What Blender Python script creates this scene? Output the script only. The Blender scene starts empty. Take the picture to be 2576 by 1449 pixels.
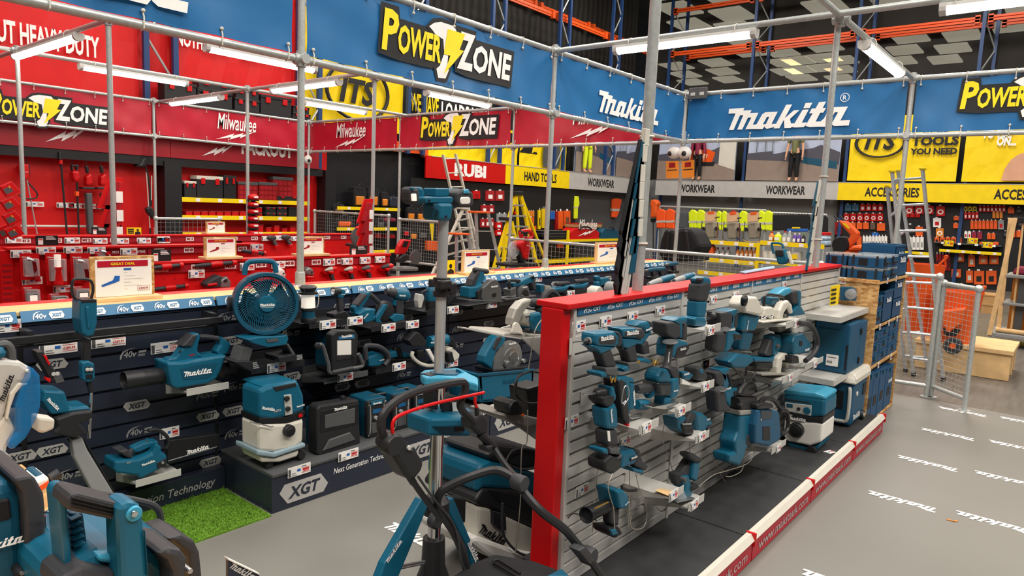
import bpy,bmesh,math,random
from mathutils import Vector,Matrix
random.seed(7)
SC=bpy.context.scene
COL=SC.collection
pi,sin,cos=math.pi,math.sin,math.cos
# ---------------------------------------------------------------- camera, world, lights
CAM_H,FOC=1.8,1744.393
YAW,PIT,ROL=0.6867364,0.1197520,-0.0420561
_f0=Vector((cos(YAW)*cos(PIT),sin(YAW)*cos(PIT),-sin(PIT)))
_r0=Vector((sin(YAW),-cos(YAW),0))
_d0=_f0.cross(_r0)
RT=cos(ROL)*_r0+sin(ROL)*_d0
DN=-sin(ROL)*_r0+cos(ROL)*_d0
FW=_f0
CP=Vector((0,0,CAM_H))
cd=bpy.data.cameras.new('camera');cam=bpy.data.objects.new('camera',cd);COL.objects.link(cam)
cd.sensor_width=36;cd.lens=FOC/2576*36;cd.clip_start=.05;cd.clip_end=300
cam.matrix_world=Matrix(((RT.x,-DN.x,-FW.x,0),(RT.y,-DN.y,-FW.y,0),(RT.z,-DN.z,-FW.z,CAM_H),(0,0,0,1)))
SC.camera=cam
w=bpy.data.worlds.new('world');SC.world=w;w.use_nodes=True
w.node_tree.nodes['Background'].inputs[0].default_value=(.80,.86,1,1)
w.node_tree.nodes['Background'].inputs[1].default_value=.30
def area(name,loc,sx,sy,power,col=(1,.93,.84),rot=(0,0,0)):
 l=bpy.data.lights.new(name,'AREA');l.shape='RECTANGLE';l.size=sx;l.size_y=sy
 l.energy=power;l.color=col
 o=bpy.data.objects.new(name,l);o.location=loc;o.rotation_euler=rot;COL.objects.link(o)
 return o
for x,y,p in[(1.5,1.5,130),(5.5,-1.5,200),(6,6.5,130),(1,9,130),(12,2,260),(12,9.5,260),(18.5,3,270),(18.5,9.5,250),(6,10.6,110),(-3.5,-3,330),(-4.5,3,260),(1.5,-5.5,330),(7.5,-6.5,300),(14,-5,260)]:
 area('high_bay_and_fill',(x,y,9.7),2.8,1.8,p*1.55)  # unseen ceiling lights; those behind the camera are added to brighten upright faces
vs=SC.view_settings
SC.display_settings.display_device='sRGB'
vs.view_transform='Standard';vs.look='None';vs.gamma=1;vs.use_curve_mapping=False
vs.exposure=0.25
try:
 SC.cycles.use_denoising=True;SC.cycles.max_bounces=6;SC.cycles.transparent_max_bounces=16
except Exception:pass
# ---------------------------------------------------------------- sight lines: zoom frame -> pixel -> point on a known plane
FR={'0':(0,0,1),'a':(0,0,2.994),'b':(858,0,2.994),'c':(1716,0,2.994),'d':(0,482,2.994),'e':(858,482,2.994),
      'f':(1716,482,2.994),'g':(0,965,2.994),'h':(858,965,2.994),'i':(1716,965,2.994),
      'A':(0,380,5.988),'B':(430,380,5.988),'C':(820,440,5.988),'D':(1180,430,5.988),'E':(0,580,5.988),
      'F':(380,560,5.988),'G':(700,560,5.988),
      'p':(0,660,4.287),'q':(560,640,4.287),'r':(560,880,4.287),'s':(1040,640,4.287),'t':(1420,740,4.287),
      'u':(1420,1000,4.287),'v':(1750,660,4.287),'w':(0,1111,4.287),
      'x':(2050,500,2.766),'y':(1600,480,3.033),'z':(1000,440,6.067)}
def ray(fr,x,y):
 ox,oy,s=FR[fr]
 return RT*((ox+x/s-1288)/FOC)+DN*((oy+y/s-724.5)/FOC)+FW
def FX(fr,x,y,X):d=ray(fr,x,y);return CP+d*(X/d.x)
def FY(fr,x,y,Y):d=ray(fr,x,y);return CP+d*(Y/d.y)
def FZ(fr,x,y,z):d=ray(fr,x,y);return CP+d*((z-CAM_H)/d.z)
def mpp(fr,p):return(p-CP).dot(FW)/FOC/FR[fr][2]
# ---------------------------------------------------------------- materials
def lin(h):
 r=[int(h[i:i+2],16)/255 for i in(0,2,4)]
 return tuple((c/12.92 if c<=.04045 else((c+.055)/1.055)**2.4)for c in r)+(1,)
MATS={}
def mat(name,hexc,rough=.5,metal=0,var=.05,scale=5,bump=0,spec=.4,trans=0,alpha=1,emit=0):
 m=bpy.data.materials.new(name);m.use_nodes=True;MATS[name]=m
 nt=m.node_tree;N=nt.nodes;L=nt.links;b=N['Principled BSDF']
 c=lin(hexc)
 tc=N.new('ShaderNodeTexCoord');nz=N.new('ShaderNodeTexNoise')
 nz.inputs['Scale'].default_value=scale;nz.inputs['Detail'].default_value=4
 L.new(tc.outputs['Object'],nz.inputs['Vector'])
 rp=N.new('ShaderNodeValToRGB')
 rp.color_ramp.elements[0].position=.3;rp.color_ramp.elements[1].position=.7
 rp.color_ramp.elements[0].color=tuple(v*(1-var)for v in c[:3])+(1,)
 rp.color_ramp.elements[1].color=tuple(min(1,v*(1+var))for v in c[:3])+(1,)
 L.new(nz.outputs['Fac'],rp.inputs['Fac']);L.new(rp.outputs['Color'],b.inputs['Base Color'])
 b.inputs['Roughness'].default_value=rough;b.inputs['Metallic'].default_value=metal
 b.inputs['Specular IOR Level'].default_value=spec
 if trans:b.inputs['Transmission Weight'].default_value=trans
 if alpha<1:b.inputs['Alpha'].default_value=alpha
 if emit:
  L.new(rp.outputs['Color'],b.inputs['Emission Color']);b.inputs['Emission Strength'].default_value=emit
 if bump:
  bp=N.new('ShaderNodeBump');bp.inputs['Strength'].default_value=bump;bp.inputs['Distance'].default_value=.01
  L.new(nz.outputs['Fac'],bp.inputs['Height']);L.new(bp.outputs['Normal'],b.inputs['Normal'])
 return m
for a in[('teal','0c5a76',.42),('tealdk','0b4a63',.45),('teallt','3a93b4',.4),('case','134f70',.5),('crate','124a72',.5),
          ('black','222326',.45),('rubber','323337',.55),('dark','15161a',.5),('navy','272d3c',.36),('navylt','232938',.5),
          ('grey','8d8f90',.5),('greydk','4d4f51',.5),('lgrey','b9b8b4',.5),('white','e3e1dc',.45),('cream','cfcbc0',.45),
          ('paper','efedea',.6),('red','c3060d',.4),('redpanel','d40d10',.45),('redbright','e8160e',.5),('reddk','8e0b14',.45),
          ('orange','e05a1a',.5),('yellow','e3c40f',.5),('hivis','d8ea1c',.55),('hiorange','f4571d',.55),('blue','1f5fb4',.5),
          ('bannerblue','226aa3',.42),('stripblue','2a6d98',.4),('bannerred','b3122c',.42),('burgundy','9c1626',.45),
          ('brown','6a4a34',.6),('green','3fae3a',.5),('purple','5a3c9c',.4),('skin','d4a183',.6),('maroon','84203f',.6),
          ('olive','6d7049',.7),('cloth','15161a',.8),('gcloth','4c4f55',.85),('uprightblue','23406f',.45),('beam','e0541a',.45),
          ('amber','d9822b',.35),('logowhite','f2f2f0',.5),('ink','1a1a1c',.5),('logoyellow','f3df1d',.45),
          ('posteryellow','f0d000',.5),('signgrey','b4b2b0',.5),('skyposter','aab4cc',.6),('earth','8a7a70',.75),('darkcity','4b4a55',.7)]:
 mat(a[0],a[1],a[2])
mat('steel','b9bdc0',.28,.9,.1,30);mat('galv','b9bebd',.36,.4,.10,40);mat('chrome','d8dadb',.12,1,.04)
mat('alu','cdd2d8',.36,.75,.08,20);mat('magn','a8a69e',.42,.35,.08);mat('gunmetal','6d6f70',.4,.6,.1)
mat('guard','7f8081',.4,.5,.08);mat('slat','c4c3c0',.42,.15,.07,5);mat('shelfmetal','c4c3bf',.4,.2,.06)
mat('wood','dcb884',.6,0,.14,8);mat('tip','d8b28a',.6,0,.1);mat('cable','a39d92',.4,.3,.1)
mat('brass','c09a4a',.3,.8,.1);mat('deck','2b2c2e',.7,0,.22,9,.15);mat('blueglass','1f78b8',.12,0,.05,alpha=.55)
mat('clear','d5dcdf',.12,0,.03,alpha=.30);mat('clearred','c03038',.2,0,.1,alpha=.6);mat('smoke','33373a',.2,0,.05,alpha=.65)
mat('tubelamp','fff4e6',.4,0,0,emit=16);mat('lampbody','c6c6c2',.5,0,.04);mat('ledglow','fff6ea',.4,0,.02,emit=.25)
mat('skylight','fff1d6',.5,0,.1,.4,emit=2);mat('ceilingsheet','3a3834',.8,0,.2,1)
mat('carton','b28a58',.7,0,.12);mat('reel','8c8676',.5,0,.15,60);mat('bluewrap','9fb9d2',.3,0,.25,14)
mat('tubgrey','8ba2ad',.5);mat('towerpole','b9bcbe',.32,.5,.06);mat('canister','8d979f',.3,.4)
def nodes_of(name,hexc,rough=.6):
 m=mat(name,hexc,rough);return m,m.node_tree.nodes,m.node_tree.links,m.node_tree.nodes['Principled BSDF']
m,N,L,b=nodes_of('osb','c4955a',.65)
tc=N.new('ShaderNodeTexCoord');mp=N.new('ShaderNodeMapping');mp.inputs['Scale'].default_value=(26,26,60);mp.inputs['Rotation'].default_value=(.3,.5,.4)
vo=N.new('ShaderNodeTexVoronoi');vo.inputs['Scale'].default_value=1
rp=N.new('ShaderNodeValToRGB');rp.color_ramp.elements[0].color=lin('a8743c');rp.color_ramp.elements[1].color=lin('dfb67c')
L.new(tc.outputs['Object'],mp.inputs['Vector']);L.new(mp.outputs['Vector'],vo.inputs['Vector'])
sx=N.new('ShaderNodeSeparateColor');L.new(vo.outputs['Color'],sx.inputs[0]);L.new(sx.outputs[0],rp.inputs['Fac']);L.new(rp.outputs['Color'],b.inputs['Base Color'])
m,N,L,b=nodes_of('vinyl','7b7974',.45)
N['Noise Texture'].inputs['Scale'].default_value=.8
m,N,L,b=nodes_of('laminate','5d5852',.4)
tc=N.new('ShaderNodeTexCoord');mp=N.new('ShaderNodeMapping');mp.inputs['Scale'].default_value=(1,9,1)
nz=N.new('ShaderNodeTexNoise');nz.inputs['Scale'].default_value=2.2;nz.inputs['Detail'].default_value=7
rp=N.new('ShaderNodeValToRGB');rp.color_ramp.elements[0].color=lin('4a4642');rp.color_ramp.elements[1].color=lin('77716a')
L.new(tc.outputs['Object'],mp.inputs['Vector']);L.new(mp.outputs['Vector'],nz.inputs['Vector']);L.new(nz.outputs['Fac'],rp.inputs['Fac']);L.new(rp.outputs['Color'],b.inputs['Base Color'])
mat('grass','5f8a22',.8,0,.4,70)
m,N,L,b=nodes_of('netting','24221f',.8)
b.inputs['Alpha'].default_value=.68
wv=N.new('ShaderNodeTexWave');wv.inputs['Scale'].default_value=1.1;wv.inputs['Distortion'].default_value=3;wv.inputs['Detail'].default_value=3
tc=N.new('ShaderNodeTexCoord');L.new(tc.outputs['Object'],wv.inputs['Vector'])
rp=N.new('ShaderNodeValToRGB');rp.color_ramp.elements[0].color=lin('1c1b19');rp.color_ramp.elements[1].color=lin('35322e')
L.new(wv.outputs['Fac'],rp.inputs['Fac']);L.new(rp.outputs['Color'],b.inputs['Base Color'])
m,N,L,b=nodes_of('pegboard','cf0c11',.45)
# ---------------------------------------------------------------- mesh helpers
class MB:
 def __init__(s):s.v=[];s.f=[];s.smooth=False
 def add(s,vs_,fs):
  n=len(s.v);s.v+=[Vector(p)for p in vs_];s.f+=[tuple(i+n for i in f)for f in fs];return s
 def box(s,x0,x1,y0,y1,z0,z1):
  return s.add([(x,y,z)for x in(x0,x1)for y in(y0,y1)for z in(z0,z1)],
                     [(0,1,3,2),(4,6,7,5),(0,4,5,1),(2,3,7,6),(0,2,6,4),(1,5,7,3)])
 def obox(s,c,sx,sy,sz,rz=0,rx=0,ry=0):
  M=Matrix.Rotation(rz,3,'Z')@Matrix.Rotation(ry,3,'Y')@Matrix.Rotation(rx,3,'X');c=Vector(c)
  return s.add([c+M@Vector((x*sx/2,y*sy/2,z*sz/2))for x in(-1,1)for y in(-1,1)for z in(-1,1)],
                     [(0,1,3,2),(4,6,7,5),(0,4,5,1),(2,3,7,6),(0,2,6,4),(1,5,7,3)])
 def prism(s,pts,vec):
  n=len(pts);vec=Vector(vec)
  return s.add([Vector(p)for p in pts]+[Vector(p)+vec for p in pts],
                     [tuple(range(n)),tuple(range(2*n-1,n-1,-1))]+[(i,(i+1)%n,n+(i+1)%n,n+i)for i in range(n)])
 def poly(s,pts):return s.add(pts,[tuple(range(len(pts)))])
 def rings(s,R,closed=False,cap=True):
  cap=cap and(R[0][0]-R[-1][0]).length>1e-5;n=len(R[0]);k=len(R);s.smooth=True
  fs=[(i*n+j,i*n+(j+1)%n,((i+1)%k)*n+(j+1)%n,((i+1)%k)*n+j)for i in range(k if closed else k-1)for j in range(n)]
  if cap and not closed:fs+=[tuple(range(n)),tuple(range(k*n-1,k*n-n-1,-1))]
  return s.add([p for r in R for p in r],fs)
 def tube(s,path,r,seg=8,closed=False):
  P=[Vector(p)for p in path];n=len(P)
  rr=r if isinstance(r,(list,tuple))else[r]*n
  up=None;R=[]
  for i in range(n):
   t=(P[(i+1)%n]-P[i-1])if closed else(P[min(i+1,n-1)]-P[max(i-1,0)])
   t.normalize()
   if up is None:up=t.orthogonal().normalized()
   else:up=(up-t*up.dot(t)).normalized()
   b=t.cross(up)
   R.append([P[i]+(up*cos(2*pi*j/seg)+b*sin(2*pi*j/seg))*rr[i]for j in range(seg)])
  return s.rings(R,closed)
 def lathe(s,p0,p1,prof,seg=20):
  p0=Vector(p0);p1=Vector(p1);ax=p1-p0;t=ax.normalized();u=t.orthogonal().normalized();b=t.cross(u)
  return s.rings([[p0+ax*h+(u*cos(2*pi*j/seg)+b*sin(2*pi*j/seg))*r for j in range(seg)]for h,r in prof])
 def ell(s,c,rx,ry,rz,seg=16,rows=9):
  c=Vector(c)
  return s.rings([[c+Vector((rx*sin(a)*cos(2*pi*j/seg),ry*sin(a)*sin(2*pi*j/seg),-rz*cos(a)))for j in range(seg)]
      for a in[pi*(.02+.96*i/rows)for i in range(rows+1)]])
 def torus(s,c,n,R,r,seg=24,sub=6):
  c=Vector(c);n=Vector(n).normalized();u=n.orthogonal().normalized();b=n.cross(u)
  return s.tube([c+(u*cos(2*pi*i/seg)+b*sin(2*pi*i/seg))*R for i in range(seg)],r,sub,True)
NOBJ=[0]
def build(name,m,mb,parent=None,bevel=0,data=None):
 NOBJ[0]+=1
 o0=parent['_o']if parent is not None and '_o' in parent else(0,0,0)
 o0=Vector(o0)
 if data is None:
  data=bpy.data.meshes.new(name)
  data.from_pydata([v-o0 for v in mb.v],[],mb.f)
  bm=bmesh.new();bm.from_mesh(data);bmesh.ops.recalc_face_normals(bm,faces=bm.faces);bm.to_mesh(data);bm.free()
  data.materials.append(MATS[m])
  if mb.smooth:
   data.shade_smooth();data.set_sharp_from_angle(angle=.7)
 o=bpy.data.objects.new(name,data);COL.objects.link(o)
 if parent is not None:o.parent=parent
 if bevel:
  bv=o.modifiers.new('bevel','BEVEL');bv.width=bevel;bv.segments=2;bv.limit_method='ANGLE';bv.angle_limit=.7
 return o
THINGS=[]
def thing(name,label,cat,loc,group=None,kind=None):
 o=bpy.data.objects.new(name,None);COL.objects.link(o);o.location=loc;o.empty_display_size=.1
 o['_o']=tuple(loc);o['label']=label;o['category']=cat;THINGS.append(o)
 if group:o['group']=group
 if kind:o['kind']=kind
 return o
def solo(name,label,cat,m,mb,bevel=0,group=None,kind=None):
 o=build(name,m,mb,None,bevel);o['label']=label;o['category']=cat
 if group:o['group']=group
 if kind:o['kind']=kind
 return o
def struct(name,m,mb,bevel=0):
 o=build(name,m,mb,None,bevel);o['kind']='structure';return o
def copy_thing(r,loc,label=None,group=None):
 c=r.copy();COL.objects.link(c);c.location=loc
 if label:c['label']=label
 if group:c['group']=group
 for ch in list(r.children):
  d=ch.copy();COL.objects.link(d);d.parent=c
  for g in list(ch.children):
   e=g.copy();COL.objects.link(e);e.parent=d
 return c
# ---------------------------------------------------------------- writing and marks
TX={}
def txt(body,bold=0.0,shear=0.0):
 k=(body,bold,shear)
 if k not in TX:
  cu=bpy.data.curves.new('t','FONT');cu.body=body;cu.size=1;cu.offset=bold;cu.shear=shear;cu.resolution_u=2
  ob=bpy.data.objects.new('t',cu);me=bpy.data.meshes.new_from_object(ob)
  V=[(v.co.x,v.co.y)for v in me.vertices];F_=[tuple(p.vertices)for p in me.polygons]
  x0=min(v[0]for v in V);x1=max(v[0]for v in V);y0=min(v[1]for v in V);y1=max(v[1]for v in V)
  TX[k]=([(v[0]-x0,v[1]-y0)for v in V],F_,x1-x0,y1-y0)
  bpy.data.objects.remove(ob);bpy.data.curves.remove(cu);bpy.data.meshes.remove(me)
 return TX[k]
def text(mb,body,O,U,V,wd,ht,bold=0.0,shear=0.0):
 """lettering fitted into wd x ht with its lower-left corner at O"""
 vs_,fs,w_,h_=txt(body,bold,shear);U=Vector(U).normalized();V=Vector(V).normalized();O=Vector(O)
 if ht is None:ht=h_/w_*wd
 if wd is None:wd=w_/h_*ht
 mb.add([O+U*(x*wd/w_)+V*(y*ht/h_)for x,y in vs_],fs);return wd
_mk=[[(180,152),(335,143),(325,168),(408,165),(396,193),(478,190),(432,303),(470,300),(440,345),(362,348),(412,235),(378,237),(330,350),(280,352),(330,212),(297,214),(243,355),(195,355),(250,195),(178,197)],
 [(515,205),(545,185),(585,183),(530,300),(560,298),(530,345),(480,345),(440,345),(468,300)],[(545,185),(662,180),(640,228),(530,230)],[(662,180),(605,183),(548,325),(570,342),(640,325),(662,293),(613,297)],
 [(735,118),(790,115),(690,335),(636,337)],[(718,255),(810,170),(862,167),(775,255)],[(726,250),(780,245),(795,290),(830,288),(826,312),(790,332),(738,333)],
 [(910,105),(972,102),(950,150),(895,152)],[(890,165),(945,162),(893,282),(940,280),(915,322),(840,327),(800,322),(826,290)],
 [(1030,97),(1090,94),(1015,272),(1070,270),(1040,318),(965,322),(925,310),(940,285),(1003,155)],[(970,155),(1095,150),(1075,192),(952,198)],
 [(1085,245),(1120,165),(1150,145),(1195,143),(1135,275),(1165,273),(1135,316),(1085,318),(1030,318),(1060,268)],[(1150,145),(1280,140),(1258,188),(1130,190)],[(1280,140),(1222,143),(1155,295),(1180,311),(1302,305),(1308,258),(1228,262)]]
def _nm(p):x,y=p;return((x-178)/1130,(355-.045*(x-195)-y)/1130*1.0)
MKW=[[_nm(p)for p in g]for g in _mk]
def glyphs(mb,polys,O,U,V,sx,sy):
 U=Vector(U).normalized();V=Vector(V).normalized();O=Vector(O)
 n=U.cross(V)
 for i,g in enumerate(polys):mb.poly([O+U*(x*sx)+V*(y*sy)+n*(i*1.2e-4)for x,y in g])
def wordmark(mb,O,U,V,wd,asp=.215):glyphs(mb,MKW,O,U,V,wd,wd*asp/.215)
def _hex(a=.12):return[(a,0),(1-a*.4,0),(1,.3),(1-a,1),(a*.4,1),(0,.7)]
def xgt(parent,O,U,V,wd,ht,off):
 """hexagon badge with the dark letters cut on it"""
 O=Vector(O);off=Vector(off);a=MB();glyphs(a,[[(.16,0),(.9,0),(1,.38),(.84,1),(.1,1),(0,.62)]],O+off,U,V,wd,ht)
 b=MB();text(b,'XGT',O+off*1.6+Vector(U).normalized()*wd*.17+Vector(V).normalized()*ht*.2,U,V,wd*.66,ht*.6,.03,.25)
 p=build('badge','signgrey',a,parent);build('lettering','navy',b,parent);return p
def v40(mb,O,U,V,wd,ht,mx=True):
 O=Vector(O);U=Vector(U).normalized();V=Vector(V).normalized()
 glyphs(mb,[[(0,0),(.05,0),(.08,.35),(.16,.62),(.3,.85),(.62,1.02),(.28,.95),(.1,.75),(.0,.35)]],O,U,V,wd,ht)
 text(mb,'40v',O+U*wd*.14+V*ht*.08,U,V,wd*(.5 if mx else.8),ht*.66,.02,.2)
 if mx:
  text(mb,'max',O+U*wd*.68+V*ht*.08,U,V,wd*.3,ht*.26,.02,.2)
  glyphs(mb,[[(.7,.45),(1,.45),(1.03,.66),(.72,.66)]],O,U,V,wd,ht)
BOLT=[(.45,.19),(.585,.19),(.545,.10),(.58,.10),(.43,-.05),(.475,.055),(.425,.055)]
DRILL=[(.315,.175),(.35,.2),(.40,.215),(.5,.215),(.52,.19),(.50,.12),(.46,.06),(.455,-.01),(.47,-.02),(.445,-.07),(.39,-.075),(.375,-.03),(.40,-.01),(.43,.06),(.42,.13),(.36,.145),(.34,.16)]
def grow(poly,d):
 c=Vector((sum(p[0]for p in poly)/len(poly),sum(p[1]for p in poly)/len(poly)));n=len(poly);out=[]
 ar=sum(poly[i][0]*poly[(i+1)%n][1]-poly[(i+1)%n][0]*poly[i][1]for i in range(n));sg=1 if ar>0 else-1
 for i in range(n):
  a=Vector(poly[i-1]);b=Vector(poly[i]);e=Vector(poly[(i+1)%n])
  n1=Vector(((b-a).y,-(b-a).x)).normalized()*sg;n2=Vector(((e-b).y,-(e-b).x)).normalized()*sg
  m_=n1+n2;m_=m_.normalized()if m_.length>.1 else n1
  out.append(tuple(b+m_*d))
 return out
def powerzone(parent,O,U,V,wd,off):
 """yellow-and-white promotional logo on its black outline"""
 O=Vector(O);U=Vector(U).normalized();V=Vector(V).normalized();off=Vector(off)
 k=MB();wt=MB();ye=MB()
 glyphs(k,[grow(DRILL,.022),grow(BOLT,.02)],O+off,U,V,wd,wd)
 glyphs(k,[[(-.02,-.02),(.12,-.035),(.42,-.035),(.42,.17),(.12,.17),(.11,.225),(-.005,.225)],[(.52,-.02),(.62,-.035),(1.0,-.035),(1.02,.18),(.68,.18),(.68,.225),(.5,.225)]],O+off*.6,U,V,wd,wd)
 glyphs(wt,[DRILL],O+off*1.5,U,V,wd,wd);glyphs(ye,[BOLT],O+off*2,U,V,wd,wd)
 def T(mb,b,x,y,w_,h_):text(mb,b,O+off*1.8+U*wd*x+V*wd*y,U,V,wd*w_,wd*h_,.035,.12)
 T(ye,'P',0,0,.11,.2);T(ye,'OWER',.105,.0,.30,.145)
 T(wt,'Z',.53,0,.14,.2);T(wt,'ONE',.655,0,.335,.155)
 build('logo_outline','ink',k,parent);build('logo_white','logowhite',wt,parent);build('logo_yellow','logoyellow',ye,parent)
def milw(mb,O,U,V,wd,ht):
 O=Vector(O);U=Vector(U).normalized();V=Vector(V).normalized()
 text(mb,'Milwaukee',O+V*ht*.42,U,V,wd,ht*.62,.012,.22)
 glyphs(mb,[[(-.05,0),(.42,.30),(.38,.2),(.66,.36),(.62,.26),(1.02,.5),(.55,.12),(.6,.22),(.30,.04),(.34,.14)]],O,U,V,wd,ht)
EX,EY,EZ=Vector((1,0,0)),Vector((0,1,0)),Vector((0,0,1))
# ---------------------------------------------------------------- price cards
def card(label,O,U,V,w_=.11,h_=.055,price=None,group='price cards on the shelf edges',m='paper'):
 """white card with dark code block, blue patch and red price"""
 O=Vector(O);U=Vector(U).normalized();V=Vector(V).normalized();n=U.cross(V)
 t=thing('price_card',label,'price card',O,group)
 a=MB();a.prism([O,O+U*w_,O+U*w_+V*h_,O+V*h_],-n*.002);build('card',m,a,t)
 b=MB();glyphs(b,[[(.02,.05),(.12,.05),(.12,.8),(.02,.8)],[(.16,.1),(.38,.1),(.38,.16),(.16,.16)],[(.16,.3),(.34,.3),(.34,.36),(.16,.36)],[(.6,.78),(.8,.78),(.8,.86),(.6,.86)]],O+n*.001,U,V,w_,h_);build('print','greydk',b,t)
 b=MB();glyphs(b,[[(.4,.42),(.55,.42),(.55,.66),(.4,.66)]],O+n*.001,U,V,w_,h_);build('blue_patch','blue',b,t)
 b=MB()
 if price:text(b,price,O+n*.001+U*w_*.62+V*h_*.28,U,V,w_*.32,h_*.24,.02)
 else:glyphs(b,[[(.64,.26),(.93,.26),(.93,.34),(.64,.34)],[(.64,.4),(.93,.4),(.93,.58),(.64,.58)]],O+n*.001,U,V,w_,h_)
 glyphs(b,[[(.6,.15),(.97,.15),(.97,.19),(.6,.19)],[(.6,.64),(.97,.64),(.97,.68),(.6,.68)]],O+n*.001,U,V,w_,h_)
 build('price','red',b,t);return t
# ---------------------------------------------------------------- traced parts on an upright plane parallel to the display walls
SUBS=('button','knob','bolt','hub','dial','port_hole','lens','flange','wheel_rim','badge','name_plate','vent','vents','button_panel','display','rating_label','sticker','led_panel','slot')
def TR(fr,nums,Y):
 f_=(lambda f,a,b:FX(f,a,b,Y[1]))if isinstance(Y,tuple)else(lambda f,a,b:FY(f,a,b,Y))
 return[f_(fr,nums[i],nums[i+1])for i in range(0,len(nums),2)]
def tool(name,label,cat,fr,Y,parts,group=None,base=None):
 """parts: ('P' plate, name, mat, offset, thickness, bevel, [px]) / ('T' tube, name, mat, off, r_px, [px])
    ('L' lathe, name, mat, off, [x0,y0,x1,y1], [(t, r_px)]) / ('W' wordmark, mat, off, [x0,y0,x1,y1]) / ('C' disc) / ('X' text)"""
 ax=isinstance(Y,tuple);EV=EX if ax else EY
 def pl(o):return('X',Y[1]+o)if ax else Y+o
 allp=[]
 for p in parts:
  if p[0]=='P':allp+=TR(fr,p[6],Y)
 for p in parts:
  if not allp:allp+=TR(fr,p[4]if p[0]=='L' else p[5],Y)
 lo=[min(q[k]for q in allp)for k in range(3)];hi=[max(q[k]for q in allp)for k in range(3)]
 t=thing(name,label,cat,((lo[0]+hi[0])/2,(lo[1]+hi[1])/2,lo[2]),group)
 sc=mpp(fr,Vector(t['_o']));last=None
 for p in parts:
  k=p[0];mb=MB();o=None
  if k=='P':
   mb.prism(TR(fr,p[6],pl(p[3])),EV*p[4]);o=build(p[1],p[2],mb,t,p[5])
  elif k=='T':
   mb.tube(smooth(TR(fr,p[5],pl(p[3]))if not isinstance(p[3],list)else[TR(fr,p[5][2*i:2*i+2],pl(e))[0]for i,e in enumerate(p[3])]),p[4]*sc,8);build(p[1],p[2],mb,t)
  elif k=='L':
   a,b=TR(fr,p[4],pl(p[3]));mb.lathe(a,b,[(h,r*sc)for h,r in p[5]],20);build(p[1],p[2],mb,t)
  elif k=='W':
   a,b=TR(fr,p[3],pl(p[2]));u=b-a;wordmark(mb,a,u,(-EV).cross(u),u.length);o=build('lettering',p[1],mb,t)
  elif k=='C':
   c=TR(fr,p[4],pl(p[3]))[0];r=p[5]*sc
   mb.lathe(c,c+EV*p[6],[(0,r*.9),(.12,r),(.88,r),(1,r*.9)],28);o=build(p[1],p[2],mb,t)
  elif k=='X':
   a,b=TR(fr,p[4],pl(p[3]));u=b-a;text(mb,p[1],a,u,(-EV).cross(u),u.length,p[5]*sc,.02,.15);o=build('lettering',p[2],mb,t)
  if o and last and(k in 'WX' or p[1]in SUBS):o.parent=last
  elif o and k in 'PC':last=o
 return t
def smooth(P,n=4):
 if len(P)<3:return P
 out=[]
 for i in range(len(P)-1):
  p0,p1,p2,p3=P[max(i-1,0)],P[i],P[i+1],P[min(i+2,len(P)-1)]
  for j in range(n):
   t=j/n;out.append(.5*((2*p1)+(p2-p0)*t+(2*p0-5*p1+4*p2-p3)*t*t+(3*p1-p0-3*p2+p3)*t**3))
 return out+[P[-1]]
# ================================================================ the hall
YB,XR=12.9,23.2
struct('floor','laminate',MB().box(-4,50,-16,34,-.1,0))
struct('vinyl_floor','vinyl',MB().box(-4,8.06,-8,7.6,0,.003))
struct('ceiling','ceilingsheet',MB().box(-8,62,-30,40,10.5,10.6))
struct('wall_far','ceilingsheet',MB().box(62,62.2,-30,40,-.1,10.5))
struct('wall_left','ceilingsheet',MB().box(-8,62,40,40.2,-.1,10.5))
struct('wall_right','ceilingsheet',MB().box(-8,62,-30.2,-30,-.1,10.5))
struct('wall_near','ceilingsheet',MB().box(-8.2,-8,-30,40,-.1,10.5))
for q in[(80,620),(350,600),(790,540),(900,590),(1080,510),(1190,590),(1640,460),(1980,450),(380,110),(60,190),(1080,50),(1590,10),(500,395),(2480,200)]:
 c=FZ('c',q[0],q[1],10.45)
 for k in range(3):
  m_=MB().box(c.x-k*2.6-1.0,c.x-k*2.6+1.0,c.y-.7-k*.7,c.y+.7-k*.7,10.42,10.5)
  if c.x<58:struct('skylight','skylight',m_)
lg=thing('floor_lettering','white wordmarks printed across the grey vinyl floor','floor graphic',(5,1,.004),kind='structure')
def flog(x,y0,sg):
 m_=MB();wordmark(m_,(x,y0,.0045),(0,sg,0),(-sg,0,0),.395,.25)
 build('lettering','logowhite',m_,lg)
for x in(3.6,4.99,5.93,6.89,7.84):
 flog(x,.54,1);flog(x+.06,.05,1)
 if x>4:flog(x+.12,-.44,1)
flog(2.40,2.815,-1)
n=MB().box(8,23.6,YB+.9,YB+.93,0,10.4);solo('safety_net','dark safety netting hung along the left run of tall racks','netting','netting',n)
n=MB().box(XR+.9,XR+.93,-9,13.5,0,10.4);solo('safety_net','dark safety netting hung behind the right run of tall racks','netting','netting',n)
struct('wall_back','redpanel',MB().box(-2,9.2,YB,YB+.1,0,8.4))
struct('wall_back_dark','dark',MB().box(9.2,18.5,YB+.02,YB+.1,0,2.88))
struct('wall_back_grey','greydk',MB().box(18.5,23.7,YB+.02,YB+.1,0,2.88))
struct('wall_end_grey','grey',MB().box(XR+.4,XR+.5,6.1,12.9,0,2.9))
struct('wall_end_dark','dark',MB().box(XR+.1,XR+.2,-8,6.1,0,2.9))
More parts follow.
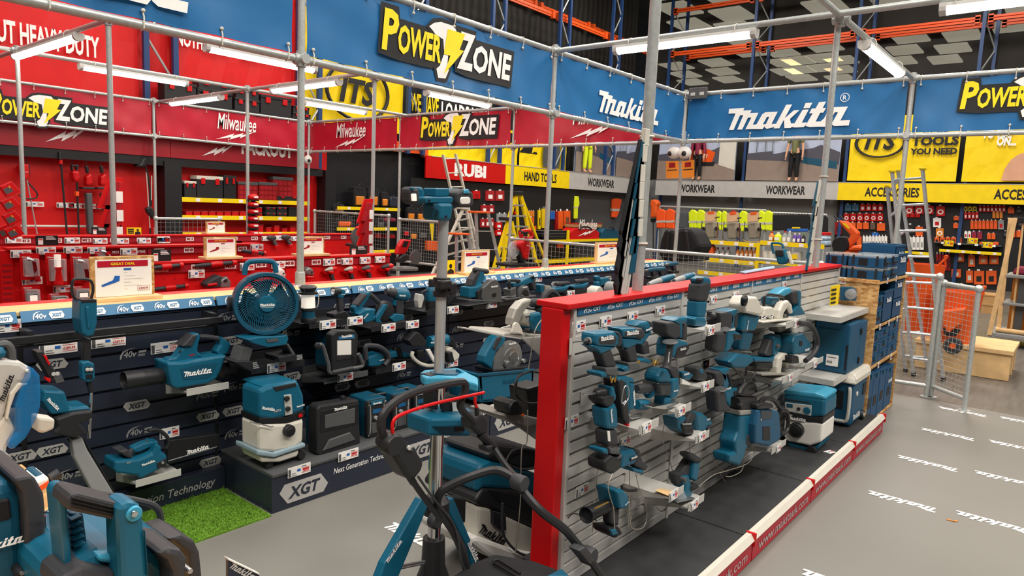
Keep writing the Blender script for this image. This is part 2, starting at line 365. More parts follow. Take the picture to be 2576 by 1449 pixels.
def rack_frame(label,x,y,dx,dy,z1=9.6,z0=0):
 t=thing('pallet_rack',label,'rack',(x,y,z0),'blue rack frames')
 for k in(0,1):
  px,py=x+dx*k,y+dy*k
  m_=MB().box(px-.045,px+.045,py-.045,py+.045,z0,z1);build('upright','uprightblue',m_,t)
 m_=MB();z=2.9;k=0
 while z<z1-.7:
  a=Vector((x+dx*(k%2),y+dy*(k%2),z));b=Vector((x+dx*((k+1)%2),y+dy*((k+1)%2),z+.75));m_.tube([a,b],.022,6);z+=.75;k+=1
 build('bracing','galv',m_,t);return t
for i,y in enumerate((-.3,2.78,5.95,9.15,12.2)):
 rack_frame(f'blue rack frame on the right-hand end wall, {("farthest right", "second from the right", "third from the right", "fourth from the right", "in the far corner")[i]}',XR+.05,y,.7,-.25)
for i,(x,wd_)in enumerate(((5.36,'between the two large red posters'),(8.35,'between the red and yellow posters'),(11.32,'beside the black slogan poster'),(14.2,'above the red tile-tool sign'),(17.2,'above the hand tools sign'),(20.1,'above the left workwear sign'))):
 rack_frame(f'blue rack frame on the left-hand wall {wd_}',x,YB-.22,.5,.01,9.6,2.38 if x<9 else 2.9)
def beam(label,p,q,h=.14,d=.06):
 p=Vector(p);q=Vector(q);t=(q-p).normalized();n_=Vector((-t.y,t.x,0))*d
 g=thing('rack_beam',label,'rack beam',p,'orange rack beams')
 m_=MB();m_.prism([p,q,q+EZ*h*.42,p+EZ*h*.42],n_);m_.prism([p+EZ*h*.58,q+EZ*h*.58,q+EZ*h,p+EZ*h],n_);m_.prism([p+EZ*h*.4-n_*.3,q+EZ*h*.4-n_*.3,q+EZ*h*.6-n_*.3,p+EZ*h*.6-n_*.3],n_*.6)
 build('bar','beam',m_,g)
 for e in(p+t*.05,q-t*.05):
  m_=MB().obox(e+EZ*h*.5,.12,.12,h*1.6);build('end_bracket','beam',m_,g)
ys=(-.3,2.78,5.95,9.15,12.2)
for z,wd_ in((7.28,'lower level'),(8.75,'upper level')):
 for i in range(4):
  for dx,fb in((0,'front'),(.7,'rear')):
   if dx and z>8:continue
   beam(f'orange beam on the right-hand racks, {wd_}, {fb} face, bay {("farthest right", "second", "third", "nearest the corner")[i]}',(XR+dx,ys[i]+.1-dx*.35,z),(XR+dx,ys[i+1]-.1-dx*.35,z))
xs_=(11.32,14.2,17.2,20.1,23.0)
for z,wd_,dy in((7.35,'front face',0),(7.75,'rear face',.7)):
 for i in range(1,4):beam(f'orange beam high on the left-hand racks, {wd_}, bay {("", "over the tile tools", "over the hand tools", "over the workwear")[i]}',(xs_[i]+.1,YB+dy-.05,z),(xs_[i+1]-.1,YB+dy-.05,z))
beam('orange beam above the tool bag shelves beside the red wall',(9.25,YB-.15,2.93),(12.0,YB-.15,2.93),.24)
# ---------------------------------------------------------------- fascia signs
def sign_y(label,x0,x1,m_,body=None,ink='ink',tx=(.2,.8),z0=2.36,z1=2.89,y=YB-.35,hh=.5,bold=.03,cat='sign'):
 t=thing('fascia_sign',label,cat,((x0+x1)/2,y,z0));k=y/YB
 build('panel',m_,MB().box(x0*1,x1*1,y,y+.04,z0,z1),t)
 if body:
  a=MB();w_=(x1-x0)*(tx[1]-tx[0]);text(a,body,(x0+(x1-x0)*tx[0],y-.004,z0+(z1-z0)*(.5-hh/2)),EX,EZ,w_,(z1-z0)*hh,bold);build('lettering',ink,a,t)
 return t
ky=(YB-.35)/YB
sign_y('red fascia sign with white tile tool brand lettering',12.14*ky,15.23*ky,'red','RUBI','logowhite',(.33,.73),hh=.62,bold=.05)
sign_y('yellow fascia sign lettered HAND TOOLS',15.23*ky,18.39*ky,'posteryellow','HAND TOOLS','ink',(.27,.78))
sign_y('grey WORKWEAR fascia sign beside the hand tools sign',18.39*ky,23.0,'signgrey','WORKWEAR','ink',(.20,.52))
def sign_x(label,y0,y1,m_,body,tx,x=XR-.3):
 t=thing('fascia_sign',label,'sign',(x,(y0+y1)/2,2.36));build('panel',m_,MB().box(x,x+.04,y1,y0,2.36,2.89),t)
 a=MB();w_=(y0-y1)*(tx[1]-tx[0]);text(a,body,(x-.004,y0-(y0-y1)*tx[0],2.48),-EY,EZ,w_,.28,.03);build('lettering','ink',a,t)
kx=(XR-.3)/XR
sign_x('grey WORKWEAR fascia sign below the red hoodie mannequin',12.4*kx,9.25*kx,'signgrey','WORKWEAR',(.3,.73))
sign_x('grey WORKWEAR fascia sign below the olive shirt mannequin',9.25*kx,6.10*kx,'signgrey','WORKWEAR',(.29,.69))
sign_x('yellow ACCESSORIES fascia sign behind the long ladder',6.10*kx,3.01*kx,'posteryellow','ACCESSORIES',(.25,.72))
sign_x('yellow ACCESSORIES fascia sign at the right edge',3.01*kx,-.1,'posteryellow','ACCESSORIES',(.3,.77))
b=thing('fascia_sign','burgundy fascia sign above the hanging garden tools','sign',(4,YB-.3,2.37));k2=(YB-.3)/YB
build('panel','burgundy',MB().box(1.0,5.84*k2,YB-.3,YB-.26,2.37,3.3),b)
a=MB();q0=FY('a',360,1070,YB-.31);q1=FY('a',690,1000,YB-.31);milw(a,(q0.x,YB-.305,q0.z),EX,EZ,q1.x-q0.x,.66);build('lettering','logowhite',a,b)
b=thing('fascia_sign','burgundy fascia sign lettered PACKOUT above the tool box shelves','sign',(7.4,YB-.3,2.37))
build('panel','burgundy',MB().box(5.85*k2,9.0*k2,YB-.3,YB-.26,2.37,3.3),b)
a=MB();q0=FY('a',1535,1175,YB-.31);q1=FY('a',1780,1100,YB-.31);milw(a,(q0.x,YB-.305,q0.z),EX,EZ,q1.x-q0.x,.6)
q0=FY('a',1820,1170,YB-.31);q1=FY('a',2205,1195,YB-.31);text(a,'PACKOUT',(q0.x,YB-.305,q1.z),EX,EZ,q1.x-q0.x,.30,.05);build('lettering','logowhite',a,b)
for x0,x1,nm in((1.0,5.75,'garden tools'),(5.75,8.9,'tool box shelves')):
 solo('header_trim',f'black strip under the burgundy fascia over the {nm}','trim','dark',MB().box(x0,x1,YB-.28,YB-.22,2.22,2.37))
# ---------------------------------------------------------------- posters on the racks
def poster(label,O,U,w_,h_,m_,name='wall_poster'):
 O=Vector(O);U=Vector(U);t=thing(name,label,'poster',O);n_=U.cross(EZ)
 a=MB();nx=10
 def dd(i,j):return-n_*(.02+.012*math.sin(i*1.9+j*2.3))
 vs_=[O+U*(w_*i/nx)+EZ*(h_*j/4)+dd(i,j)for j in range(5)for i in range(nx+1)]
 a.add(vs_,[(j*(nx+1)+i,j*(nx+1)+i+1,(j+1)*(nx+1)+i+1,(j+1)*(nx+1)+i)for j in range(4)for i in range(nx)]);build('print',m_,a,t)
 t['n']=tuple(n_);return t,n_
def ptext(t,body,O,U,wd,ht,m_,bold=.03,sh=0):
 a=MB();text(a,body,Vector(O)+Vector(t['n'])*.045,U,EZ,wd,ht,bold,sh);build('lettering',m_,a,t)
yp=YB-.12
t,n_=poster('large red poster at the upper left edge with white slogan',(.6,yp,3.35),EX,4.68,3.6,'redpanel')
q0=FY('a',0,95,yp-.05);q1=FY('a',745,200,yp-.05);ptext(t,'NOTHING BUT HEAVY DUTY',(q0.x-1.05,yp,q0.z-.42),EX,q1.x-q0.x+1.05,.34,'logowhite')
t,n_=poster('large red poster with white slogan right of the blue rack frame',(5.9,yp,3.35),EX,2.42,3.6,'redpanel')
q0=FY('a',1330,330,yp-.05);ptext(t,'NOTHING BUT HEAVY DUTY',(q0.x,yp,q0.z-.02),EX,2.2,.26,'logowhite')
t,n_=poster('yellow poster with black oval letters next to the red posters',(8.45,yp,3.35),EX,2.8,2.9,'posteryellow')
c=FY('a',2700,690,yp-.06);a=MB();a.torus((c.x,yp-.06,c.z),EY,.62,.035,32);a.v=[Vector((c.x+(v.x-c.x)*1.35,v.y,v.z))for v in a.v];build('oval','ink',a,t)
ptext(t,'ITS',(c.x-.5,yp,c.z-.28),EX,1.0,.55,'ink',.04,.2)
t,n_=poster('black poster with yellow and white slogan above the red pipe-frame banner',(11.34,yp,3.3),EX,5.2,1.6,'dark')
q0=FY('b',525,800,yp-.05);q1=FY('b',735,835,yp-.05);q2=FY('b',1130,830,yp-.05)
ptext(t,'WE HAVE',(q0.x,yp,q0.z-.1),EX,q1.x-q0.x,.42,'posteryellow');ptext(t,'LOADS MORE',(q1.x+.1,yp,q0.z-.16),EX,q2.x-q1.x,.42,'logowhite')
ptext(t,'& SAVE MORE',(q0.x+.15,yp,q0.z-.62),EX,q1.x-q0.x,.36,'posteryellow');ptext(t,'TEN SHOP',(q1.x+.6,yp,q0.z-.66),EX,1.4,.36,'logowhite')
t,n_=poster('plain yellow poster over the left half of the red tile-tool sign',(12.0,yp,2.92),EX,2.3,.95,'posteryellow')
t,n_=poster('plain yellow poster over the right half of the red tile-tool sign',(14.4,yp,2.92),EX,1.2,.95,'posteryellow')
t,n_=poster('yellow poster printed with a dark standing figure over the hand tools sign',(15.7,yp,2.92),EX,2.3,1.1,'posteryellow')
a=MB();a.poly([Vector((x,yp-.05,z))for x,z in((16.75,2.95),(17.55,2.95),(17.6,3.3),(17.5,3.95),(16.85,3.95),(16.7,3.3))]);build('figure_print','greydk',a,t)
def site(label,O,U,w_,h_,dig,extra=0):
 t,n_=poster(label,O,U,w_,h_,'skyposter','building_site_poster');O=Vector(O)+n_*.045;U=Vector(U)
 def pg(nm,m_,pts,k=1):a=MB();a.poly([O+n_*.003*k+U*(x*w_)+EZ*(z*h_)for x,z in pts]);build(nm,m_,a,t)
 pg('ground_print','earth',[(0,0),(1,0),(1,.30),(.6,.36),(0,.42)])
 pg('skyline_print','darkcity',[(0,.40),(.3,.38),(1,.30),(1,.52),(.8,.66),(.72,.6),(.45,.55),(.3,.5),(.28,.56),(.0,.52)],2)
 if dig:
  pg('excavator_print','beam',[(.42,.36),(.72,.36),(.75,.55),(.66,.62),(.44,.6)],3);pg('cab_print','ink',[(.46,.6),(.6,.6),(.6,.85),(.46,.85)],3)
  a=MB();text(a,'CAT',O+n_*.014+U*w_*.55+EZ*h_*.44,U,EZ,w_*.11,h_*.07,.03);build('lettering','logowhite',a,t)
  pg('track_print','ink',[(.4,.28),(.74,.28),(.76,.36),(.4,.36)],3);pg('tower_print','cream',[(.8,.3),(1,.2),(1,1),(.8,1)],3)
 else:
  pg('fence_print','tealdk',[(.62,.33),(.98,.22),(.98,.36),(.62,.44)],3)
  for x in(.1,.2,.28):pg('crane_print','greydk',[(x,.5),(x+.008,.5),(x+.008,.78),(x+.06,.78),(x+.06,.8),(x-.04,.8),(x-.04,.78),(x,.78)],3)
site('building site poster behind the yellow hi-vis mannequin',(18.45,yp,2.93),EX,2.2,1.6,False)
site('brown building site poster behind the hanging saw blade packs',(20.9,yp,2.93),EX,2.2,1.6,False)
site('building site poster with an orange digger',(XR-.1,12.3,2.93),-EY,2.9,1.7,True)
site('building site poster with cranes behind the olive shirt mannequin',(XR-.1,9.0,2.93),-EY,2.9,1.7,False)
t,n_=poster('yellow poster reading tools you need with an oval badge',(XR-.1,5.85,2.96),-EY,2.85,1.9,'posteryellow')
c=FX('c',1490,1075,XR-.15);a=MB();a.torus((XR-.15,c.y,c.z),EX,.42,.03,32);a.v=[Vector((v.x,c.y+(v.y-c.y)*1.55,v.z))for v in a.v];build('oval','ink',a,t)
ptext(t,'ITS',(XR-.1,c.y+.42,c.z-.2),-EY,.85,.46,'ink',.04,.2)
for bd,qa,qb,h_ in(('TOOLS',(1725,1100),(2080,1100),.27),('YOU NEED',(1715,1165),(2070,1160),.18),('ALL THE',(1800,1025),(2010,1025),.16)):
 q0=FX('c',qa[0],qa[1],XR-.15);q1=FX('c',qb[0],qb[1],XR-.15);ptext(t,bd,(XR-.1,q0.y,q0.z),-EY,q0.y-q1.y,h_,'ink',.05)
t,n_=poster('yellow poster with a printed hand at the right edge',(XR-.1,2.87,2.96),-EY,2.9,1.9,'posteryellow')
for bd,qa,qb,h_ in(('ON...',(2365,1100),(2515,1090),.26),('TO TOP',(2260,1045),(2490,1030),.26)):
 q0=FX('c',qa[0],qa[1],XR-.15);q1=FX('c',qb[0],qb[1],XR-.15);ptext(t,bd,(XR-.104,q0.y,q0.z),-EY,q0.y-q1.y,h_,'logowhite',.05,.1)
a=MB();hp=[(2400,1360),(2430,1270),(2480,1200),(2540,1160),(2620,1140),(2700,1180),(2760,1360)];a.poly([FX('c',x,y,XR-.16)for x,y in hp]);build('hand_print','skin',a,t)
# ================================================================ pipe frames
GX,GY,ZT,ZL=(2.75,5.57,8.42),(1.58,4.15,6.98,9.65,12.42),3.29,2.70
RP=.0242
fm=thing('scaffold','galvanised pipe frame carrying the blue banners','pipe frame',(2.75,4.15,1.2))
fr_=thing('scaffold','galvanised pipe frame carrying the red banners','pipe frame',(2.62,7,0))
def pole(t,x,y,z0,z1,r=RP):build('pole','galv',MB().tube([(x,y,z0),(x,y,z1)],r,14),t)
def rail(t,a,b,r=RP):build('rail','galv',MB().tube([a,b],r,14),t)
def clamp(t,x,y,z):
 a=MB().lathe((x,y,z-.05),(x,y,z+.05),[(0,.034),(1,.034)],16);a.lathe((x-.055,y,z),(x+.055,y,z),[(0,.033),(1,.033)],16);a.lathe((x,y-.06,z),(x,y+.06,z),[(0,.033),(1,.033)],16);build('clamp','galv',a,t)
pole(fm,GX[0],GY[1],1.18,4.2);pole(fm,GX[1],GY[1],1.18,3.35);pole(fm,GX[2],GY[1],0,3.35)
pole(fm,2.99,1.66,1.41,4.0,.027);pole(fm,5.70,1.61,1.41,ZT);pole(fm,GX[2],GY[0],0,3.35);pole(fm,GX[2],-1.0,0,3.35)
for z in(ZL,ZT):rail(fm,(-1,GY[1],z),(GX[2],GY[1],z));rail(fm,(GX[2],GY[1],z),(GX[2],-1.6,z))
rail(fm,(GX[1],GY[1],ZT),(GX[1],-1.6,ZT));rail(fm,(2.0,GY[0],ZT),(GX[2],GY[0],ZT))
for x in GX:
 for z in(ZL,ZT):clamp(fm,x,GY[1],z)
for y in(GY[0],-1.0):
 for z in(ZL,ZT):clamp(fm,GX[2],y,z)
clamp(fm,5.66,GY[0],ZT-.02)
for x,y,z in((GX[0],GY[1],1.19),(GX[1],GY[1],1.19)):build('foot_clamp','galv',MB().lathe((x,y,z-.01),(x,y,z+.09),[(0,.05),(.1,.036),(.9,.034),(1,.03)],16),fm)
for x,y in((2.62,6.95),(5.7,7.02),(8.5,7.06),(2.62,9.5),(5.42,9.52),(8.5,9.72),(5.36,12.42),(8.42,12.42),(2.7,12.42)):pole(fr_,x,y,0,ZT+.03);clamp(fr_,x,y,ZT)
pole(fr_,.62,9.5,1.9,ZT)
for y in(6.98,9.52,12.42):rail(fr_,(-.5,y,ZT),(8.46,y,ZT))
rail(fr_,(-.5,12.42,ZL),(8.46,12.42,ZL))
for z in(ZT,ZL):rail(fr_,(8.46,12.42,z),(8.46,4.25,z))
for x in(2.62,5.45):rail(fr_,(x,12.42,ZT),(x,6.98,ZT))
for x,y in((8.42,12.42),(8.5,9.72),(8.5,7.06),(5.36,12.42)):clamp(fr_,x,y,ZL)
# ---------------------------------------------------------------- banners laced to the rails with elastic ties
TIE={}
def banner(label,O,U,w_,m_,z0=ZL,z1=ZT):
 O=Vector((O[0],O[1],z0+.03));U=Vector(U);n_=U.cross(EZ);h_=z1-z0-.06;t=thing('banner',label,'banner',O);t['n']=tuple(n_)
 a=MB();nx,nz=36,6;hem=.0
 def off(i,j):
  e=abs(j/nz-.5)*2;return n_*(.012*math.sin(i*1.3)*e*e+.006*math.sin(i*.45+j*1.1))
 a.add([O+U*(.04+(w_-.08)*i/nx)+EZ*(h_*j/nz)+off(i,j)for j in range(nz+1)for i in range(nx+1)],[(j*(nx+1)+i,j*(nx+1)+i+1,(j+1)*(nx+1)+i+1,(j+1)*(nx+1)+i)for j in range(nz)for i in range(nx)]);a.smooth=True
 build('sheet',m_,a,t)
 k=max(2,int(w_/.42))
 for z,s in((z0,1),(z1,-1)):
  for i in range(k+1):
   p=O+U*(.08+(w_-.16)*i/k);p.z=z
   c=MB();c.tube([p+n_*.012+EZ*s*.075,p+n_*.03+EZ*s*.04,p+n_*.028-EZ*s*.02,p-EZ*s*.028-n_*.01],.0045,5);c.ell(p+n_*.02+EZ*s*.075,.012,.012,.012,8,5)
   build('elastic_tie','cream',c,t)
 return t
def bpt(t,fr,x,y,pl):return(FY if abs(t['n'][1])>.5 else FX)(fr,x,y,pl)
def off_(t,k=.022):return Vector(t['n'])*k
t=banner('blue banner at the top left of the pipe frame with a cut-off white wordmark',(-.6,GY[1],0),EX,3.32,'bannerblue')
a=MB();q1=FY('a',1405,60,GY[1]);wordmark(a,Vector((q1.x-1.5,GY[1],q1.z-.035))+off_(t),EX,EZ,1.5,.215);build('lettering','logowhite',a,t)
t=banner('long blue banner with a large yellow and white drill logo',(GX[0],GY[1],0),EX,GX[1]-GX[0],'bannerblue')
q0=FY('b',290,370,GY[1]);q1=FY('b',1270,620,GY[1]);powerzone(t,Vector((q0.x,GY[1],q0.z-.0))+off_(t,.012),EX,EZ,q1.x-q0.x,off_(t,.006))
t=banner('blue banner with a white wordmark partly behind the near pole',(GX[1],GY[1],0),EX,GX[2]-GX[1],'bannerblue')
q0=FY('b',1925,840,GY[1]);q1=FY('b',2375,945,GY[1]);a=MB();wordmark(a,Vector((q0.x,GY[1],q0.z))+off_(t),EX,EZ,q1.x-q0.x,.20);build('lettering','logowhite',a,t)
t=banner('blue banner on the end frame with a white wordmark and registered mark',(GX[2],GY[1],0),-EY,GY[1]-GY[0],'bannerblue')
q0=FX('c',345,980,GX[2]);q1=FX('c',1265,940,GX[2]);a=MB();wordmark(a,Vector((GX[2],q0.y,q0.z))+off_(t),-EY,EZ,q0.y-q1.y,.215)
c=FX('c',1230,737,GX[2]);a.torus(c+off_(t),EX,.045,.004,24);text(a,'R',c+off_(t)+EY*.02-EZ*.024,-EY,EZ,.04,.048,.01);build('lettering','logowhite',a,t)
t=banner('blue banner at the right edge with the yellow start of a drill logo',(GX[2],GY[0],0),-EY,GY[0]+1.0,'bannerblue')
q0=FX('c',2090,840,GX[2]);powerzone(t,Vector((GX[2],q0.y,q0.z+.02))+off_(t,.012),-EY,EZ,1.35,off_(t,.006))
t=banner('red banner at the left edge with a yellow and white drill logo',(2.7,12.42,0),EX,2.66,'bannerred')
q0=FY('a',-95,840,12.42);q1=FY('a',815,905,12.42);powerzone(t,Vector((q0.x,12.42,q0.z-.02))+off_(t,.012),EX,EZ,q1.x-q0.x,off_(t,.008))
t=banner('red banner with white script and lightning left of the far corner',(5.36,12.42,0),EX,3.06,'bannerred')
q0=FY('a',1635,1050,12.42);q1=FY('a',1925,1000,12.42);a=MB();milw(a,Vector((q0.x,12.42,q0.z+.0))+off_(t),EX,EZ,q1.x-q0.x,.46);build('lettering','logowhite',a,t)
t=banner('short red banner with white script right of the far corner',(8.46,12.42,0),-EY,2.7,'bannerred')
q0=FX('b',-30,1105,8.46);q1=FX('b',190,1060,8.46);a=MB();milw(a,Vector((8.46,q0.y,q0.z-.02))+off_(t),-EY,EZ,q0.y-q1.y,.44);build('lettering','logowhite',a,t)
t=banner('red banner with a yellow and white drill logo below the blue banner',(8.46,9.72,0),-EY,2.66,'bannerred')
q0=FX('b',607,1038,8.46);q1=FX('b',1180,1025,8.46);powerzone(t,Vector((8.46,q0.y,q0.z))+off_(t,.012),-EY,EZ,q0.y-q1.y,off_(t,.008))
t=banner('red banner with half-hidden white script behind the near blue banner',(8.46,7.06,0),-EY,2.8,'bannerred')
q0=FX('b',1745,1045,8.46);q1=FX('b',2110,950,8.46);a=MB();milw(a,Vector((8.46,q0.y,q0.z))+off_(t),-EY,EZ,q0.y-q1.y,.46);build('lettering','logowhite',a,t)
# ---------------------------------------------------------------- batten lamps under the rails
def batten(label,p,q):
 p=Vector(p);q=Vector(q);d=(q-p).normalized();t=thing('batten_lamp',label,'lamp',p);s=d.cross(EZ)
 def sec(w_,z0,z1):return[s*-w_+EZ*z0,s*-w_*.8+EZ*z1,s*w_*.8+EZ*z1,s*w_+EZ*z0]
 a=MB().prism([p+v for v in sec(.042,-.035,-.09)[::-1]],q-p);a.v=a.v;
 prof=[(-.045,-.03),(-.05,-.055),(.05,-.055),(.045,-.03)]
 build('housing','lampbody',MB().prism([p+s*x+EZ*z for x,z in prof],q-p),t)
 dp=[(-.048,-.055),(-.044,-.08),(-.025,-.098),(0,-.104),(.025,-.098),(.044,-.08),(.048,-.055)]
 build('diffuser','tubelamp',MB().prism([p+d*.03+s*x+EZ*z for x,z in dp],(q-p)-d*.06),t)
 for e,sg in((p,1),(q,-1)):
  build('end_cap','lampbody',MB().prism([e-d*.012*sg+s*x*1.06+EZ*z*1.03 for x,z in dp+[(.046,-.028),(-.046,-.028)]],d*.042*sg),t)
 for k in(.12,.88):
  c=p.lerp(q,k);build('strap','cream',MB().torus(c-EZ*.03,d,.055,.004,16,5),t)
def bx(label,fr,a,b,y,z=ZT):p=FY(fr,a[0],a[1],y);q=FY(fr,b[0],b[1],y);batten(label,(p.x,y,z),(q.x,y,z))
def by(label,fr,a,b,x,z=ZT):p=FX(fr,a[0],a[1],x);q=FX(fr,b[0],b[1],x);batten(label,(x,p.y,z),(x,q.y,z))
by('batten lamp at the upper left corner under the red frame','a',(115,350),(590,230),2.62)
bx('long batten lamp above the red drill-logo banner','a',(600,490),(1405,630),9.52)
bx('bright batten lamp just under the blue corner of the near pole','a',(1550,340),(2370,505),6.98)
by('small batten lamp in front of the stacked black boxes','a',(1290,770),(1665,720),5.45)
by('batten lamp right of the near pole in front of the yellow poster','a',(2055,680),(2555,620),5.45)
bx('batten lamp over the short red banner','b',(-285,790),(180,860),9.52)
bx('batten lamp under the long blue drill-logo banner','b',(640,695),(1115,785),6.98)
by('long batten lamp in the upper middle behind the near blade pole','b',(2070,400),(3120,265),GX[1])
bx('batten lamp running away beside the upper right joint','c',(1370,340),(1640,545),GY[0])
by('batten lamp at the top right corner','c',(1955,95),(2900,5),GX[1])
struct('trim_1','signgrey',MB().box(12.0,XR,YB-.36,YB-.02,2.885,2.9));struct('trim_2','signgrey',MB().box(XR-.31,XR-.02,-.5,12.4,2.885,2.9))
struct('wall_pegs','dark',MB().box(11.4,18.45,YB-.27,YB-.25,.2,2.34))
# ================================================================ display furniture
def slats(x0,x1,y,z0,z1,pitch,th=.02,gap=.014):
 """one slatwall panel: a comb section run along the wall, face at y"""
 pts=[(y+.03,z0)];z=z0
 while z<z1-.002:
  zt=min(z+pitch,z1);pts+=[(y,z+.004),(y,zt-gap),(y+th*.35,zt-gap),(y+th,zt-gap+.004),(y+th,zt)];z=zt
 pts+=[(y+.03,z1)]
 return MB().prism([(x0,a,b)for a,b in pts],(x1-x0,0,0))
ny=Vector((0,-1,0))
# ---- dark gondola along the far side of the bay
XW,ZX=3.95,1.125
dg=thing('display_gondola','long dark navy slatwall gondola with blue header strip and pale wooden top','display gondola',(-.8,3.95,0));dg['_o']=(-.8,3.95,0)
SE=[-.9,.06,1.05,2.04,3.03,4.01,4.99,5.96,6.95,7.94]
for i in range(9):
 a,b_=SE[i],SE[i+1]
 build('slat_panel','navy',slats(a+.012,b_-.012,XW,.12,ZX,.1),dg)
 build('upright','dark',MB().box(b_-.012,b_+.012,XW+.004,XW+.05,0,1.16),dg)
 build('header_strip','stripblue',MB().prism([(a+.008,XW-.012,ZX+.002),(a+.008,XW-.016,ZX+.006),(a+.008,XW+.012,ZX+.058),(a+.008,XW+.02,ZX+.05),(a+.008,XW+.02,ZX)],(b_-a-.016,0,0)),dg)
 V=Vector((0,.028,.052)).normalized();o=Vector((0,-.004,0))
 for k in range(5):
  w1,bd,lt=MB(),MB(),MB();P=Vector((a+.055+k*.193,XW-.013,ZX+.014))+o;v40(w1,P,EX,V,.064,.042,False)
  glyphs(bd,[[(.13,0),(.9,0),(1,.4),(.87,1),(.1,1),(0,.6)]],P+EX*.07,EX,V,.068,.038)
  text(lt,'XGT',P+o*.4+EX*.081+V*.009,EX,V,.046,.02,.04,.2)
  build('voltage_print','logowhite',w1,dg);build('badge','logowhite',bd,dg);build('lettering','stripblue',lt,dg)
build('wooden_top','wood',MB().box(-.9,7.96,XW+.015,XW+.245,1.158,1.18),dg,.003)
build('red_cap','red',MB().box(-.9,7.98,XW+.245,XW+.33,1.12,1.184),dg,.006)
build('back_panel','redpanel',MB().box(-.9,7.96,XW+.28,XW+.34,0,1.12),dg)
build('core','dark',MB().box(-.9,7.96,XW+.06,XW+.27,0,1.12),dg)
build('kick_panel','navy',MB().box(-.9,2.06,3.885,XW,0,.145),dg,.004)
a=MB();q0=FY('w',1340,720,3.88);q1=FY('w',2325,480,3.88);text(a,'Next Generation Technology',(q1.x-.72,3.882,.035),EX,EZ,.72,.062,.005,.2);build('lettering','signgrey',a,dg)
for fr,x,y in[('p',560,1100),('w',562,95),('w',215,165),('g',1030,165),('g',1565,245),('q',100,930),('q',745,1318),('q',1525,958),('q',1300,772),('q',1505,1392),('r',1290,400),('s',810,750),('s',806,928),('s',475,618),('q',1985,690),('g',1585,590),('r',115,660),('s',2100,260),('s',1530,322)]:
 c=FY(fr,x,y,XW-.001);xgt(dg,(c.x-.072,XW-.001,c.z-.026),EX,EZ,.145,.054,ny*.002)
for fr,x,y in[('p',1430,985),('q',730,850),('q',50,680),('q',1280,555),('s',480,808),('s',490,425),('s',475,985),('q',1940,490),('q',1950,890),('r',1955,265),('g',1045,360),('g',520,690),('r',125,400),('r',130,905),('g',1560,85)]:
 a=MB();c=FY(fr,x,y,XW-.003);v40(a,(c.x-.065,XW-.003,c.z-.024),EX,EZ,.135,.055);build('voltage_print','grey',a,dg)
t=thing('display_bar','black horizontal hanging bar on the left half of the dark gondola','display bar',(.1,3.85,.95))
p0=FY('p',0,870,3.82);p1=FY('p',2390,580,3.82)
build('bar','black',MB().box(.05,p1.x,3.80,3.83,p1.z-.036,p1.z),t,.003);build('bar','black',MB().box(.05,p1.x-.02,3.82,3.845,p1.z-.058,p1.z-.046),t,.003)
for x in(.3,1.06,p1.x-.04):build('arm','black',MB().box(x-.012,x+.012,3.82,XW,p1.z-.05,p1.z+.02),t)
for i in range(5):
 a0=2.06+.932*i;t=thing('plinth','dark plinth under the slatwall, '+('leftmost, carrying the grey and teal vacuum','second from the left, carrying the radios','third from the left, with a badge behind the light tower','fourth from the left, carrying the teal crate','last one at the far end')[i],'plinth',(a0+.46,3.65,0),'display plinths')
 build('box','navy',MB().box(a0+.004,a0+.928,3.38,XW,0,.215),t,.004);build('top','greydk',MB().box(a0+.004,a0+.928,3.37,XW,.215,.235),t,.004)
 xgt(t,(a0+.05,3.38,.035),EX,EZ,.33,.12,ny*.003)
 a=MB();text(a,'Next Generation Technology',(a0+.42,3.377,.11),EX,EZ,.46,.048,.006,.2);build('lettering','logowhite',a,t)
a=MB().box(.9,2.045,3.355,3.88,.003,.014);rnd=random.Random(3)
for i in range(9000):
 x=rnd.uniform(.9,2.04);y=rnd.uniform(3.36,3.875);h=rnd.uniform(.018,.034);an=rnd.uniform(0,pi);dx,dy=cos(an)*.003,sin(an)*.003;lx,ly=rnd.uniform(-.014,.014),rnd.uniform(-.014,.014)
 a.add([(x-dx,y-dy,.012),(x+dx,y+dy,.012),(x+lx,y+ly,h)],[(0,1,2)])
solo('grass_mat','square of bright green artificial grass in front of the low dark panel','artificial grass mat','grass',a)
# ---- grey gondola
YG=1.60
gg=thing('display_gondola','grey slatwall gondola with red cap and red end post in the middle of the bay','display gondola',(2.33,1.66,.1))
SG=[2.36,3.36,4.345,5.335,6.36]
for i in range(4):
 build('slat_panel','slat',slats(SG[i]+.012,SG[i+1]-.008,YG,.14,1.385,.0555,.016,.012),gg)
 build('upright','shelfmetal',MB().box(SG[i+1]-.012,SG[i+1]+.012,YG-.006,YG+.05,.14,1.385),gg)
 build('rear_panel','greydk',MB().box(SG[i],SG[i+1],YG+.10,YG+.125,.14,1.385),gg)
 build('cap','red',MB().box(SG[i]-(.07 if i==0 else 0)+.002,SG[i+1]-.002,YG-.02,YG+.145,1.385,1.41),gg,.005)
build('trim','shelfmetal',MB().box(2.355,2.375,YG-.008,YG+.03,.14,1.385),gg,.003)
build('end_post','red',MB().box(2.29,2.35,YG+.005,YG+.115,.12,1.385),gg,.006)
a=MB()
for k in range(26):a.box(2.347,2.356,YG+.012,YG+.03,.16+k*.047,.185+k*.047)
build('slots','dark',a,gg)
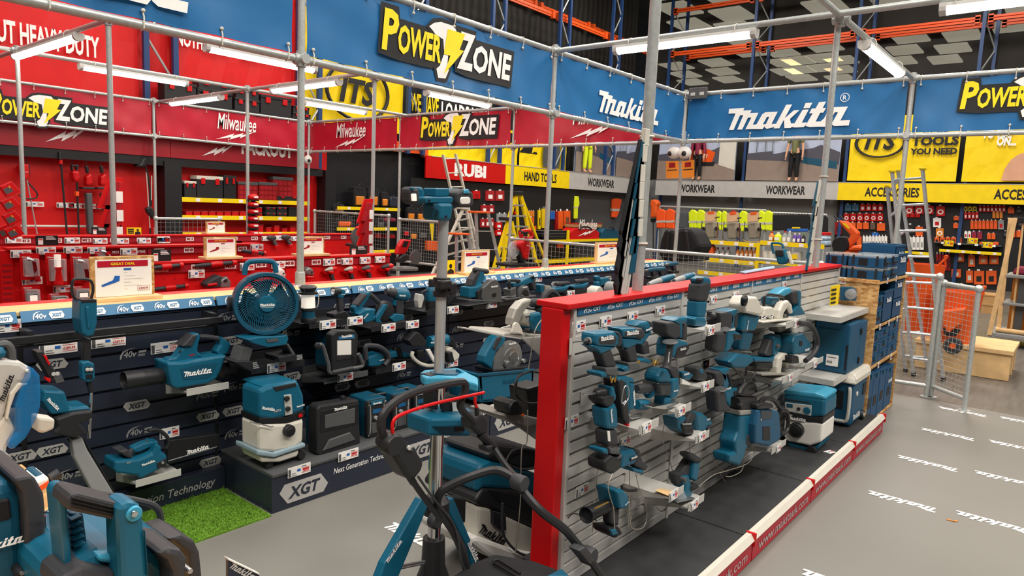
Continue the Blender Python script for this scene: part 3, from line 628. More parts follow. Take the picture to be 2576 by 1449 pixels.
def hstrip(x0,x1,z0,z1,kind):
 build('header_strip','stripblue',MB().box(x0,x1,YG-.006,YG-.002,z0,z1),gg)
 n_=max(2,int(round((x1-x0)/.185)));h=z1-z0
 for k in range(n_):
  a=MB()
  P=Vector((x0+.04+k*(x1-x0-.02)/n_,YG-.008,z0+h*.2))
  if kind=='C':
   glyphs(a,[[(0,0),(.05,0),(.08,.35),(.16,.62),(.3,.85),(.62,1.02),(.28,.95),(.1,.75),(.0,.35)]],P,EX,EZ,.1,h*.66)
   text(a,'12v',P+EX*.014,EX,EZ,.05,h*.42,.02,.2);text(a,'CXT',P+EX*.072+EZ*h*.06,EX,EZ,.06,h*.5,.03,.2)
  else:
   for q in(0,.032):glyphs(a,[[(0,0),(.7,0),(1,.3),(1,1),(0,1),(0,.78),(.7,.78),(.7,.3),(0,.2)],[(0,.2),(.25,.2),(.25,.8),(0,.8)]],P+EX*q,EX,EZ,.026,h*.5)
   text(a,'lt',P+EX*.066,EX,EZ,.028,h*.66,.02,.2)
  build('lettering','logowhite',a,gg)
q0=FY('t',20,250,YG);q1=FY('t',20,160,YG);hstrip(2.385,3.345,q0.z,q1.z,'C')
q0=FY('v',830,215,YG);q1=FY('v',830,150,YG);hstrip(3.66,4.33,q0.z,q1.z,'L');hstrip(4.36,5.32,q0.z,q1.z,'L')
for i in range(5):
 a0,b_=((1.72,2.47),(2.47,3.465),(3.465,4.465),(4.465,5.475),(5.475,6.47))[i]
 t=thing('base_deck','black-topped base deck with red web address strip, '+('nearest the camera beyond the red end post','at the bottom edge of the photo','second from the front','third from the front, below the breaker','farthest, carrying the vacuum and cool box')[i],'base deck',(a0,1.4,0),'base decks')
 build('top','deck',MB().box(a0+.004,b_-.004,1.19,1.90 if i<4 else 1.6,.10,.14),t,.003)
 build('front_strip','red' if 0 else 'bannerred',MB().box(a0+.006,b_-.006,1.158,1.17,.012,.126),t,.002)
 build('price_rail','cream',MB().prism([(a0+.006,1.15,.126),(a0+.006,1.145,.134),(a0+.006,1.165,.165),(a0+.006,1.19,.165),(a0+.006,1.19,.126)],(b_-a0-.012,0,0)),t)
 build('end_clip','red',MB().box(b_-.012,b_+.006,1.142,1.195,.10,.17),t,.003)
 build('plinth_box','dark',MB().box(a0+.01,b_-.01,1.2,1.9,.003,.1),t)
 a=MB();text(a,'www.makitauk.com',(a0+(.09),1.156,.042),EX,EZ,b_-a0-.16,.056,.004,0);build('lettering','signgrey',a,t)
# ---- red rows
def red_row(label,y,x0,x1,z1,tag_,pitch,zlow=0,word=None):
 t=thing('display_gondola',label,'display gondola',(x0,y,0))
 n_=max(1,int(round((x1-x0)/1.0)));d=(x1-x0)/n_
 for i in range(n_):
  a=x0+i*d;m_=MB().box(a+.004,a+d-.004,y,y+.03,zlow,z1-.085);build('pegboard','pegboard',m_,t)
  build('header','burgundy',MB().box(a+.004,a+d-.004,y-.014,y+.03,z1-.085,z1-.02),t,.002);build('cap','red',MB().box(a+.002,a+d-.002,y-.03,y+.09,z1-.02,z1),t,.003)
  h=MB()
  for r in range(7):
   for c in range(14):h.add([Vector((a+.05+c*(d-.1)/13+dx,y-.0015,z1-.13-r*.06+dz))for dx,dz in((-.004,-.004),(.004,-.004),(.004,.004),(-.004,.004))],[(0,1,2,3)])
  build('peg_holes','reddk',h,t)
 build('shelf','red',MB().box(x0,x1,y-.3,y,z1-.62,z1-.59),t,.003);build('core','reddk',MB().box(x0,x1,y+.03,y+.1,0,z1-.02),t)
 x=x0+.06
 while x<x1-.1:
  wd=len(tag_)*.030;w1=MB();k1=MB()
  glyphs(w1,[[(0,0),(1,0),(1,1),(0,1)]],(x,y-.0155,z1-.074),EX,EZ,wd,.044);text(k1,tag_[0],(x+wd*.08,y-.0165,z1-.066),EX,EZ,wd*.3,.028,.05);text(k1,tag_[1:],(x+wd*.42,y-.0165,z1-.066),EX,EZ,wd*.5,.028,.05);x+=pitch
  build('tag_ground','logowhite',w1,t);build('lettering','reddk',k1,t)
 return t
red_row('red pegboard row with four red impact drivers, nearest of the red rows',5.0,2.08,4.27,1.3,'M18',.255)
lt_=red_row('red pegboard row behind it with lighting blister packs at its left end',6.5,2.72,3.82,1.3,'M18',.27)
t=thing('display_gondola','red pegboard bay with clear blister packs of lights at the left','display gondola',(1.68,6.5,0))
for i in range(1):build('pegboard','pegboard',MB().box(1.70,2.70,6.5,6.53,0,1.215),t)
build('header','burgundy',MB().box(1.70,2.715,6.486,6.53,1.215,1.28),t);build('cap','red',MB().box(1.66,2.715,6.46,6.59,1.28,1.3),t,.003);build('end_post','red',MB().box(1.62,1.70,6.48,6.58,0,1.28),t,.004)
h=MB()
for k in range(20):h.box(1.628,1.69,6.477,6.481,.3+k*.045,.318+k*.045)
build('slots','reddk',h,t);build('shelf','red',MB().box(1.62,2.7,6.2,6.5,.56,.6),t,.003)
for x in(1.78,2.1,2.42):
 w1=MB();k1=MB()
 for dx,s_ in((0,'M12'),(.10,'M18')):glyphs(k1,[[(0,0),(1,0),(1,1),(0,1)]],(x+dx,6.4845,1.228),EX,EZ,.07,.036);text(w1,s_,(x+dx+.008,6.483,1.234),EX,EZ,.054,.024,.04)
 text(w1,'LIGHTING',(x+.18,6.483,1.234),EX,EZ,.1,.022,.03);build('tag_ground','reddk',k1,t);build('lettering','logowhite',w1,t)
red_row('red pegboard row tagged M12, farthest of the red rows',8.0,-.6,6.4,1.3,'M12',.27)
# ---- brackets and shelves on the slatwalls
def shelf(label,fr,l,r,yf,yw,m_='shelfmetal',lip=.018,grp='small slatwall shelves'):
 a=FY(fr,l[0],l[1],yf);b_=FY(fr,r[0],r[1],yf);z=(a.z+b_.z)/2
 t=thing('display_shelf',label,'shelf',((a.x+b_.x)/2,yw,z),grp)
 build('plate',m_,MB().box(a.x,b_.x,yf,yw+.004,z-.006,z),t,.001);build('front_lip',m_,MB().box(a.x,b_.x,yf-.004,yf,z-.022,z+lip),t,.001)
 build('back_tab',m_,MB().box(a.x+.01,b_.x-.01,yw-.003,yw+.004,z,z+.05),t,.001)
 build('gusset',m_,MB().prism([(a.x,yf,z-.006),(a.x,yw,z-.006),(a.x,yw,z-.06)],(.004,0,0)),t);return t,a,b_,z
def tagc(label,fr,x,y,yf,w_=.105,h_=.05,price=None,grp='price cards on the shelf edges'):
 p=FY(fr,x,y,yf);return card(label,(p.x,yf,p.z),EX,EZ,w_,h_,price,grp)
GYF=1.36
for lb,l,r,fr in(('under the standing multi-tool',(1510,405),(1680,330),'t'),('under the jigsaw',(1190,1290),(1360,1185),'t'),('under the small compact saw',(1470,1030),(1610,930),'t'),
                 ('below the black nailer',(800,370),(1010,235),'u'),('holding a yellow paper note',(1120,1100),(1280,960),'u'),('under the small planer',(1410,462),(1555,375),'u'),
                 ('under the laminate trimmer, near the deck',(1330,1195),(1500,1060),'u'),('under the upper circular saw',(970,690),(1185,600),'v'),('under the lower circular saw',(930,1290),(1125,1165),'v'),
                 ('under the teal chainsaw',(1170,1140),(1370,1035),'v'),('under the teal coffee maker',(2230,580),(2385,470),'u')):
 shelf('small grey slatwall shelf '+lb,fr,l,r,GYF,YG)
XYF=3.70
for lb,l,r,fr,m_ in(('under the blower',(2010,1400),(2465,1320),'p','shelfmetal'),('under the fan, dark',(300,1265),(880,1155),'q','black'),('under the lantern and torch, dark',(930,775),(1520,690),'q','black'),('under the metal saw, dark',(1600,800),(2110,735),'q','black'),
                     ('under the square work light, dark',(1090,1370),(1565,1270),'q','greydk'),('under the grinders, dark',(1650,1245),(2200,1170),'q','black'),('under the router, dark',(2200,625),(2490,585),'q','black'),('under the plunge saw, dark',(640,570),(1080,515),'s','black'),
                     ('under the sanders, dark',(1640,420),(1940,385),'s','black'),('under the chainsaw',(1460,455),(1950,320),'w','shelfmetal'),('under the rear-handle saw, dark',(1090,545),(1360,500),'s','black')):
 shelf('slatwall shelf '+lb,fr,l,r,XYF,XW,m_)
for lb,fr,x,y,pr in(('left of the impact driver','t',80,425,None),('above the impact driver','t',375,365,None),('above the middle drill','t',675,310,None),('right end of the top row by the seam','t',978,240,None),
                     ('on the shelf under the multi-tool','t',1535,455,None),('under the compact saw','t',1480,1065,None),('on the jigsaw shelf','t',1212,1335,None),('at the far left edge by the red post','u',5,345,None),
                     ('on the shelf below the nailer','u',830,410,None),('left of the sealant gun','u',122,1090,None),('on the shelf with the yellow note','u',1130,1135,None),('on the lowest shelf by the trimmer','u',1360,1235,None),
                     ('on the planer shelf','u',1437,495,None),('on the coffee maker shelf','u',2283,605,None),('behind the recip saw','u',595,550,None),('right of the multi-tool','v',150,455,None),('above the angle grinder','v',395,405,None),
                     ('above the upper circular saw','v',925,280,None),('on the upper circular saw shelf','v',1055,705,None),('on the lower circular saw shelf','v',993,1295,None),('on the chainsaw shelf','v',1265,1150,None),('behind the hammer drill','v',70,1155,None),('behind the compact saw','t',1478,815,None)):
 on=any(s in lb for s in('shelf','under'))
 tagc('price card on the grey slatwall, '+lb,fr,x,y,GYF-.008 if on else YG-.004,.085 if on else.1,.048,pr,'price cards on the grey slatwall')
for lb,fr,x,y,pr in(('under the fan','q',482,1285,None),('left one under the lantern','q',1048,815,None),('under the torch','q',1348,772,None),('under the metal saw','q',1715,845,None),('under the heat gun','q',1978,808,None),('under the square work light','q',1240,1385,None),
                     ('under the grinders','q',1832,1265,None),('beside the light tower under the router','s',365,645,None),('under the plunge saw','s',792,585,None),('under the band saw','s',358,1225,None),('under the first sander','s',1655,460,None),('under the second sander','s',1872,425,None)):
 tagc('price card on the dark slatwall, '+lb,fr,x,y,XYF-.008,.125,.058,pr,'price cards on the dark slatwall')
for lb,fr,x,y,pr in(('left of the trimmer shaft, reading 289.99','p',425,1010,'£289.99'),('right of the trimmer shaft, reading 269.99','p',985,935,'£269.99'),('left of the blower handle, reading 204.99','p',1628,995,'£204.99'),('above the chainsaw','g',1205,425,None),('at the far left edge','p',-60,770,None),('far right by the pole','s',1310,300,None)):
 tagc('price card on the dark slatwall, '+lb,fr,x,y,XW-.004,.17 if pr else.11,.062,pr,'price cards on the dark slatwall')
for lb,fr,x,y in(('on the plinth edge below the vacuum','r',705,1390),('on the plinth edge below the box radio','r',1250,1215),('on the plinth edge left of the teal crate','h',1055,240)):tagc('price card '+lb,fr,x,y,3.364,.15,.06,None,'price cards on the plinths')
c=FZ('i',1098,515,.142);card('price card lying on the black deck by the far vacuum',(c.x-.03,c.y-.02,.1425),(.9,-.3,0),(.3,.9,0),.075,.05)
# ================================================================ tools on the dark slatwall
YX=3.70
TK,BK='teal','black'
gW='tools on the dark slatwall';gG='tools on the grey slatwall'
# -- fan, built round its own tilted axis
c=FY('q',465,527,3.66);sc=mpp('q',c);fa=.38;n_=Vector((-sin(fa),-cos(fa),.05)).normalized();fu=Vector((cos(fa),-sin(fa),0));fv=n_.cross(fu)*-1 if n_.cross(fu).z<0 else n_.cross(fu)
t=thing('fan','round teal cage fan on a black stand between blower and lantern','fan',(c.x,3.66,c.z-.32));R_=332*sc
build('ring','tealdk',MB().lathe(c+n_*.05,c-n_*.13,[(0,R_*.90),(0,R_),(.2,R_*1.02),(.75,R_*1.0),(.9,R_*.93),(.9,R_*.86),(.1,R_*.86),(0,R_*.9)],48),t)
build('motor','dark',MB().lathe(c-n_*.04,c-n_*.2,[(0,R_*.2),(.3,R_*.24),(1,R_*.2)],24),t);build('rear_grille','dark',(lambda g:([g.torus(c-n_*.13,n_,R_*k,.003,40,4)for k in(.35,.55,.75,.88)],g)[1])(MB()),t)
a=MB()
for k in(.34,.48,.62,.76,.9):a.torus(c+n_*(.05-.015*k),n_,R_*k,.0022,48,4)
for k in range(64):
 th=2*pi*k/64;a.tube([c+n_*(.052-.012*r)+(fu*cos(th+(r-.25)*.85)+fv*sin(th+(r-.25)*.85))*R_*r for r in(.2,.35,.5,.65,.8,.92)],.0021,4)
build('grille','teal',a,t)
build('hub','teal',MB().lathe(c+n_*.03,c+n_*.062,[(0,R_*.27),(.7,R_*.27),(1,R_*.24)],32),t)
bl=MB()
for k in range(5):
 th=2*pi*k/5;e1=fu*cos(th)+fv*sin(th);e2=fu*cos(th+.9)+fv*sin(th+.9);bl.poly([c+e1*R_*.2-n_*.02,c+e1*R_*.82-n_*.0,c+e2*R_*.82-n_*.05,c+e2*R_*.2-n_*.04])
build('blades','dark',bl,t)
a=MB();wordmark(a,c+n_*.064-fu*R_*.235-fv*.012,fu,fv,R_*.47,.22);a.prism([c+n_*.0635-fu*R_*.2-fv*R_*.11,c+n_*.0635+fu*R_*.2-fv*R_*.11,c+n_*.0635+fu*R_*.2-fv*R_*.1,c+n_*.0635-fu*R_*.2-fv*R_*.1],n_*.0005);build('lettering','logowhite',a,t)
a=MB();a.tube(smooth([c+fu*x*R_+fv*z*R_-n_*.03 for x,z in((-.62,.92),(-.56,1.25),(-.36,1.36),(.16,1.36),(.32,1.26),(.36,.98))],3),.016,8);build('handle','teal',a,t)
for s in(-1,1):build('pivot','black',MB().lathe(c+fu*s*R_*1.0-n_*.04,c+fu*s*R_*1.13-n_*.04,[(0,.04),(.6,.045),(1,.038)],14),t)
def PL(t,nm,m_,fr,Y,pts,th,bv=0):build(nm,m_,MB().prism(TR(fr,pts,Y),(0,th,0)),t,bv)
PL(t,'base',TK,'q',3.58,[250,915,400,890,620,880,700,870,715,910,690,975,490,1005,330,960],.14,.006);PL(t,'control_panel','greydk','q',3.576,[465,920,590,905,610,935,490,952],.01)
PL(t,'leg','greydk','q',3.62,[215,1000,335,1000,290,1150,165,1150],.1,.004);PL(t,'leg','greydk','q',3.62,[690,970,715,965,790,1080,750,1080],.1,.004)
PL(t,'foot',BK,'q',3.6,[100,1150,300,1150,405,1215,330,1255,290,1250],.16,.004);PL(t,'foot',BK,'q',3.6,[600,1110,780,1075,880,1130,800,1150,620,1170],.16,.004)
a=MB()
for k in range(4):
 a.prism(TR('q',[325+k*2,1170+k*18,370+k*8,1160+k*18,372+k*8,1170+k*18,327+k*2,1180+k*18],3.597),(0,.004,0));a.prism(TR('q',[800,1088+k*14,860,1080+k*14,862,1088+k*14,802,1096+k*14],3.597),(0,.004,0))
build('foot_tread','grey',a,t)
tool('leaf_blower','teal leaf blower with black nozzle on a grey shelf','leaf blower','p',YX,[
 ('P','motor_housing',TK,0,.17,.012,[1800,1085,1960,1080,2380,1010,2450,1000,2425,1060,2385,1170,2340,1255,2240,1310,1900,1368,1850,1330,1820,1200]),
 ('P','front_pillar',TK,.05,.07,.008,[1790,1085,1830,1035,1900,1030,1985,910,2070,780,2150,765,2165,800,2140,890,2132,960,2190,1010,2010,1075]),
 ('P','rear_pillar',TK,.05,.07,.008,[2390,800,2495,880,2455,990,2365,1015,2335,965,2385,890]),
 ('P','grip_pad','rubber',.035,.10,.008,[1965,910,2085,780,2135,785,2075,910]),('T','grip','rubber',.085,27,[2150,800,2250,805,2350,825,2410,850]),
 ('P','side_panel','tealdk',-.002,.01,0,[1945,1150,2100,1110,2350,1080,2290,1210,2240,1250,1980,1265]),
 ('L','nozzle','black',.085,[1330,1275,1850,1205],[(.12,8),(.1,76),(0,86),(0,93),(.05,95),(.35,88),(.36,90),(.38,87),(.97,76),(1,90)]),('L','air_intake','black',.085,[2385,1150,2450,1140],[(0,100),(.8,100),(1,70)]),
 ('W','logowhite',-.004,[1985,1235,2285,1190]),('X','XGT','red',.048,[2035,1015,2105,1005],22),('C','bolt','chrome',.045,(1945,960),14,.01)],gW)
tool('line_trimmer','teal line trimmer power head with black loop handle, upright','line trimmer','p',3.62,[
 ('T','loop_handle','black',.05,15,[820,400,785,350,775,270,785,200,830,178,950,185,995,225,1003,310,985,385]),
 ('P','motor_cover',TK,0,.12,.012,[870,412,1055,410,1055,650,1020,790,940,815,890,770,865,620]),('P','vent','black',-.002,.1,0,[885,405,1045,402,1040,432,880,434]),
 ('P','front_ridge','teal',-.008,.02,.004,[925,480,965,475,980,700,950,720]),('P','shaft_sleeve','black',.04,.045,.006,[905,815,985,820,985,1075,905,1065]),
 ('P','control_pod',TK,.02,.05,.008,[880,1080,960,1062,1020,1095,1030,1260,960,1300,890,1270]),('P','button_panel','black',.016,.01,0,[920,1130,1005,1128,1005,1185,920,1187]),('P','display','dark',.016,.01,0,[930,1212,1000,1208,1000,1255,930,1258]),
 ('C','button','lgrey',.012,(945,1158),20,.006),('C','button','lgrey',.012,(985,1156),20,.006),
 ('L','shaft','black',.05,[955,1290,985,1400],[(0,30),(1,26)]),('L','tube','chrome',.05,[985,1390,960,1895],[(0,19),(1,19)])],gW)
tool('hedge_trimmer','black and teal hedge trimmer with red trigger and grey blade cover','hedge trimmer','p',3.58,[
 ('P','handle','black',0,.07,.006,[385,960,470,955,560,1120,700,1290,640,1320,560,1290,480,1150,400,1020]),('P','trigger','red',-.006,.03,.002,[465,1000,500,1000,545,1100,528,1115]),('P','trigger_lever','red',-.006,.03,.002,[500,1240,555,1260,540,1300,495,1270]),
 ('P','button_panel','greydk',-.005,.02,.002,[555,1190,650,1182,700,1288,610,1310]),('C','button','lgrey',-.008,(580,1208),19,.006),('C','button','lgrey',-.008,(622,1204),19,.006),
 ('P','motor',TK,.0,.15,.012,[473,1379,700,1390,760,1570,960,1550,1000,1600,640,1640,560,1650,460,1500]),('P','gear_case','black',-.03,.14,.01,[600,1690,802,1622,1002,1598,1005,1680,870,1737,960,1850,802,1894,573,1851,630,1780]),
 ('P','blade_cover','grey',.0,.05,.006,[773,1909,888,1887,945,2023,1231,2496,1031,2503,1002,2482,802,2109]),('P','cover_rail','dark',.03,.03,.004,[740,1915,775,1905,1050,2500,1010,2500]),('P','cover_rail','dark',.03,.03,.004,[885,1890,910,1890,1250,2490,1225,2495]),('W','logowhite',-.004,[500,1480,620,1600])],gW)
tool('chainsaw','teal chainsaw with long black bar cover on the lowest grey shelf','chainsaw','w',3.70,[
 ('P','bar_cover','dark',.05,.04,.004,[1800,-10,2363,-82,2380,-20,2363,47,1810,235]),('W','logowhite',.046,[2015,140,2255,72]),('P','cover_stripe','grey',.047,.003,0,[1815,205,2340,52,2345,58,1815,214]),
 ('P','motor_housing',TK,0,.14,.012,[1235,210,1500,190,1640,130,1690,10,1745,60,1745,110,1805,150,1810,260,1720,300,1590,370,1510,410,1490,370,1250,340,1228,300]),
 ('P','rear_handle',TK,.04,.06,.008,[1430,75,1560,15,1700,-15,1720,20,1510,115,1450,120]),('T','grip','rubber',.06,30,[1385,170,1430,90,1600,10]),('P','grip_base','rubber',.02,.1,.01,[1275,110,1380,78,1435,150,1425,195,1345,160]),
 ('T','hand_guard','black',.03,20,[1600,-120,1690,-132,1790,-68,1819,4,1790,76]),('P','sprocket_plate','black',-.005,.02,.002,[1690,235,1795,180,1800,268,1705,290]),('C','bolt','chrome',-.012,(1757,228),16,.01),
 ('W','logowhite',-.004,[1530,268,1672,215]),('X','XGT','signgrey',-.003,[1365,240,1415,232],18)],gW)
tool('lantern','white globe lantern with wire cage and black cap at the foot of the near pole','lantern','q',3.74,[
 ('L','battery_base','dark',0,[930,730,930,680],[(0,84),(.8,84),(1,78)]),('L','body','tealdk',0,[928,690,924,580],[(0,70),(.5,66),(1,76)]),('L','collar','black',0,[924,600,924,572],[(0,80),(1,80)]),('L','globe','ledglow',0,[923,576,922,428],[(0,75),(1,70)]),
 ('L','cap','black',0,[922,425,920,330],[(0,98),(.2,100),(.3,72),(.55,84),(.75,96),(.95,70),(1,20)]),
 ('T','cage_wire','chrome',-.02,6,[905,592,830,560,806,440,825,405,900,402]),('T','cage_wire','chrome',-.02,6,[955,590,1025,560,1037,445,1012,408,940,402])],gW)
tool('torch','teal work torch with round black lens beside the lantern','torch','q',3.72,[
 ('L','head','black',.02,[1190,402,1262,398],[(0,40),(0,46),(.3,48),(1,38)]),('L','lens','chrome',.02,[1186,402,1192,402],[(0,30),(1,38)]),('P','body',TK,0,.05,.006,[1245,365,1325,382,1332,430,1300,475,1250,465]),('P','grip','rubber',.005,.04,.006,[1250,465,1303,470,1312,625,1268,628]),
 ('P','battery_foot','dark',-.02,.09,.006,[1200,645,1320,610,1365,640,1360,695,1200,690]),('W','logowhite',-.003,[1280,440,1325,432])],gW)
tool('metal_cutting_saw','teal metal cutting saw with black blade guard beside the heat gun','saw','q',3.70,[
 ('C','blade_guard','black',.02,(1768,620),118,.05),('P','rear_handle',TK,.03,.05,.008,[1415,575,1555,410,1592,403,1605,440,1490,600,1495,650,1440,680]),('P','grip','rubber',.025,.06,.006,[1440,545,1545,425,1572,440,1470,572]),
 ('T','front_handle','rubber',.03,26,[1590,430,1640,475,1690,525]),('P','motor',TK,0,.1,.01,[1450,640,1545,590,1660,588,1640,660,1700,690,1560,742,1535,735]),('P','guard_arm',TK,-.01,.03,.004,[1655,680,1755,535,1787,545,1700,700,1722,740,1660,732]),('W','logowhite',-.004,[1525,700,1575,640])],gW)
tool('heat_gun','teal heat gun with wide black nozzle above the metal saw shelf','heat gun','q',3.70,[
 ('L','nozzle','rubber',.04,[1760,400,1872,418],[(0,22),(0,30),(.3,34),(.35,44),(1,58)]),('L','motor_housing',TK,.04,[1850,415,2000,448],[(0,55),(.3,76),(.8,72),(1,42)]),('P','grip','rubber',.015,.05,.006,[1880,490,1962,500,1950,645,1882,645]),
 ('P','battery_foot',TK,0,.09,.006,[1812,690,1870,640,1960,650,1962,705,1850,732]),('P','trigger',TK,.02,.03,.002,[1855,490,1885,495,1870,560,1850,545]),('W','logowhite',-.04,[1905,450,1975,455])],gW)
tool('router','teal plunge router with a clear dust bag behind the light tower','router','s',3.70,[
 ('L','base','black',.05,[192,595,192,495],[(0,62),(1,62)]),('L','motor',TK,.05,[192,498,195,350],[(0,58),(.2,62),(.9,60),(1,48)]),('L','top_cap','black',.05,[200,352,202,268],[(0,38),(.6,42),(1,36)]),('P','dust_bag','lgrey',.02,.05,.008,[60,425,110,432,122,470,90,580,60,582,50,500]),('T','hose','black',.04,12,[150,390,100,402,82,450]),
 ('P','side_handle','black',.0,.08,.01,[380,350,430,352,446,470,375,545]),('P','side_motor',TK,.02,.06,.01,[355,370,405,360,400,500,355,510])],gW)
tool('plunge_saw','plunge saw with grey blade case and teal body below the framed offer sign','saw','s',3.70,[
 ('P','motor',TK,0,.1,.01,[600,355,700,345,745,310,760,420,690,470,595,468]),('P','handle',TK,.03,.06,.008,[660,355,718,170,762,185,778,262,705,350]),('P','grip','rubber',.025,.07,.008,[615,345,640,270,700,178,728,192,660,350]),('L','top_handle','rubber',.05,[648,163,805,187],[(0,18),(.1,28),(.9,28),(1,18)]),
 ('P','blade_case','gunmetal',-.03,.06,.008,[740,475,752,360,850,275,900,268,930,320,950,380,957,490,770,522]),('P','front_guard','black',-.02,.08,.006,[690,400,742,365,752,482,700,500]),('P','base_plate','greydk',-.04,.14,.002,[600,488,955,495,960,512,600,506]),('P','slot','dark',-.033,.01,0,[850,425,895,415,890,455,855,462]),('W','logowhite',-.034,[838,360,910,350])],gW)
tool('circular_saw','small rear-handle circular saw with a teal motor right of the plunge saw','saw','s',3.70,[
 ('P','base_plate','gunmetal',-.02,.14,.002,[1000,482,1320,442,1330,455,1000,495]),('C','blade_guard','gunmetal',-.01,(1195,432),98,.03),('C','blade','dark',-.016,(1208,440),62,.01),('C','hub','greydk',-.022,(1180,455),20,.012),('T','front_handle','black',.02,18,[1040,400,1032,300,1060,280,1145,288]),
 ('P','motor',TK,.02,.08,.008,[1075,310,1150,300,1240,250,1310,225,1300,300,1210,330,1080,350]),('P','rear_handle','rubber',.02,.05,.006,[1255,245,1300,228,1332,380,1300,382]),('P','gear_case','gunmetal',.0,.08,.006,[1040,380,1110,350,1110,440,1050,450]),('W','logowhite',-.014,[1178,365,1230,355])],gW)
tool('trim_saw','little teal and grey trim tool left of the sanders','power tool','s',3.72,[('P','body',TK,0,.08,.008,[1375,330,1420,320,1430,412,1380,418]),('P','guide','magn',-.02,.06,.006,[1420,330,1490,342,1480,400,1430,402]),('P','foot','black',-.01,.1,.004,[1370,415,1490,400,1492,412,1372,428])],gW)
for lb,dx,dy in(('nearer of two teal sheet sanders on the dark shelf',0,0),('farther of two teal sheet sanders on the dark shelf',205,-28)):
 tool('sander',lb,'sander','s',3.72,[('L','grip','rubber',.05,[1535+dx,320+dy,1682+dx,308+dy],[(0,16),(.08,25),(.9,24),(1,14)]),('P','body',TK,0,.1,.008,[1510+dx,372+dy,1640+dx,352+dy,1690+dx,330+dy,1685+dx,352+dy,1640+dx,395+dy,1520+dx,395+dy]),('P','pad','black',-.005,.11,.004,[1525+dx,397+dy,1640+dx,395+dy,1640+dx,415+dy,1530+dx,416+dy])],gW)
tool('router','teal trim router with round top beyond the sanders','router','s',3.72,[('L','motor',TK,.04,[1975,368,1975,228],[(0,38),(.5,38),(.58,28),(.72,30),(.8,37),(.95,34),(1,20)]),('P','grip',TK,0,.07,.008,[2018,262,2100,250,2130,272,2110,312,2050,330,2022,340]),('P','battery','black',.0,.08,.006,[2090,305,2180,295,2190,345,2100,360])],gW)
tool('work_light','square black work light with silver reflector on a folding stand','work light','q',3.60,[
 ('P','body','tealdk',.06,.2,.012,[1185,875,1240,822,1430,818,1462,870,1455,1140,1440,1195,1190,1250]),('P','bezel','black',0,.07,.01,[1175,870,1240,820,1430,815,1465,870,1455,1140,1440,1200,1180,1260]),('P','reflector','chrome',-.003,.01,0,[1230,930,1435,905,1435,1110,1230,1145]),('P','led_panel','white',-.006,.006,0,[1240,932,1388,928,1388,1080,1240,1088]),
 ('P','name_plate','stripblue',-.004,.006,0,[1255,890,1425,865,1425,905,1255,918]),('W','logowhite',-.008,[1280,902,1400,886]),('T','stand','greydk',-.05,20,[1040,975,1080,990,1140,1180,1172,1280,1400,1230,1505,1205,1505,1160,1465,1070]),('L','stand_grip','rubber',-.055,[1180,1275,1400,1228],[(0,24),(1,24)]),('P','foot','dark',.02,.16,.008,[1150,1250,1440,1195,1480,1260,1180,1300]),('C','pivot','rubber',-.03,(1045,990),34,.03)],gW)
tool('angle_grinder','teal angle grinder with large black loop handle right of the square light','angle grinder','q',3.70,[
 ('T','loop_handle','rubber',-.02,28,[1545,1130,1540,1000,1600,985,1690,1000,1770,1060,1790,1130,1745,1195]),('P','gear_head',TK,0,.1,.01,[1570,1110,1700,1062,1745,1090,1745,1170,1690,1205,1580,1212]),('L','motor_cap','black',.05,[1505,1160,1590,1165],[(0,40),(.2,48),(1,52)]),('W','logowhite',-.004,[1690,1150,1745,1138])],gW)
tool('angle_grinder','second teal and black grinder lying behind the loop-handle grinder','angle grinder','q',3.76,[('L','body','black',.04,[1880,1085,2035,1092],[(0,46),(.4,36),(1,32)]),('C','guard','dark',.02,(1890,1050),55,.03),('P','gear_head',TK,0,.07,.008,[1800,1060,1880,1040,1895,1110,1812,1122]),('P','battery',TK,.0,.08,.008,[1955,1065,2030,1062,2035,1110,1955,1115])],gW)
tool('band_saw','portable band saw with pale arched frame behind the light tower','band saw','q',3.66,[
 ('T','arch','cream',.02,20,[2050,1045,2045,1100,2110,1165,2200,1198,2320,1195]),('P','wheel_case','black',0,.08,.008,[2000,930,2090,835,2130,850,2210,940,2190,985,2050,992]),('L','motor',TK,.05,[2225,945,2430,915],[(0,58),(.1,66),(.9,64),(1,50)]),('P','end_case','cream',.02,.07,.01,[2420,1020,2480,998,2562,1080,2550,1130,2470,1172,2420,1190]),
 ('T','handle','black',.02,22,[2440,895,2482,940,2502,1005]),('P','shoe','black',-.02,.05,.006,[2430,1060,2480,1050,2505,1160,2450,1172]),('P','stop_bar','white',-.02,.02,.004,[2200,1032,2240,1020,2312,1160,2282,1168]),('P','guide','dark',0,.06,.006,[2100,1040,2170,1030,2200,1110,2120,1120]),('W','logowhite',-.03,[2245,960,2300,955])],gW)
for k,(x,y,lb)in enumerate(((1990,700,'first'),(2110,690,'second'),(2300,610,'third'))):
 x0=(x-1300)/6.038;p=((x/6.038+1300-1040)*4.287,(y/6.038+560-640)*4.287)
 X_,Y_=p;tool('drill',f'dark teal drill at the far end of the dark slatwall, {lb} from the left','drill','s',3.72,[('L','body','tealdk',.04,[X_-10,Y_+20,X_+90,Y_+6],[(0,14),(.3,24),(1,22)]),('L','chuck','gunmetal',.04,[X_-40,Y_+24,X_-8,Y_+20],[(0,10),(1,18)]),('P','grip','rubber',.02,.04,.006,[X_+50,Y_+20,X_+80,Y_+15,X_+100,Y_+90,X_+70,Y_+95]),('P','battery','black',0,.08,.006,[X_+50,Y_+90,X_+120,Y_+85,X_+120,Y_+115,X_+50,Y_+118])],gW)
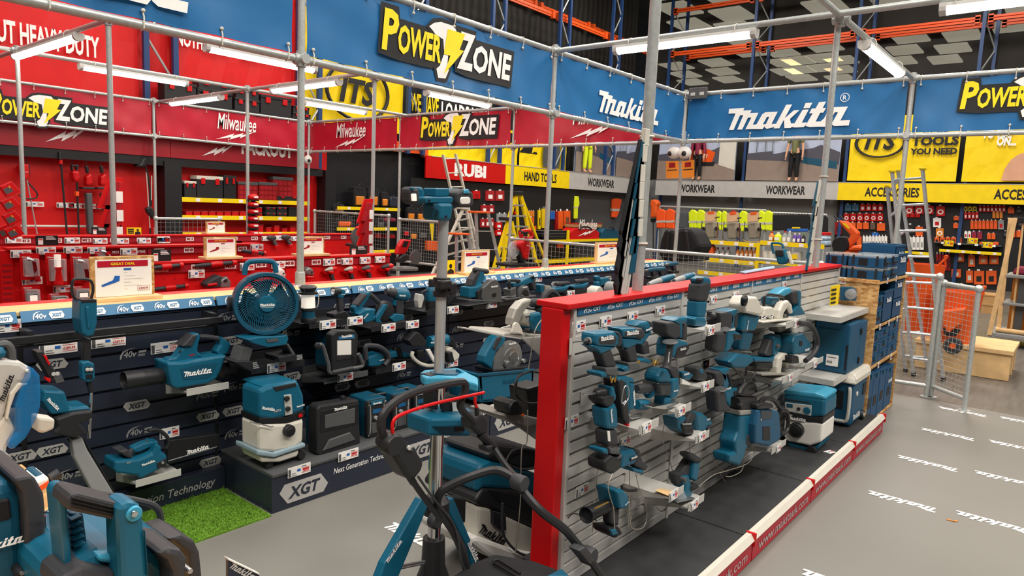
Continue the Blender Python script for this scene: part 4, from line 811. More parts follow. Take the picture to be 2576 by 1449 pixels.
# ================================================================ on the plinths
tool('vacuum_cleaner','grey and teal dust extractor with black wheels on the left plinth','vacuum cleaner','r',3.45,[
 ('P','head',TK,0,.2,.02,[400,440,480,395,820,338,880,490,888,650,800,690,690,722,540,760,400,742]),('P','lid','teal',.02,.22,.02,[420,400,480,372,800,330,815,350,480,400]),('P','band','dark',.004,.2,.004,[395,735,690,722,885,650,885,710,860,740,700,790,400,805]),
 ('P','tub','cream',0,.2,.02,[395,795,700,790,880,740,870,1000,760,1080,560,1110,400,1100]),('P','bumper','tubgrey',-.015,.24,.008,[375,1085,560,1112,895,1005,895,1050,560,1165,375,1140]),('P','chassis','cream',0,.2,.01,[390,1140,560,1165,830,1080,810,1150,620,1212,420,1215]),
 ('P','bumper_side','dark',.002,.2,.004,[600,1170,820,1090,810,1140,640,1200]),('C','hose_port','black',-.03,(735,880),66,.05),('C','port_hole','dark',-.034,(740,884),40,.02),('P','control_plate','lgrey',-.005,.01,.002,[665,490,742,480,757,692,680,712]),('C','knob','black',-.02,(703,530),28,.02),('C','knob','black',-.02,(714,640),26,.02),
 ('P','handle_recess','black',-.004,.01,.002,[545,405,790,358,798,392,582,450]),('T','clip','steel',-.02,7,[300,780,400,800,520,830,545,820]),('P','sticker','red',-.003,.003,0,[820,700,860,688,862,720,822,732]),
 ('C','wheel','black',.02,(510,1245),46,.05),('C','wheel','black',.0,(858,1140),46,.05),('W','logowhite',-.005,[800,625,886,598]),('W','logowhite',-.004,[420,640,560,660]),('X','HEPA','signgrey',-.004,[558,680,630,660],28)])
tool('box_radio','large black boxy speaker with teal side next to the vacuum on the plinth','radio','r',3.45,[
 ('P','front_case','black',0,.1,.012,[1020,640,1060,600,1470,535,1490,1010,1470,1030,1060,1145,1020,1130]),('P','side_case','tealdk',.1,.14,.012,[1030,660,1470,545,1485,1000,1060,1130,1030,1115]),('P','grille','greydk',-.004,.01,.004,[1105,705,1430,625,1428,790,1105,850]),('P','door_frame','dark',-.002,.01,.004,[1050,660,1470,575,1470,800,1300,850,1050,900]),
 ('P','lower_drawer','greydk',-.01,.02,.006,[1155,970,1380,890,1440,972,1085,1095]),('W','logowhite',-.006,[1205,662,1345,630]),('C','knob','black',.04,(1318,525),28,.03)])
def radio(lb,X0,Y0,X1,Y1,Yb,yy):
 h=Yb-Y0;w_=X1-X0;s=(Y1-Y0)
 def q(u,v):return[X0+u*w_,Y0+u*s+v*h]
 tool('radio',lb,'radio','r',yy,[('P','case','tealdk',0,.2,.012,q(0,0)+q(1,0)+q(1,1)+q(0,1)),('P','front','black',-.02,.04,.008,q(.06,.05)+q(.94,.05)+q(1,.2)+q(1,.9)+q(.9,1)+q(.1,1)+q(0,.9)+q(0,.2)),('P','display','blueglass',-.024,.01,0,q(.3,.28)+q(.72,.28)+q(.72,.38)+q(.3,.38)),('P','speaker','greydk',-.024,.01,.004,q(.25,.62)+q(.75,.62)+q(.75,.9)+q(.25,.9)),
     ('T','roll_bar','chrome',-.05,9,q(.02,.12)+q(.16,.2)+q(.16,.8)+q(.05,.95)),('T','roll_bar','chrome',-.05,9,q(.98,.12)+q(.86,.2)+q(.86,.8)+q(.95,.95)),('P','name_plate','teal',-.026,.01,.002,q(.2,.06)+q(.82,.06)+q(.8,.17)+q(.22,.17)),('C','knob','grey',-.04,q(.5,.52),22,.02),('T','top_handle','black',.08,14,q(.05,.02)+q(.1,-.08)+q(.9,-.08)+q(.95,.02)),('W','logowhite',-.03,q(.3,.15)+q(.74,.15))])
radio('teal and black radio with chrome bars, first after the box speaker',1560,545,1770,500,960,3.5)
radio('teal and black radio with chrome bars, taller one in the middle of three',1840,480,2030,440,880,3.5)
radio('teal and black radio with chrome bars, half behind the light tower',2070,440,2200,410,830,3.5)
t=tool('crate','open teal plastic crate on the plinth holding a big saw','crate','s',3.42,[('P','front_wall',TK,0,.03,.008,[700,1295,1300,1240,1290,1540,730,1600]),('P','rear_wall',TK,.33,.03,.008,[700,1295,1300,1240,1290,1540,730,1600]),('P','floor',TK,0,.34,.004,[725,1560,1292,1500,1290,1540,730,1600]),('P','end_wall',TK,0,.34,.008,[700,1295,740,1291,760,1596,730,1600]),('P','end_wall',TK,0,.34,.008,[1270,1243,1300,1240,1290,1540,1270,1542]),('P','rim','tealdk',-.012,.014,.004,[690,1290,1310,1234,1310,1262,690,1320]),('W','tealdk',-.003,[960,1400,1120,1380])])
tool('circular_saw','big circular saw with grey guard standing in the teal crate','saw','s',3.52,[
 ('C','blade_guard','guard',.02,(1055,1125),195,.05),('C','blade','steel',.012,(1060,1135),130,.01),('P','lower_guard','guard',-.004,.02,.004,[860,1240,870,1120,930,1010,960,1000,930,1180,1000,1240]),('C','hub','gunmetal',-.02,(1030,1195),46,.03),('C','inner_guard','gunmetal',.004,(1085,1120),70,.01),('P','handle',TK,-.02,.09,.012,[770,1100,870,920,920,878,1000,898,985,960,900,1040,882,1090,850,1240,760,1170]),('P','grip','rubber',-.026,.10,.008,[855,1010,900,900,950,878,962,910,885,1040]),
 ('P','base_plate','black',-.03,.2,.004,[860,1250,1250,1205,1265,1235,870,1300]),('C','foot_knob','steel',-.02,(1200,1150),26,.03),('W','logowhite',.016,[1030,978,1105,964])])
# ================================================================ back of the grey gondola, facing the dark one
tool('cut_off_saw','large cut-off saw with pale guard and teal motor on a bracket behind the red post','saw','s',2.0,[
 ('P','blade_guard','magn',0,.05,.01,[1065,770,1075,690,1110,590,1180,510,1270,480,1290,492,1250,560,1200,620,1165,700,1130,765]),('P','gear_case','magn',.0,.09,.01,[1200,645,1330,602,1350,720,1290,800,1190,745]),('P','ribs','steel',-.005,.05,.004,[1215,660,1320,640,1320,655,1215,675]),('L','front_grip','rubber',.04,[1262,520,1410,525],[(0,30),(.1,50),(.85,52),(1,40)]),('T','rear_handle','rubber',.05,40,[1395,520,1420,440,1475,398,1530,430,1565,480]),
 ('P','motor',TK,-.02,.14,.014,[1290,640,1390,620,1402,850,1310,832,1280,722]),('P','motor_end','black',-.01,.12,.012,[1390,600,1470,560,1475,880,1410,825]),('P','base','magn',-.04,.22,.006,[990,845,1420,868,1440,888,1180,902,970,872]),('P','angle_scale','cream',-.05,.012,.003,[1060,842,1085,760,1110,730,1140,745,1170,800,1190,865]),('C','knob','black',-.06,(1260,828),26,.03),('T','tether','cable',-.08,6,[1395,690,1330,780,1290,900,1270,1060,1240,1240])])
t=thing('display_shelf','deep grey bracket shelf carrying the cut-off saw behind the red post','shelf',FY('s',1200,900,1.98));PL(t,'plate','shelfmetal','s',1.95,[960,872,1200,906,1475,884,1475,898,1200,922,960,888],.28,.001);PL(t,'front_lip','shelfmetal','s',1.93,[1180,905,1475,884,1470,1105,1400,1122],.012);PL(t,'back_tab','shelfmetal','s',2.2,[960,790,1050,765,1050,880,960,880],.01)
tool('mitre_saw','grey bench saw base with coiled cable on the lower bracket behind the red post','saw','h',1.98,[('P','base','magn',0,.2,.008,[1200,235,1290,215,1535,275,1535,300,1400,330,1215,255]),('P','bracket','shelfmetal',.04,.02,.004,[1215,255,1535,310,1535,440,1500,440,1360,340]),('P','turntable','black',-.03,.1,.01,[1270,230,1260,150,1310,120,1370,170,1395,240]),('C','scale_wheel','dark',-.04,(1310,185),55,.04),('P','motor','black',.05,.12,.01,[1400,40,1535,0,1535,270,1420,250]),('C','knob','orange',-.035,(1375,238),10,.01)])
tool('cable_coil','coil of black power cable hung behind the red end post','cable','s',1.95,[('T','loop','rubber',.02*k,9,[1260-4*k,1260,1150-6*k,1310,1095+k*6,1400,1110,1500+k*8,1200,1590,1330,1600,1420,1520,1440,1400,1380,1290,1260-4*k,1258])for k in range(4)])
tool('vacuum_cleaner','big white, black and teal dust extractor on the floor behind the red post','vacuum cleaner','h',2.02,[
 ('P','tub','cream',0,.34,.02,[1025,915,1110,930,1505,1110,1500,1300,1400,1312,1200,1260,1030,1170]),('P','base','white',-.03,.4,.02,[985,1165,1030,1150,1300,1250,1500,1290,1500,1380,1300,1390,1120,1310,990,1210]),('P','motor_cover','black',-.006,.35,.02,[1015,880,1070,790,1300,800,1510,850,1512,1115,1110,935,1025,915]),('P','vents','dark',-.01,.01,.002,[1110,800,1490,870,1490,1010,1200,900]),
 ('P','head',TK,0,.34,.03,[1060,620,1130,585,1300,610,1530,700,1515,852,1300,802,1070,790,1030,830,1035,700]),('P','latch','black',-.02,.04,.006,[1150,960,1245,985,1250,1110,1215,1110,1150,1060]),('P','top_tray','black',.0,.3,.02,[1105,540,1200,470,1510,500,1530,640,1350,650,1130,580]),('C','wheel','black',.06,(998,1035),48,.05),('W','ink',-.004,[1035,1120,1222,1240])]+
 [('T','cable','rubber',-.02+.02*k,7,[1240+8*k,590,1290,510-k*8,1400,490+k*10,1510,530,1525,590,1450,640-k*10,1330,640,1250,600])for k in range(4)]+[('T','power_lead','rubber',-.05,10,[1215,900,1215,1100,1260,1200,1350,1280,1450,1295,1490,1240,1500,1100]),('T','tether','cable',-.06,4,[1405,200,1400,440,1360,500,1350,900,1310,1300])])
for lb,x,y,r,m_ in(('pale saw guard peeking over the red cap, nearer',2010,395,78,'cream'),('grey and teal saw guard peeking over the red cap, farther',2190,345,75,'grey')):
 tool('bench_saw',lb,'saw','s',1.95,[('C','blade_guard',m_,0,(x,y+30),r,.06),('P','motor',TK,.03,.08,.01,[x+30,y+30,x+110,y+10,x+120,y+80,x+30,y+90])])
for k,(x0,y0,x1,y1,lb)in enumerate(((95,715,290,650,'nearer'),(290,690,440,640,'farther'))):
 tool('angle_grinder',f'long grey and teal grinder peeking over the red cap right of the near pole, {lb}','angle grinder','y',1.95,[('L','body','grey',.04,[x0,y0,x1,y1],[(0,16),(.2,24),(.6,26),(1,18)]),('L','collar',TK,.04,[x0+(x1-x0)*.45,y0+(y1-y0)*.45,x0+(x1-x0)*.95,y0+(y1-y0)*.95],[(0,27),(.6,28),(1,19)])])
# ================================================================ tools on the grey slatwall
def G(name,label,cat,fr,parts,Y=1.41):return tool(name,label,cat,fr,Y,parts,gG)
def pegp(x0,y0,x1,y1,r=8):return('T','peg','chrome',.03,r,[x0,y0,x1,y1])
CL=lambda x,y:('T','security_clip','brass',-.01,8,[x,y,x+12,y+70,x+30,y+20,x+48,y+62,x+60,y-5])
G('impact_driver','teal impact driver with silver nose, nearest on the grey slatwall','impact driver','t',[
 ('P','wall_plate','shelfmetal',.185,.004,0,[60,482,330,405,330,580,55,657]),pegp(95,520,225,508),('L','collet','black',.035,[213,511,252,503],[(0,16),(.3,33),(1,34)]),('L','nose','magn',.035,[245,505,352,488],[(0,30),(.25,50),(1,68)]),
 ('P','motor',TK,0,.075,.012,[348,425,520,410,545,400,618,440,622,520,580,572,370,562,340,545]),('P','rubber_band','rubber',-.003,.08,.01,[365,460,540,435,575,470,570,530,530,550,380,545]),('P','rear_cap','rubber',-.004,.083,.012,[560,402,600,408,632,455,630,530,600,572,575,575,585,520,590,460]),('P','neck',TK,.006,.06,.008,[300,560,345,548,570,568,510,600,400,652,365,605]),
 ('P','grip','rubber',.01,.05,.01,[400,642,510,592,562,742,565,792,450,796,430,730]),('P','foot','greydk',.0,.07,.006,[448,796,570,790,590,860,560,892,450,872]),('P','foot_cap',TK,-.002,.07,.006,[388,852,440,838,470,880,450,906,400,892]),('P','trigger','black',.015,.03,.004,[355,600,395,600,400,650,370,656]),('W','logowhite',-.005,[390,508,530,484]),('L','strap','steel',.035,[440,800,560,795],[(0,26),(1,26)]),CL(495,885)])
G('drill','teal drill with black rear, second along the grey slatwall','drill','t',[
 ('L','chuck','rubber',.035,[575,425,618,420],[(0,28),(1,46)]),('P','motor',TK,0,.075,.012,[612,370,790,365,805,480,640,472]),('P','rear_cap','rubber',-.004,.083,.014,[790,370,850,368,885,420,870,482,800,492,775,430]),('P','neck',TK,.006,.06,.008,[630,475,860,482,800,540,690,592,640,572]),('P','rubber_band','rubber',-.003,.08,.008,[650,395,800,390,830,430,810,460,660,462]),('P','grip','rubber',.01,.05,.01,[655,592,770,540,802,732,710,742,690,650]),
 ('P','foot','greydk',0,.07,.006,[688,742,800,735,832,800,700,832]),('P','foot_cap',TK,-.002,.07,.006,[632,805,690,770,712,832,660,842]),('L','strap','brass',.035,[705,745,800,735],[(0,22),(1,22)]),('W','logowhite',-.005,[672,446,800,430]),('P','trigger','black',.015,.03,.004,[612,540,645,560,650,610,620,590])])
G('drill','small teal drill behind the second one, under the top price cards','drill','t',[
 ('P','motor',TK,0,.07,.012,[770,345,830,300,920,290,965,340,960,402,880,420,860,380]),('P','rear_cap','rubber',-.003,.076,.01,[905,285,960,300,968,370,945,395,925,340]),('P','neck',TK,.008,.05,.006,[860,420,950,402,930,440,840,552,805,540]),('P','grip','rubber',.01,.05,.01,[838,552,910,500,932,642,860,656]),('P','foot','greydk',0,.07,.006,[860,680,962,690,950,735,870,715]),('P','foot_cap',TK,-.004,.07,.006,[798,708,870,692,940,715,925,752,812,732]),('W','logowhite',-.005,[880,405,945,372]),CL(955,700)],1.45)
G('rotary_hammer','teal rotary hammer with long black side handle left of the multi-tool','rotary hammer','t',[
 ('L','chuck','rubber',.035,[1040,365,1112,350],[(0,22),(.3,46),(1,54)]),('P','gear_case','rubber',0,.08,.01,[1100,310,1190,298,1262,340,1252,470,1190,482,1110,440]),('P','top_shell',TK,.0,.08,.01,[1175,290,1240,255,1330,250,1332,310,1282,315,1275,480,1254,480,1250,335]),('P','rear_grip','rubber',.01,.06,.01,[1290,320,1332,310,1330,500,1278,492]),('L','handle_collar','greydk',-.02,[1140,525,1140,505],[(0,62),(.5,82),(1,70)]),('L','side_handle','rubber',-.02,[1098,795,1142,535],[(0,52),(.06,46),(.12,40),(.9,36),(1,44)]),
 ('P','motor',TK,.0,.09,.012,[1190,480,1342,522,1345,580,1250,690,1168,690,1170,560]),('P','battery','black',-.005,.09,.01,[1225,565,1355,540,1352,592,1292,690,1200,692,1210,620]),('W','logowhite',-.01,[1250,610,1310,595]),('W','logowhite',-.066,[1128,620,1112,740])])
G('multi_tool','slim upright teal and black multi-tool standing on a small shelf','multi-tool','v',[
 ('P','battery_base',TK,0,.08,.01,[15,590,110,590,122,680,95,697,0,690,-15,610]),('P','body',TK,.01,.06,.01,[25,420,132,420,112,595,15,595]),('P','grip','rubber',.008,.064,.012,[50,235,160,200,170,262,135,422,25,422,40,300]),('P','head',TK,.01,.06,.012,[48,182,100,155,165,165,176,230,160,300,140,240,60,242]),('C','spindle','black',-.01,(75,195),26,.03),('L','strap','steel',.04,[20,580,115,580],[(0,8),(1,8)])])
G('rotary_hammer','teal rotary hammer with thick black front handle right of the multi-tool','rotary hammer','t',[
 ('L','chuck','rubber',.035,[1585,232,1695,225],[(0,20),(.3,42),(1,50)]),('P','gear_case','rubber',0,.08,.01,[1680,200,1760,190,1832,212,1822,300,1790,392,1690,362]),('P','top_shell',TK,0,.08,.01,[1740,190,1870,158,1880,200,1842,235,1832,392,1790,402,1805,225]),('P','rear_grip','rubber',.01,.06,.008,[1842,228,1876,200,1872,352,1832,372]),('L','handle_collar','greydk',-.015,[1722,388,1722,370],[(0,58),(.5,66),(1,56)]),('P','side_handle','rubber',-.03,.07,.02,[1660,398,1770,392,1740,632,1690,640,1630,620]),
 ('P','motor',TK,0,.08,.01,[1770,392,1850,396,1900,420,1900,482,1830,512,1790,600,1740,632]),('P','battery','black',-.006,.09,.008,[1830,425,1922,442,1916,492,1840,502]),pegp(1535,262,1620,258,12),('W','logowhite',-.006,[1780,400,1840,385])])
G('angle_grinder','tall angle grinder with pale gear head and black wire guard','angle grinder','t',[
 ('P','gear_head','cream',-.02,.1,.012,[1990,32,2080,30,2112,90,2152,212,2100,232,1960,202,1950,120]),('C','disc','dark',-.03,(1958,72),58,.02),('C','flange','black',-.05,(1970,60),28,.03),('P','motor',TK,0,.08,.014,[1940,212,2120,232,2062,402,1918,402]),('P','barrel','tealdk',.01,.06,.012,[1930,402,2046,425,2000,612,1898,602]),('P','battery_base',TK,-.01,.1,.014,[1880,642,2020,662,2055,722,1960,802,1830,802,1785,732]),('L','strap','steel',.04,[1895,610,2010,625],[(0,10),(1,10)]),
 ('T','wire_guard','black',-.03,11,[1825,800,1900,872,2000,912,2058,850,2070,735]),('T','wire_guard','black',.0,11,[1965,760,1950,900,1910,965,1820,930]),('W','logowhite',-.004,[1985,280,1962,392])])
G('jigsaw','teal jigsaw with clear shield on a grey shelf','jigsaw','t',[
 ('P','handle','rubber',.01,.06,.012,[1130,802,1230,790,1252,850,1245,900,1282,885,1272,960,1230,1002,1160,872]),('P','front_body',TK,0,.08,.014,[1018,885,1060,820,1120,810,1152,872,1162,962,1018,962]),('P','shield','smoke',-.01,.09,.01,[1020,962,1162,962,1150,1102,1040,1102]),('P','gear_case','gunmetal',.02,.05,.006,[1045,975,1140,970,1130,1085,1060,1085]),('P','rear_body',TK,.0,.08,.012,[1160,922,1240,902,1252,1040,1200,1142,1160,1132]),('P','plunger','chrome',.02,.02,.002,[1060,1100,1088,1105,1088,1205,1060,1202]),('P','foot_block',TK,.0,.06,.006,[1090,1110,1160,1122,1140,1192,1090,1196]),('P','base_plate','chrome',-.03,.1,.003,[940,1212,1230,1162,1240,1182,1100,1246,950,1228]),('W','logowhite',-.004,[1178,1055,1225,1045])])
G('right_angle_drill','teal right-angle drill with black chuck and silver collar','drill','u',[
 ('P','wall_plate','shelfmetal',.185,.004,0,[180,-60,420,-130,420,10,175,90]),('T','peg','steel',.03,12,[205,-36,330,-42]),('L','chuck','black',.035,[328,-45,450,-58],[(0,28),(.2,56),(1,56)]),('L','collar','steel',.035,[448,-58,512,-64],[(0,46),(1,52)]),('P','head',TK,0,.07,.01,[510,-112,545,-116,568,-10,555,50,505,40]),('P','gear_case','black',-.004,.075,.01,[410,0,550,-25,545,65,470,110,420,60]),('P','body',TK,0,.07,.014,[430,112,470,105,555,50,582,140,588,330,540,352,460,342]),('P','grip','rubber',.002,.066,.014,[460,352,580,346,592,532,470,532]),
 ('P','rating_label','white',-.003,.003,0,[465,362,490,362,498,472,474,472]),('P','foot','greydk',0,.07,.006,[485,540,602,562,602,622,500,612]),('P','foot_cap',TK,-.01,.07,.006,[408,560,470,552,482,622,415,602]),('L','strap','steel',.035,[470,540,590,545],[(0,14),(1,14)]),('W','logowhite',-.004,[498,130,508,278]),('L','hook','steel',.03,[560,548,600,560],[(0,8),(1,8)])])
G('nailer','teal and black pin nailer with a wire tether loop','nailer','t',[
 ('P','head',TK,0,.075,.012,[580,942,600,900,680,888,750,908,762,962,705,955,700,1232,730,1292,692,1272,662,962]),('P','nose','black',-.01,.08,.008,[588,932,650,930,680,1060,702,1300,712,1402,682,1422,640,1342,600,1060]),('P','body',TK,.0,.08,.01,[702,950,762,960,772,1180,742,1262,706,1242]),('L','motor',TK,.04,[775,1192,895,1190],[(0,52),(.2,62),(.8,62),(1,48)]),('L','handle','rubber',.04,[775,1022,935,1012],[(0,44),(.2,56),(.85,58),(1,44)]),('L','handle_end',TK,.04,[905,1060,945,1060],[(0,70),(1,40)]),('P','magazine','steel',.02,.03,.003,[720,1332,842,1310,842,1330,730,1352]),
 ('P','tip','red',-.012,.02,0,[676,1400,700,1398,698,1424,680,1424]),('T','tether','steel',-.06,7,[640,1200,690,1120,690,1010,660,990,640,1020,620,1110,622,1180,660,1150]),pegp(785,1048,970,1082,9),('W','logowhite',-.004,[768,1195,752,1035])])
G('multi_tool','short teal and black cutting tool on a shelf beside the third rotary hammer','multi-tool','t',[('P','head',TK,0,.06,.008,[1275,842,1340,838,1400,872,1350,932,1300,922]),('L','grip','rubber',.03,[1365,850,1475,855],[(0,34),(.5,40),(1,44)]),('P','battery','rubber',-.01,.08,.012,[1440,802,1500,788,1557,880,1530,942,1440,932]),('P','blade','white',.0,.02,.002,[1272,912,1362,962,1352,986,1268,972]),('L','strap','steel',.03,[1455,862,1475,866],[(0,46),(1,46)]),('P','battery_cap',TK,-.014,.02,.006,[1460,820,1495,805,1510,850,1480,870]),('W','logowhite',-.004,[1290,880,1345,862])])
G('rotary_hammer','teal rotary hammer on a peg below the others, third along the grey slatwall','rotary hammer','t',[
 ('L','chuck','rubber',.035,[1552,902,1655,888],[(0,30),(.4,50),(1,50)]),('P','gear_case','rubber',0,.08,.01,[1630,852,1700,830,1762,862,1742,952,1692,1012,1640,962]),('P','top_shell',TK,0,.08,.01,[1690,822,1780,793,1792,830,1752,862,1782,962,1762,1042,1722,1012]),('P','rear_grip','rubber',.01,.06,.008,[1772,862,1802,872,1842,982,1802,1002]),('L','handle_collar','greydk',-.015,[1680,1034,1680,1014],[(0,60),(.5,72),(1,60)]),('P','side_handle','rubber',-.03,.07,.02,[1640,1042,1732,1036,1762,1182,1812,1232,1790,1272,1660,1277]),('P','motor',TK,0,.08,.01,[1730,1042,1870,1010,1902,1090,1802,1122,1800,1222,1752,1162]),('P','battery','black',-.006,.09,.008,[1830,1050,1912,1042,1912,1100,1840,1105]),('W','logowhite',-.006,[1745,1035,1795,1020])])
G('reciprocating_saw','teal reciprocating saw hanging by its tether below the right-angle drill','saw','u',[('P','nose','black',-.01,.09,.012,[438,692,520,630,600,660,642,600,612,772,530,832,440,792]),('P','motor',TK,0,.08,.012,[630,602,762,558,802,640,762,722,610,777]),('P','grip','rubber',.005,.07,.012,[760,550,822,568,852,682,920,742,880,802,762,742,792,660]),('P','foot_cap',TK,-.004,.07,.006,[738,762,862,790,852,832,750,802]),('P','name_plate','dark',-.004,.006,0,[712,660,788,630,790,655,715,688]),('W','logowhite',-.007,[722,672,785,642])])
G('planer','small teal and black planer on a shelf right of the nailer shelf','planer','u',[('P','rear_base',TK,0,.08,.01,[1208,222,1330,212,1275,300,1300,402,1228,332]),('P','grip','rubber',.005,.07,.014,[1330,292,1345,235,1380,165,1422,160,1432,202,1382,292]),('P','clamp','chrome',-.01,.08,.004,[1275,272,1382,265,1372,296,1280,298]),('P','front_block','black',-.014,.08,.01,[1280,298,1392,296,1402,402,1310,404]),('P','motor',TK,0,.08,.012,[1420,166,1500,170,1602,260,1592,312,1550,312,1522,372,1450,372,1430,262]),('C','wheel','black',-.01,(1570,345),34,.03),('W','logowhite',-.004,[1535,250,1572,235])])
G('laminate_trimmer','teal laminate trimmer with black bag on the lowest grey shelf','laminate trimmer','u',[('P','dust_bag','rubber',.02,.05,.012,[1213,822,1280,802,1370,660,1412,672,1332,872,1240,962,1213,902]),('P','handle',TK,.0,.05,.01,[1400,692,1472,690,1452,822,1432,912,1380,882]),('P','grip_top','rubber',-.01,.06,.012,[1350,605,1400,603,1492,660,1482,702,1420,702,1352,650]),('P','motor',TK,0,.07,.012,[1290,852,1350,840,1372,940,1402,982,1372,1082,1290,1092,1310,962]),('P','shield','clear',-.03,.09,.006,[1200,1092,1290,992,1332,1092,1260,1132]),('P','battery','black',-.01,.07,.008,[1385,942,1450,930,1442,982,1370,1012]),('C','knob','greydk',-.02,(1312,890),26,.03),('P','base_plate','steel',-.04,.12,.003,[1205,1120,1400,1080,1415,1095,1220,1140])])
G('sealant_gun','teal sealant gun with long black tube, lowest on the near panel','sealant gun','u',[
 ('L','tube','dark',.035,[232,1270,570,1112],[(.08,10),(.06,62),(0,78),(0,86),(.04,86),(.05,78),(1,72)]),('P','rod','brass',-.04,.006,0,[330,1195,480,1125,482,1130,332,1202]),('L','collar','rubber',.035,[545,1122,605,1092],[(0,92),(.5,98),(1,92)]),('P','gear_case',TK,-.02,.11,.02,[565,1010,640,998,692,1050,706,1150,682,1202,600,1212,582,1100]),('P','grip','rubber',.01,.05,.012,[503,1202,602,1200,592,1392,510,1382]),('P','battery','dark',-.01,.09,.012,[490,1412,600,1402,642,1470,560,1522,488,1482]),('P','battery_cap',TK,-.014,.04,.006,[500,1430,560,1420,590,1480,520,1495]),
 ('T','pull_handle','black',.02,18,[615,972,690,1002,775,998]),('T','wall_hook','chrome',.08,8,[35,1300,100,1250,210,1290,345,1322]),('T','wall_hook','chrome',.1,8,[650,1050,740,1085,800,1060,820,1020]),('W','logowhite',-.024,[655,1170,695,1125])])
G('demolition_breaker','tall teal breaker with black head standing on the deck by the slatwall','breaker','u',[
 ('L','collar','brass',.04,[1895,-70,1960,-82],[(0,30),(.2,40),(1,44)]),('P','gear_head','black',0,.1,.02,[1930,-100,1985,-165,2040,-185,2092,-130,2082,-40,1995,0,1900,-10]),('T','d_handle','black',-.02,18,[2065,-70,2195,-105,2212,-145,2130,-180,2045,-190]),('P','neck','black',0,.1,.012,[1888,0,2085,-10,2092,130,1900,142]),('C','knob','dark',-.02,(1918,98),32,.03),('P','collar_plate','magn',-.002,.1,.006,[1890,142,2092,130,2082,178,1900,196]),('P','motor',TK,0,.1,.014,[1898,192,2072,182,2062,402,2040,480,1962,562,1942,642,1892,742,1778,702,1778,612,1852,592,1842,480,1880,380]),
 ('P','grip','rubber',-.006,.1,.014,[1972,402,2048,380,2052,500,2002,542,1960,502]),('W','logowhite',-.004,[2022,240,2012,362])],1.38)
G('coffee_maker','dark blue coffee maker with black handle on a low grey shelf','coffee maker','u',[
 ('P','body','case',0,.14,.014,[2062,300,2092,132,2250,130,2322,160,2332,320,2342,430,2300,482,2212,532,2060,500]),('P','lid','black',-.002,.14,.014,[2088,82,2150,60,2262,70,2265,122,2098,134]),('T','top_handle','black',.05,26,[2100,60,2160,10,2250,22,2312,100]),('T','side_handle','black',.04,26,[2320,140,2395,150,2412,290,2385,370,2322,390]),('P','tank','smoke',-.004,.02,.004,[2118,140,2242,138,2232,232,2130,242]),('P','drip_bay','dark',-.003,.02,.004,[2140,312,2220,310,2222,462,2140,464]),('C','badge','lgrey',-.006,(2125,242),10,.004)],1.34)
G('circular_saw','circular saw with cream guard on the upper right grey shelf','saw','v',[
 ('P','blade_guard','cream',-.03,.05,.012,[895,622,912,520,950,435,1005,410,1042,455,1055,540,1042,562,1000,480,950,560,942,642]),('C','blade','dark',-.01,(985,560),72,.008),('T','front_handle','black',.0,16,[735,470,760,352,930,372,942,405,930,450]),('P','motor',TK,.02,.07,.01,[820,382,902,380,902,462,820,462]),('P','gear_case','cream',.0,.09,.012,[755,492,830,480,902,520,892,602,800,602,738,582]),('C','knob','chrome',-.03,(765,602),20,.03),('C','knob','chrome',-.03,(840,592),18,.03),('P','base_plate','cream',-.04,.16,.003,[720,642,1050,602,1062,622,720,658]),('C','hub','gunmetal',-.03,(975,580),20,.02)],1.44)
G('nailer','teal and black nailer behind the upper circular saw','nailer','v',[('P','barrel','teallt',0,.08,.012,[888,345,960,290,1032,270,1038,332,960,372]),('P','rear_cap','rubber',-.004,.09,.014,[1032,312,1110,300,1112,420,1090,462,1045,432]),('P','handle',TK,.0,.06,.01,[1100,298,1142,312,1136,470,1182,540,1180,562,1050,582,1060,520,1110,470]),('T','peg','chrome',.05,7,[1142,368,1240,370])],1.48)
G('circular_saw','circular saw with cream guard and teal battery base on the lower right grey shelf','saw','v',[
 ('P','battery_base',TK,0,.1,.01,[640,1032,830,1030,882,980,850,1080,640,1076]),('P','battery','dark',.0,.09,.01,[660,1078,862,1080,850,1152,680,1132]),('P','grip','rubber',.01,.06,.012,[765,985,820,832,872,828,832,1012,760,1014]),('P','motor',TK,.0,.08,.012,[860,802,922,780,932,902,882,1012,840,1004]),('P','blade_guard','cream',-.03,.06,.01,[880,1132,900,1030,950,980,1000,980,1022,1060,1005,1150,985,1060,940,1060,922,1202,880,1212]),('C','hub','gunmetal',-.02,(965,1160),24,.02),('P','base_plate','magn',-.04,.16,.003,[700,1202,1010,1190,1010,1215,720,1224]),('C','knob','gunmetal',-.02,(905,905),26,.03)],1.43)
G('cut_off_saw','cream and black cut-off saw between the two circular saws and the chainsaw','saw','v',[('P','gear_case','magn',.0,.08,.012,[900,690,1002,690,1002,742,920,762]),('P','motor_end','black',-.01,.09,.012,[930,782,1002,790,1042,902,1012,962,930,932]),('P','blade_guard','cream',-.02,.05,.01,[1020,690,1092,690,1092,802,1052,982,1010,1002,1062,852,1030,752]),('P','arm','gunmetal',.0,.06,.008,[930,760,1010,745,1030,800,960,800])],1.45)
G('chainsaw','teal chainsaw with big black hoop handle beside the large blue cases','chainsaw','v',[('P','motor',TK,0,.14,.014,[1080,792,1172,770,1252,872,1232,982,1060,1002,1060,862]),('T','hoop_handle','rubber',-.02,28,[1120,655,1222,668,1290,760,1312,880,1272,982,1185,1062]),('P','base','black',0,.13,.008,[1030,1012,1112,1010,1122,1092,1040,1094]),('P','bar','greydk',.06,.02,.002,[1130,752,1260,756,1262,860,1230,820,1140,770]),('P','vent','dark',-.004,.01,.002,[1125,850,1155,848,1152,900,1125,902]),('W','logowhite',-.004,[1180,962,1225,945])],1.36)
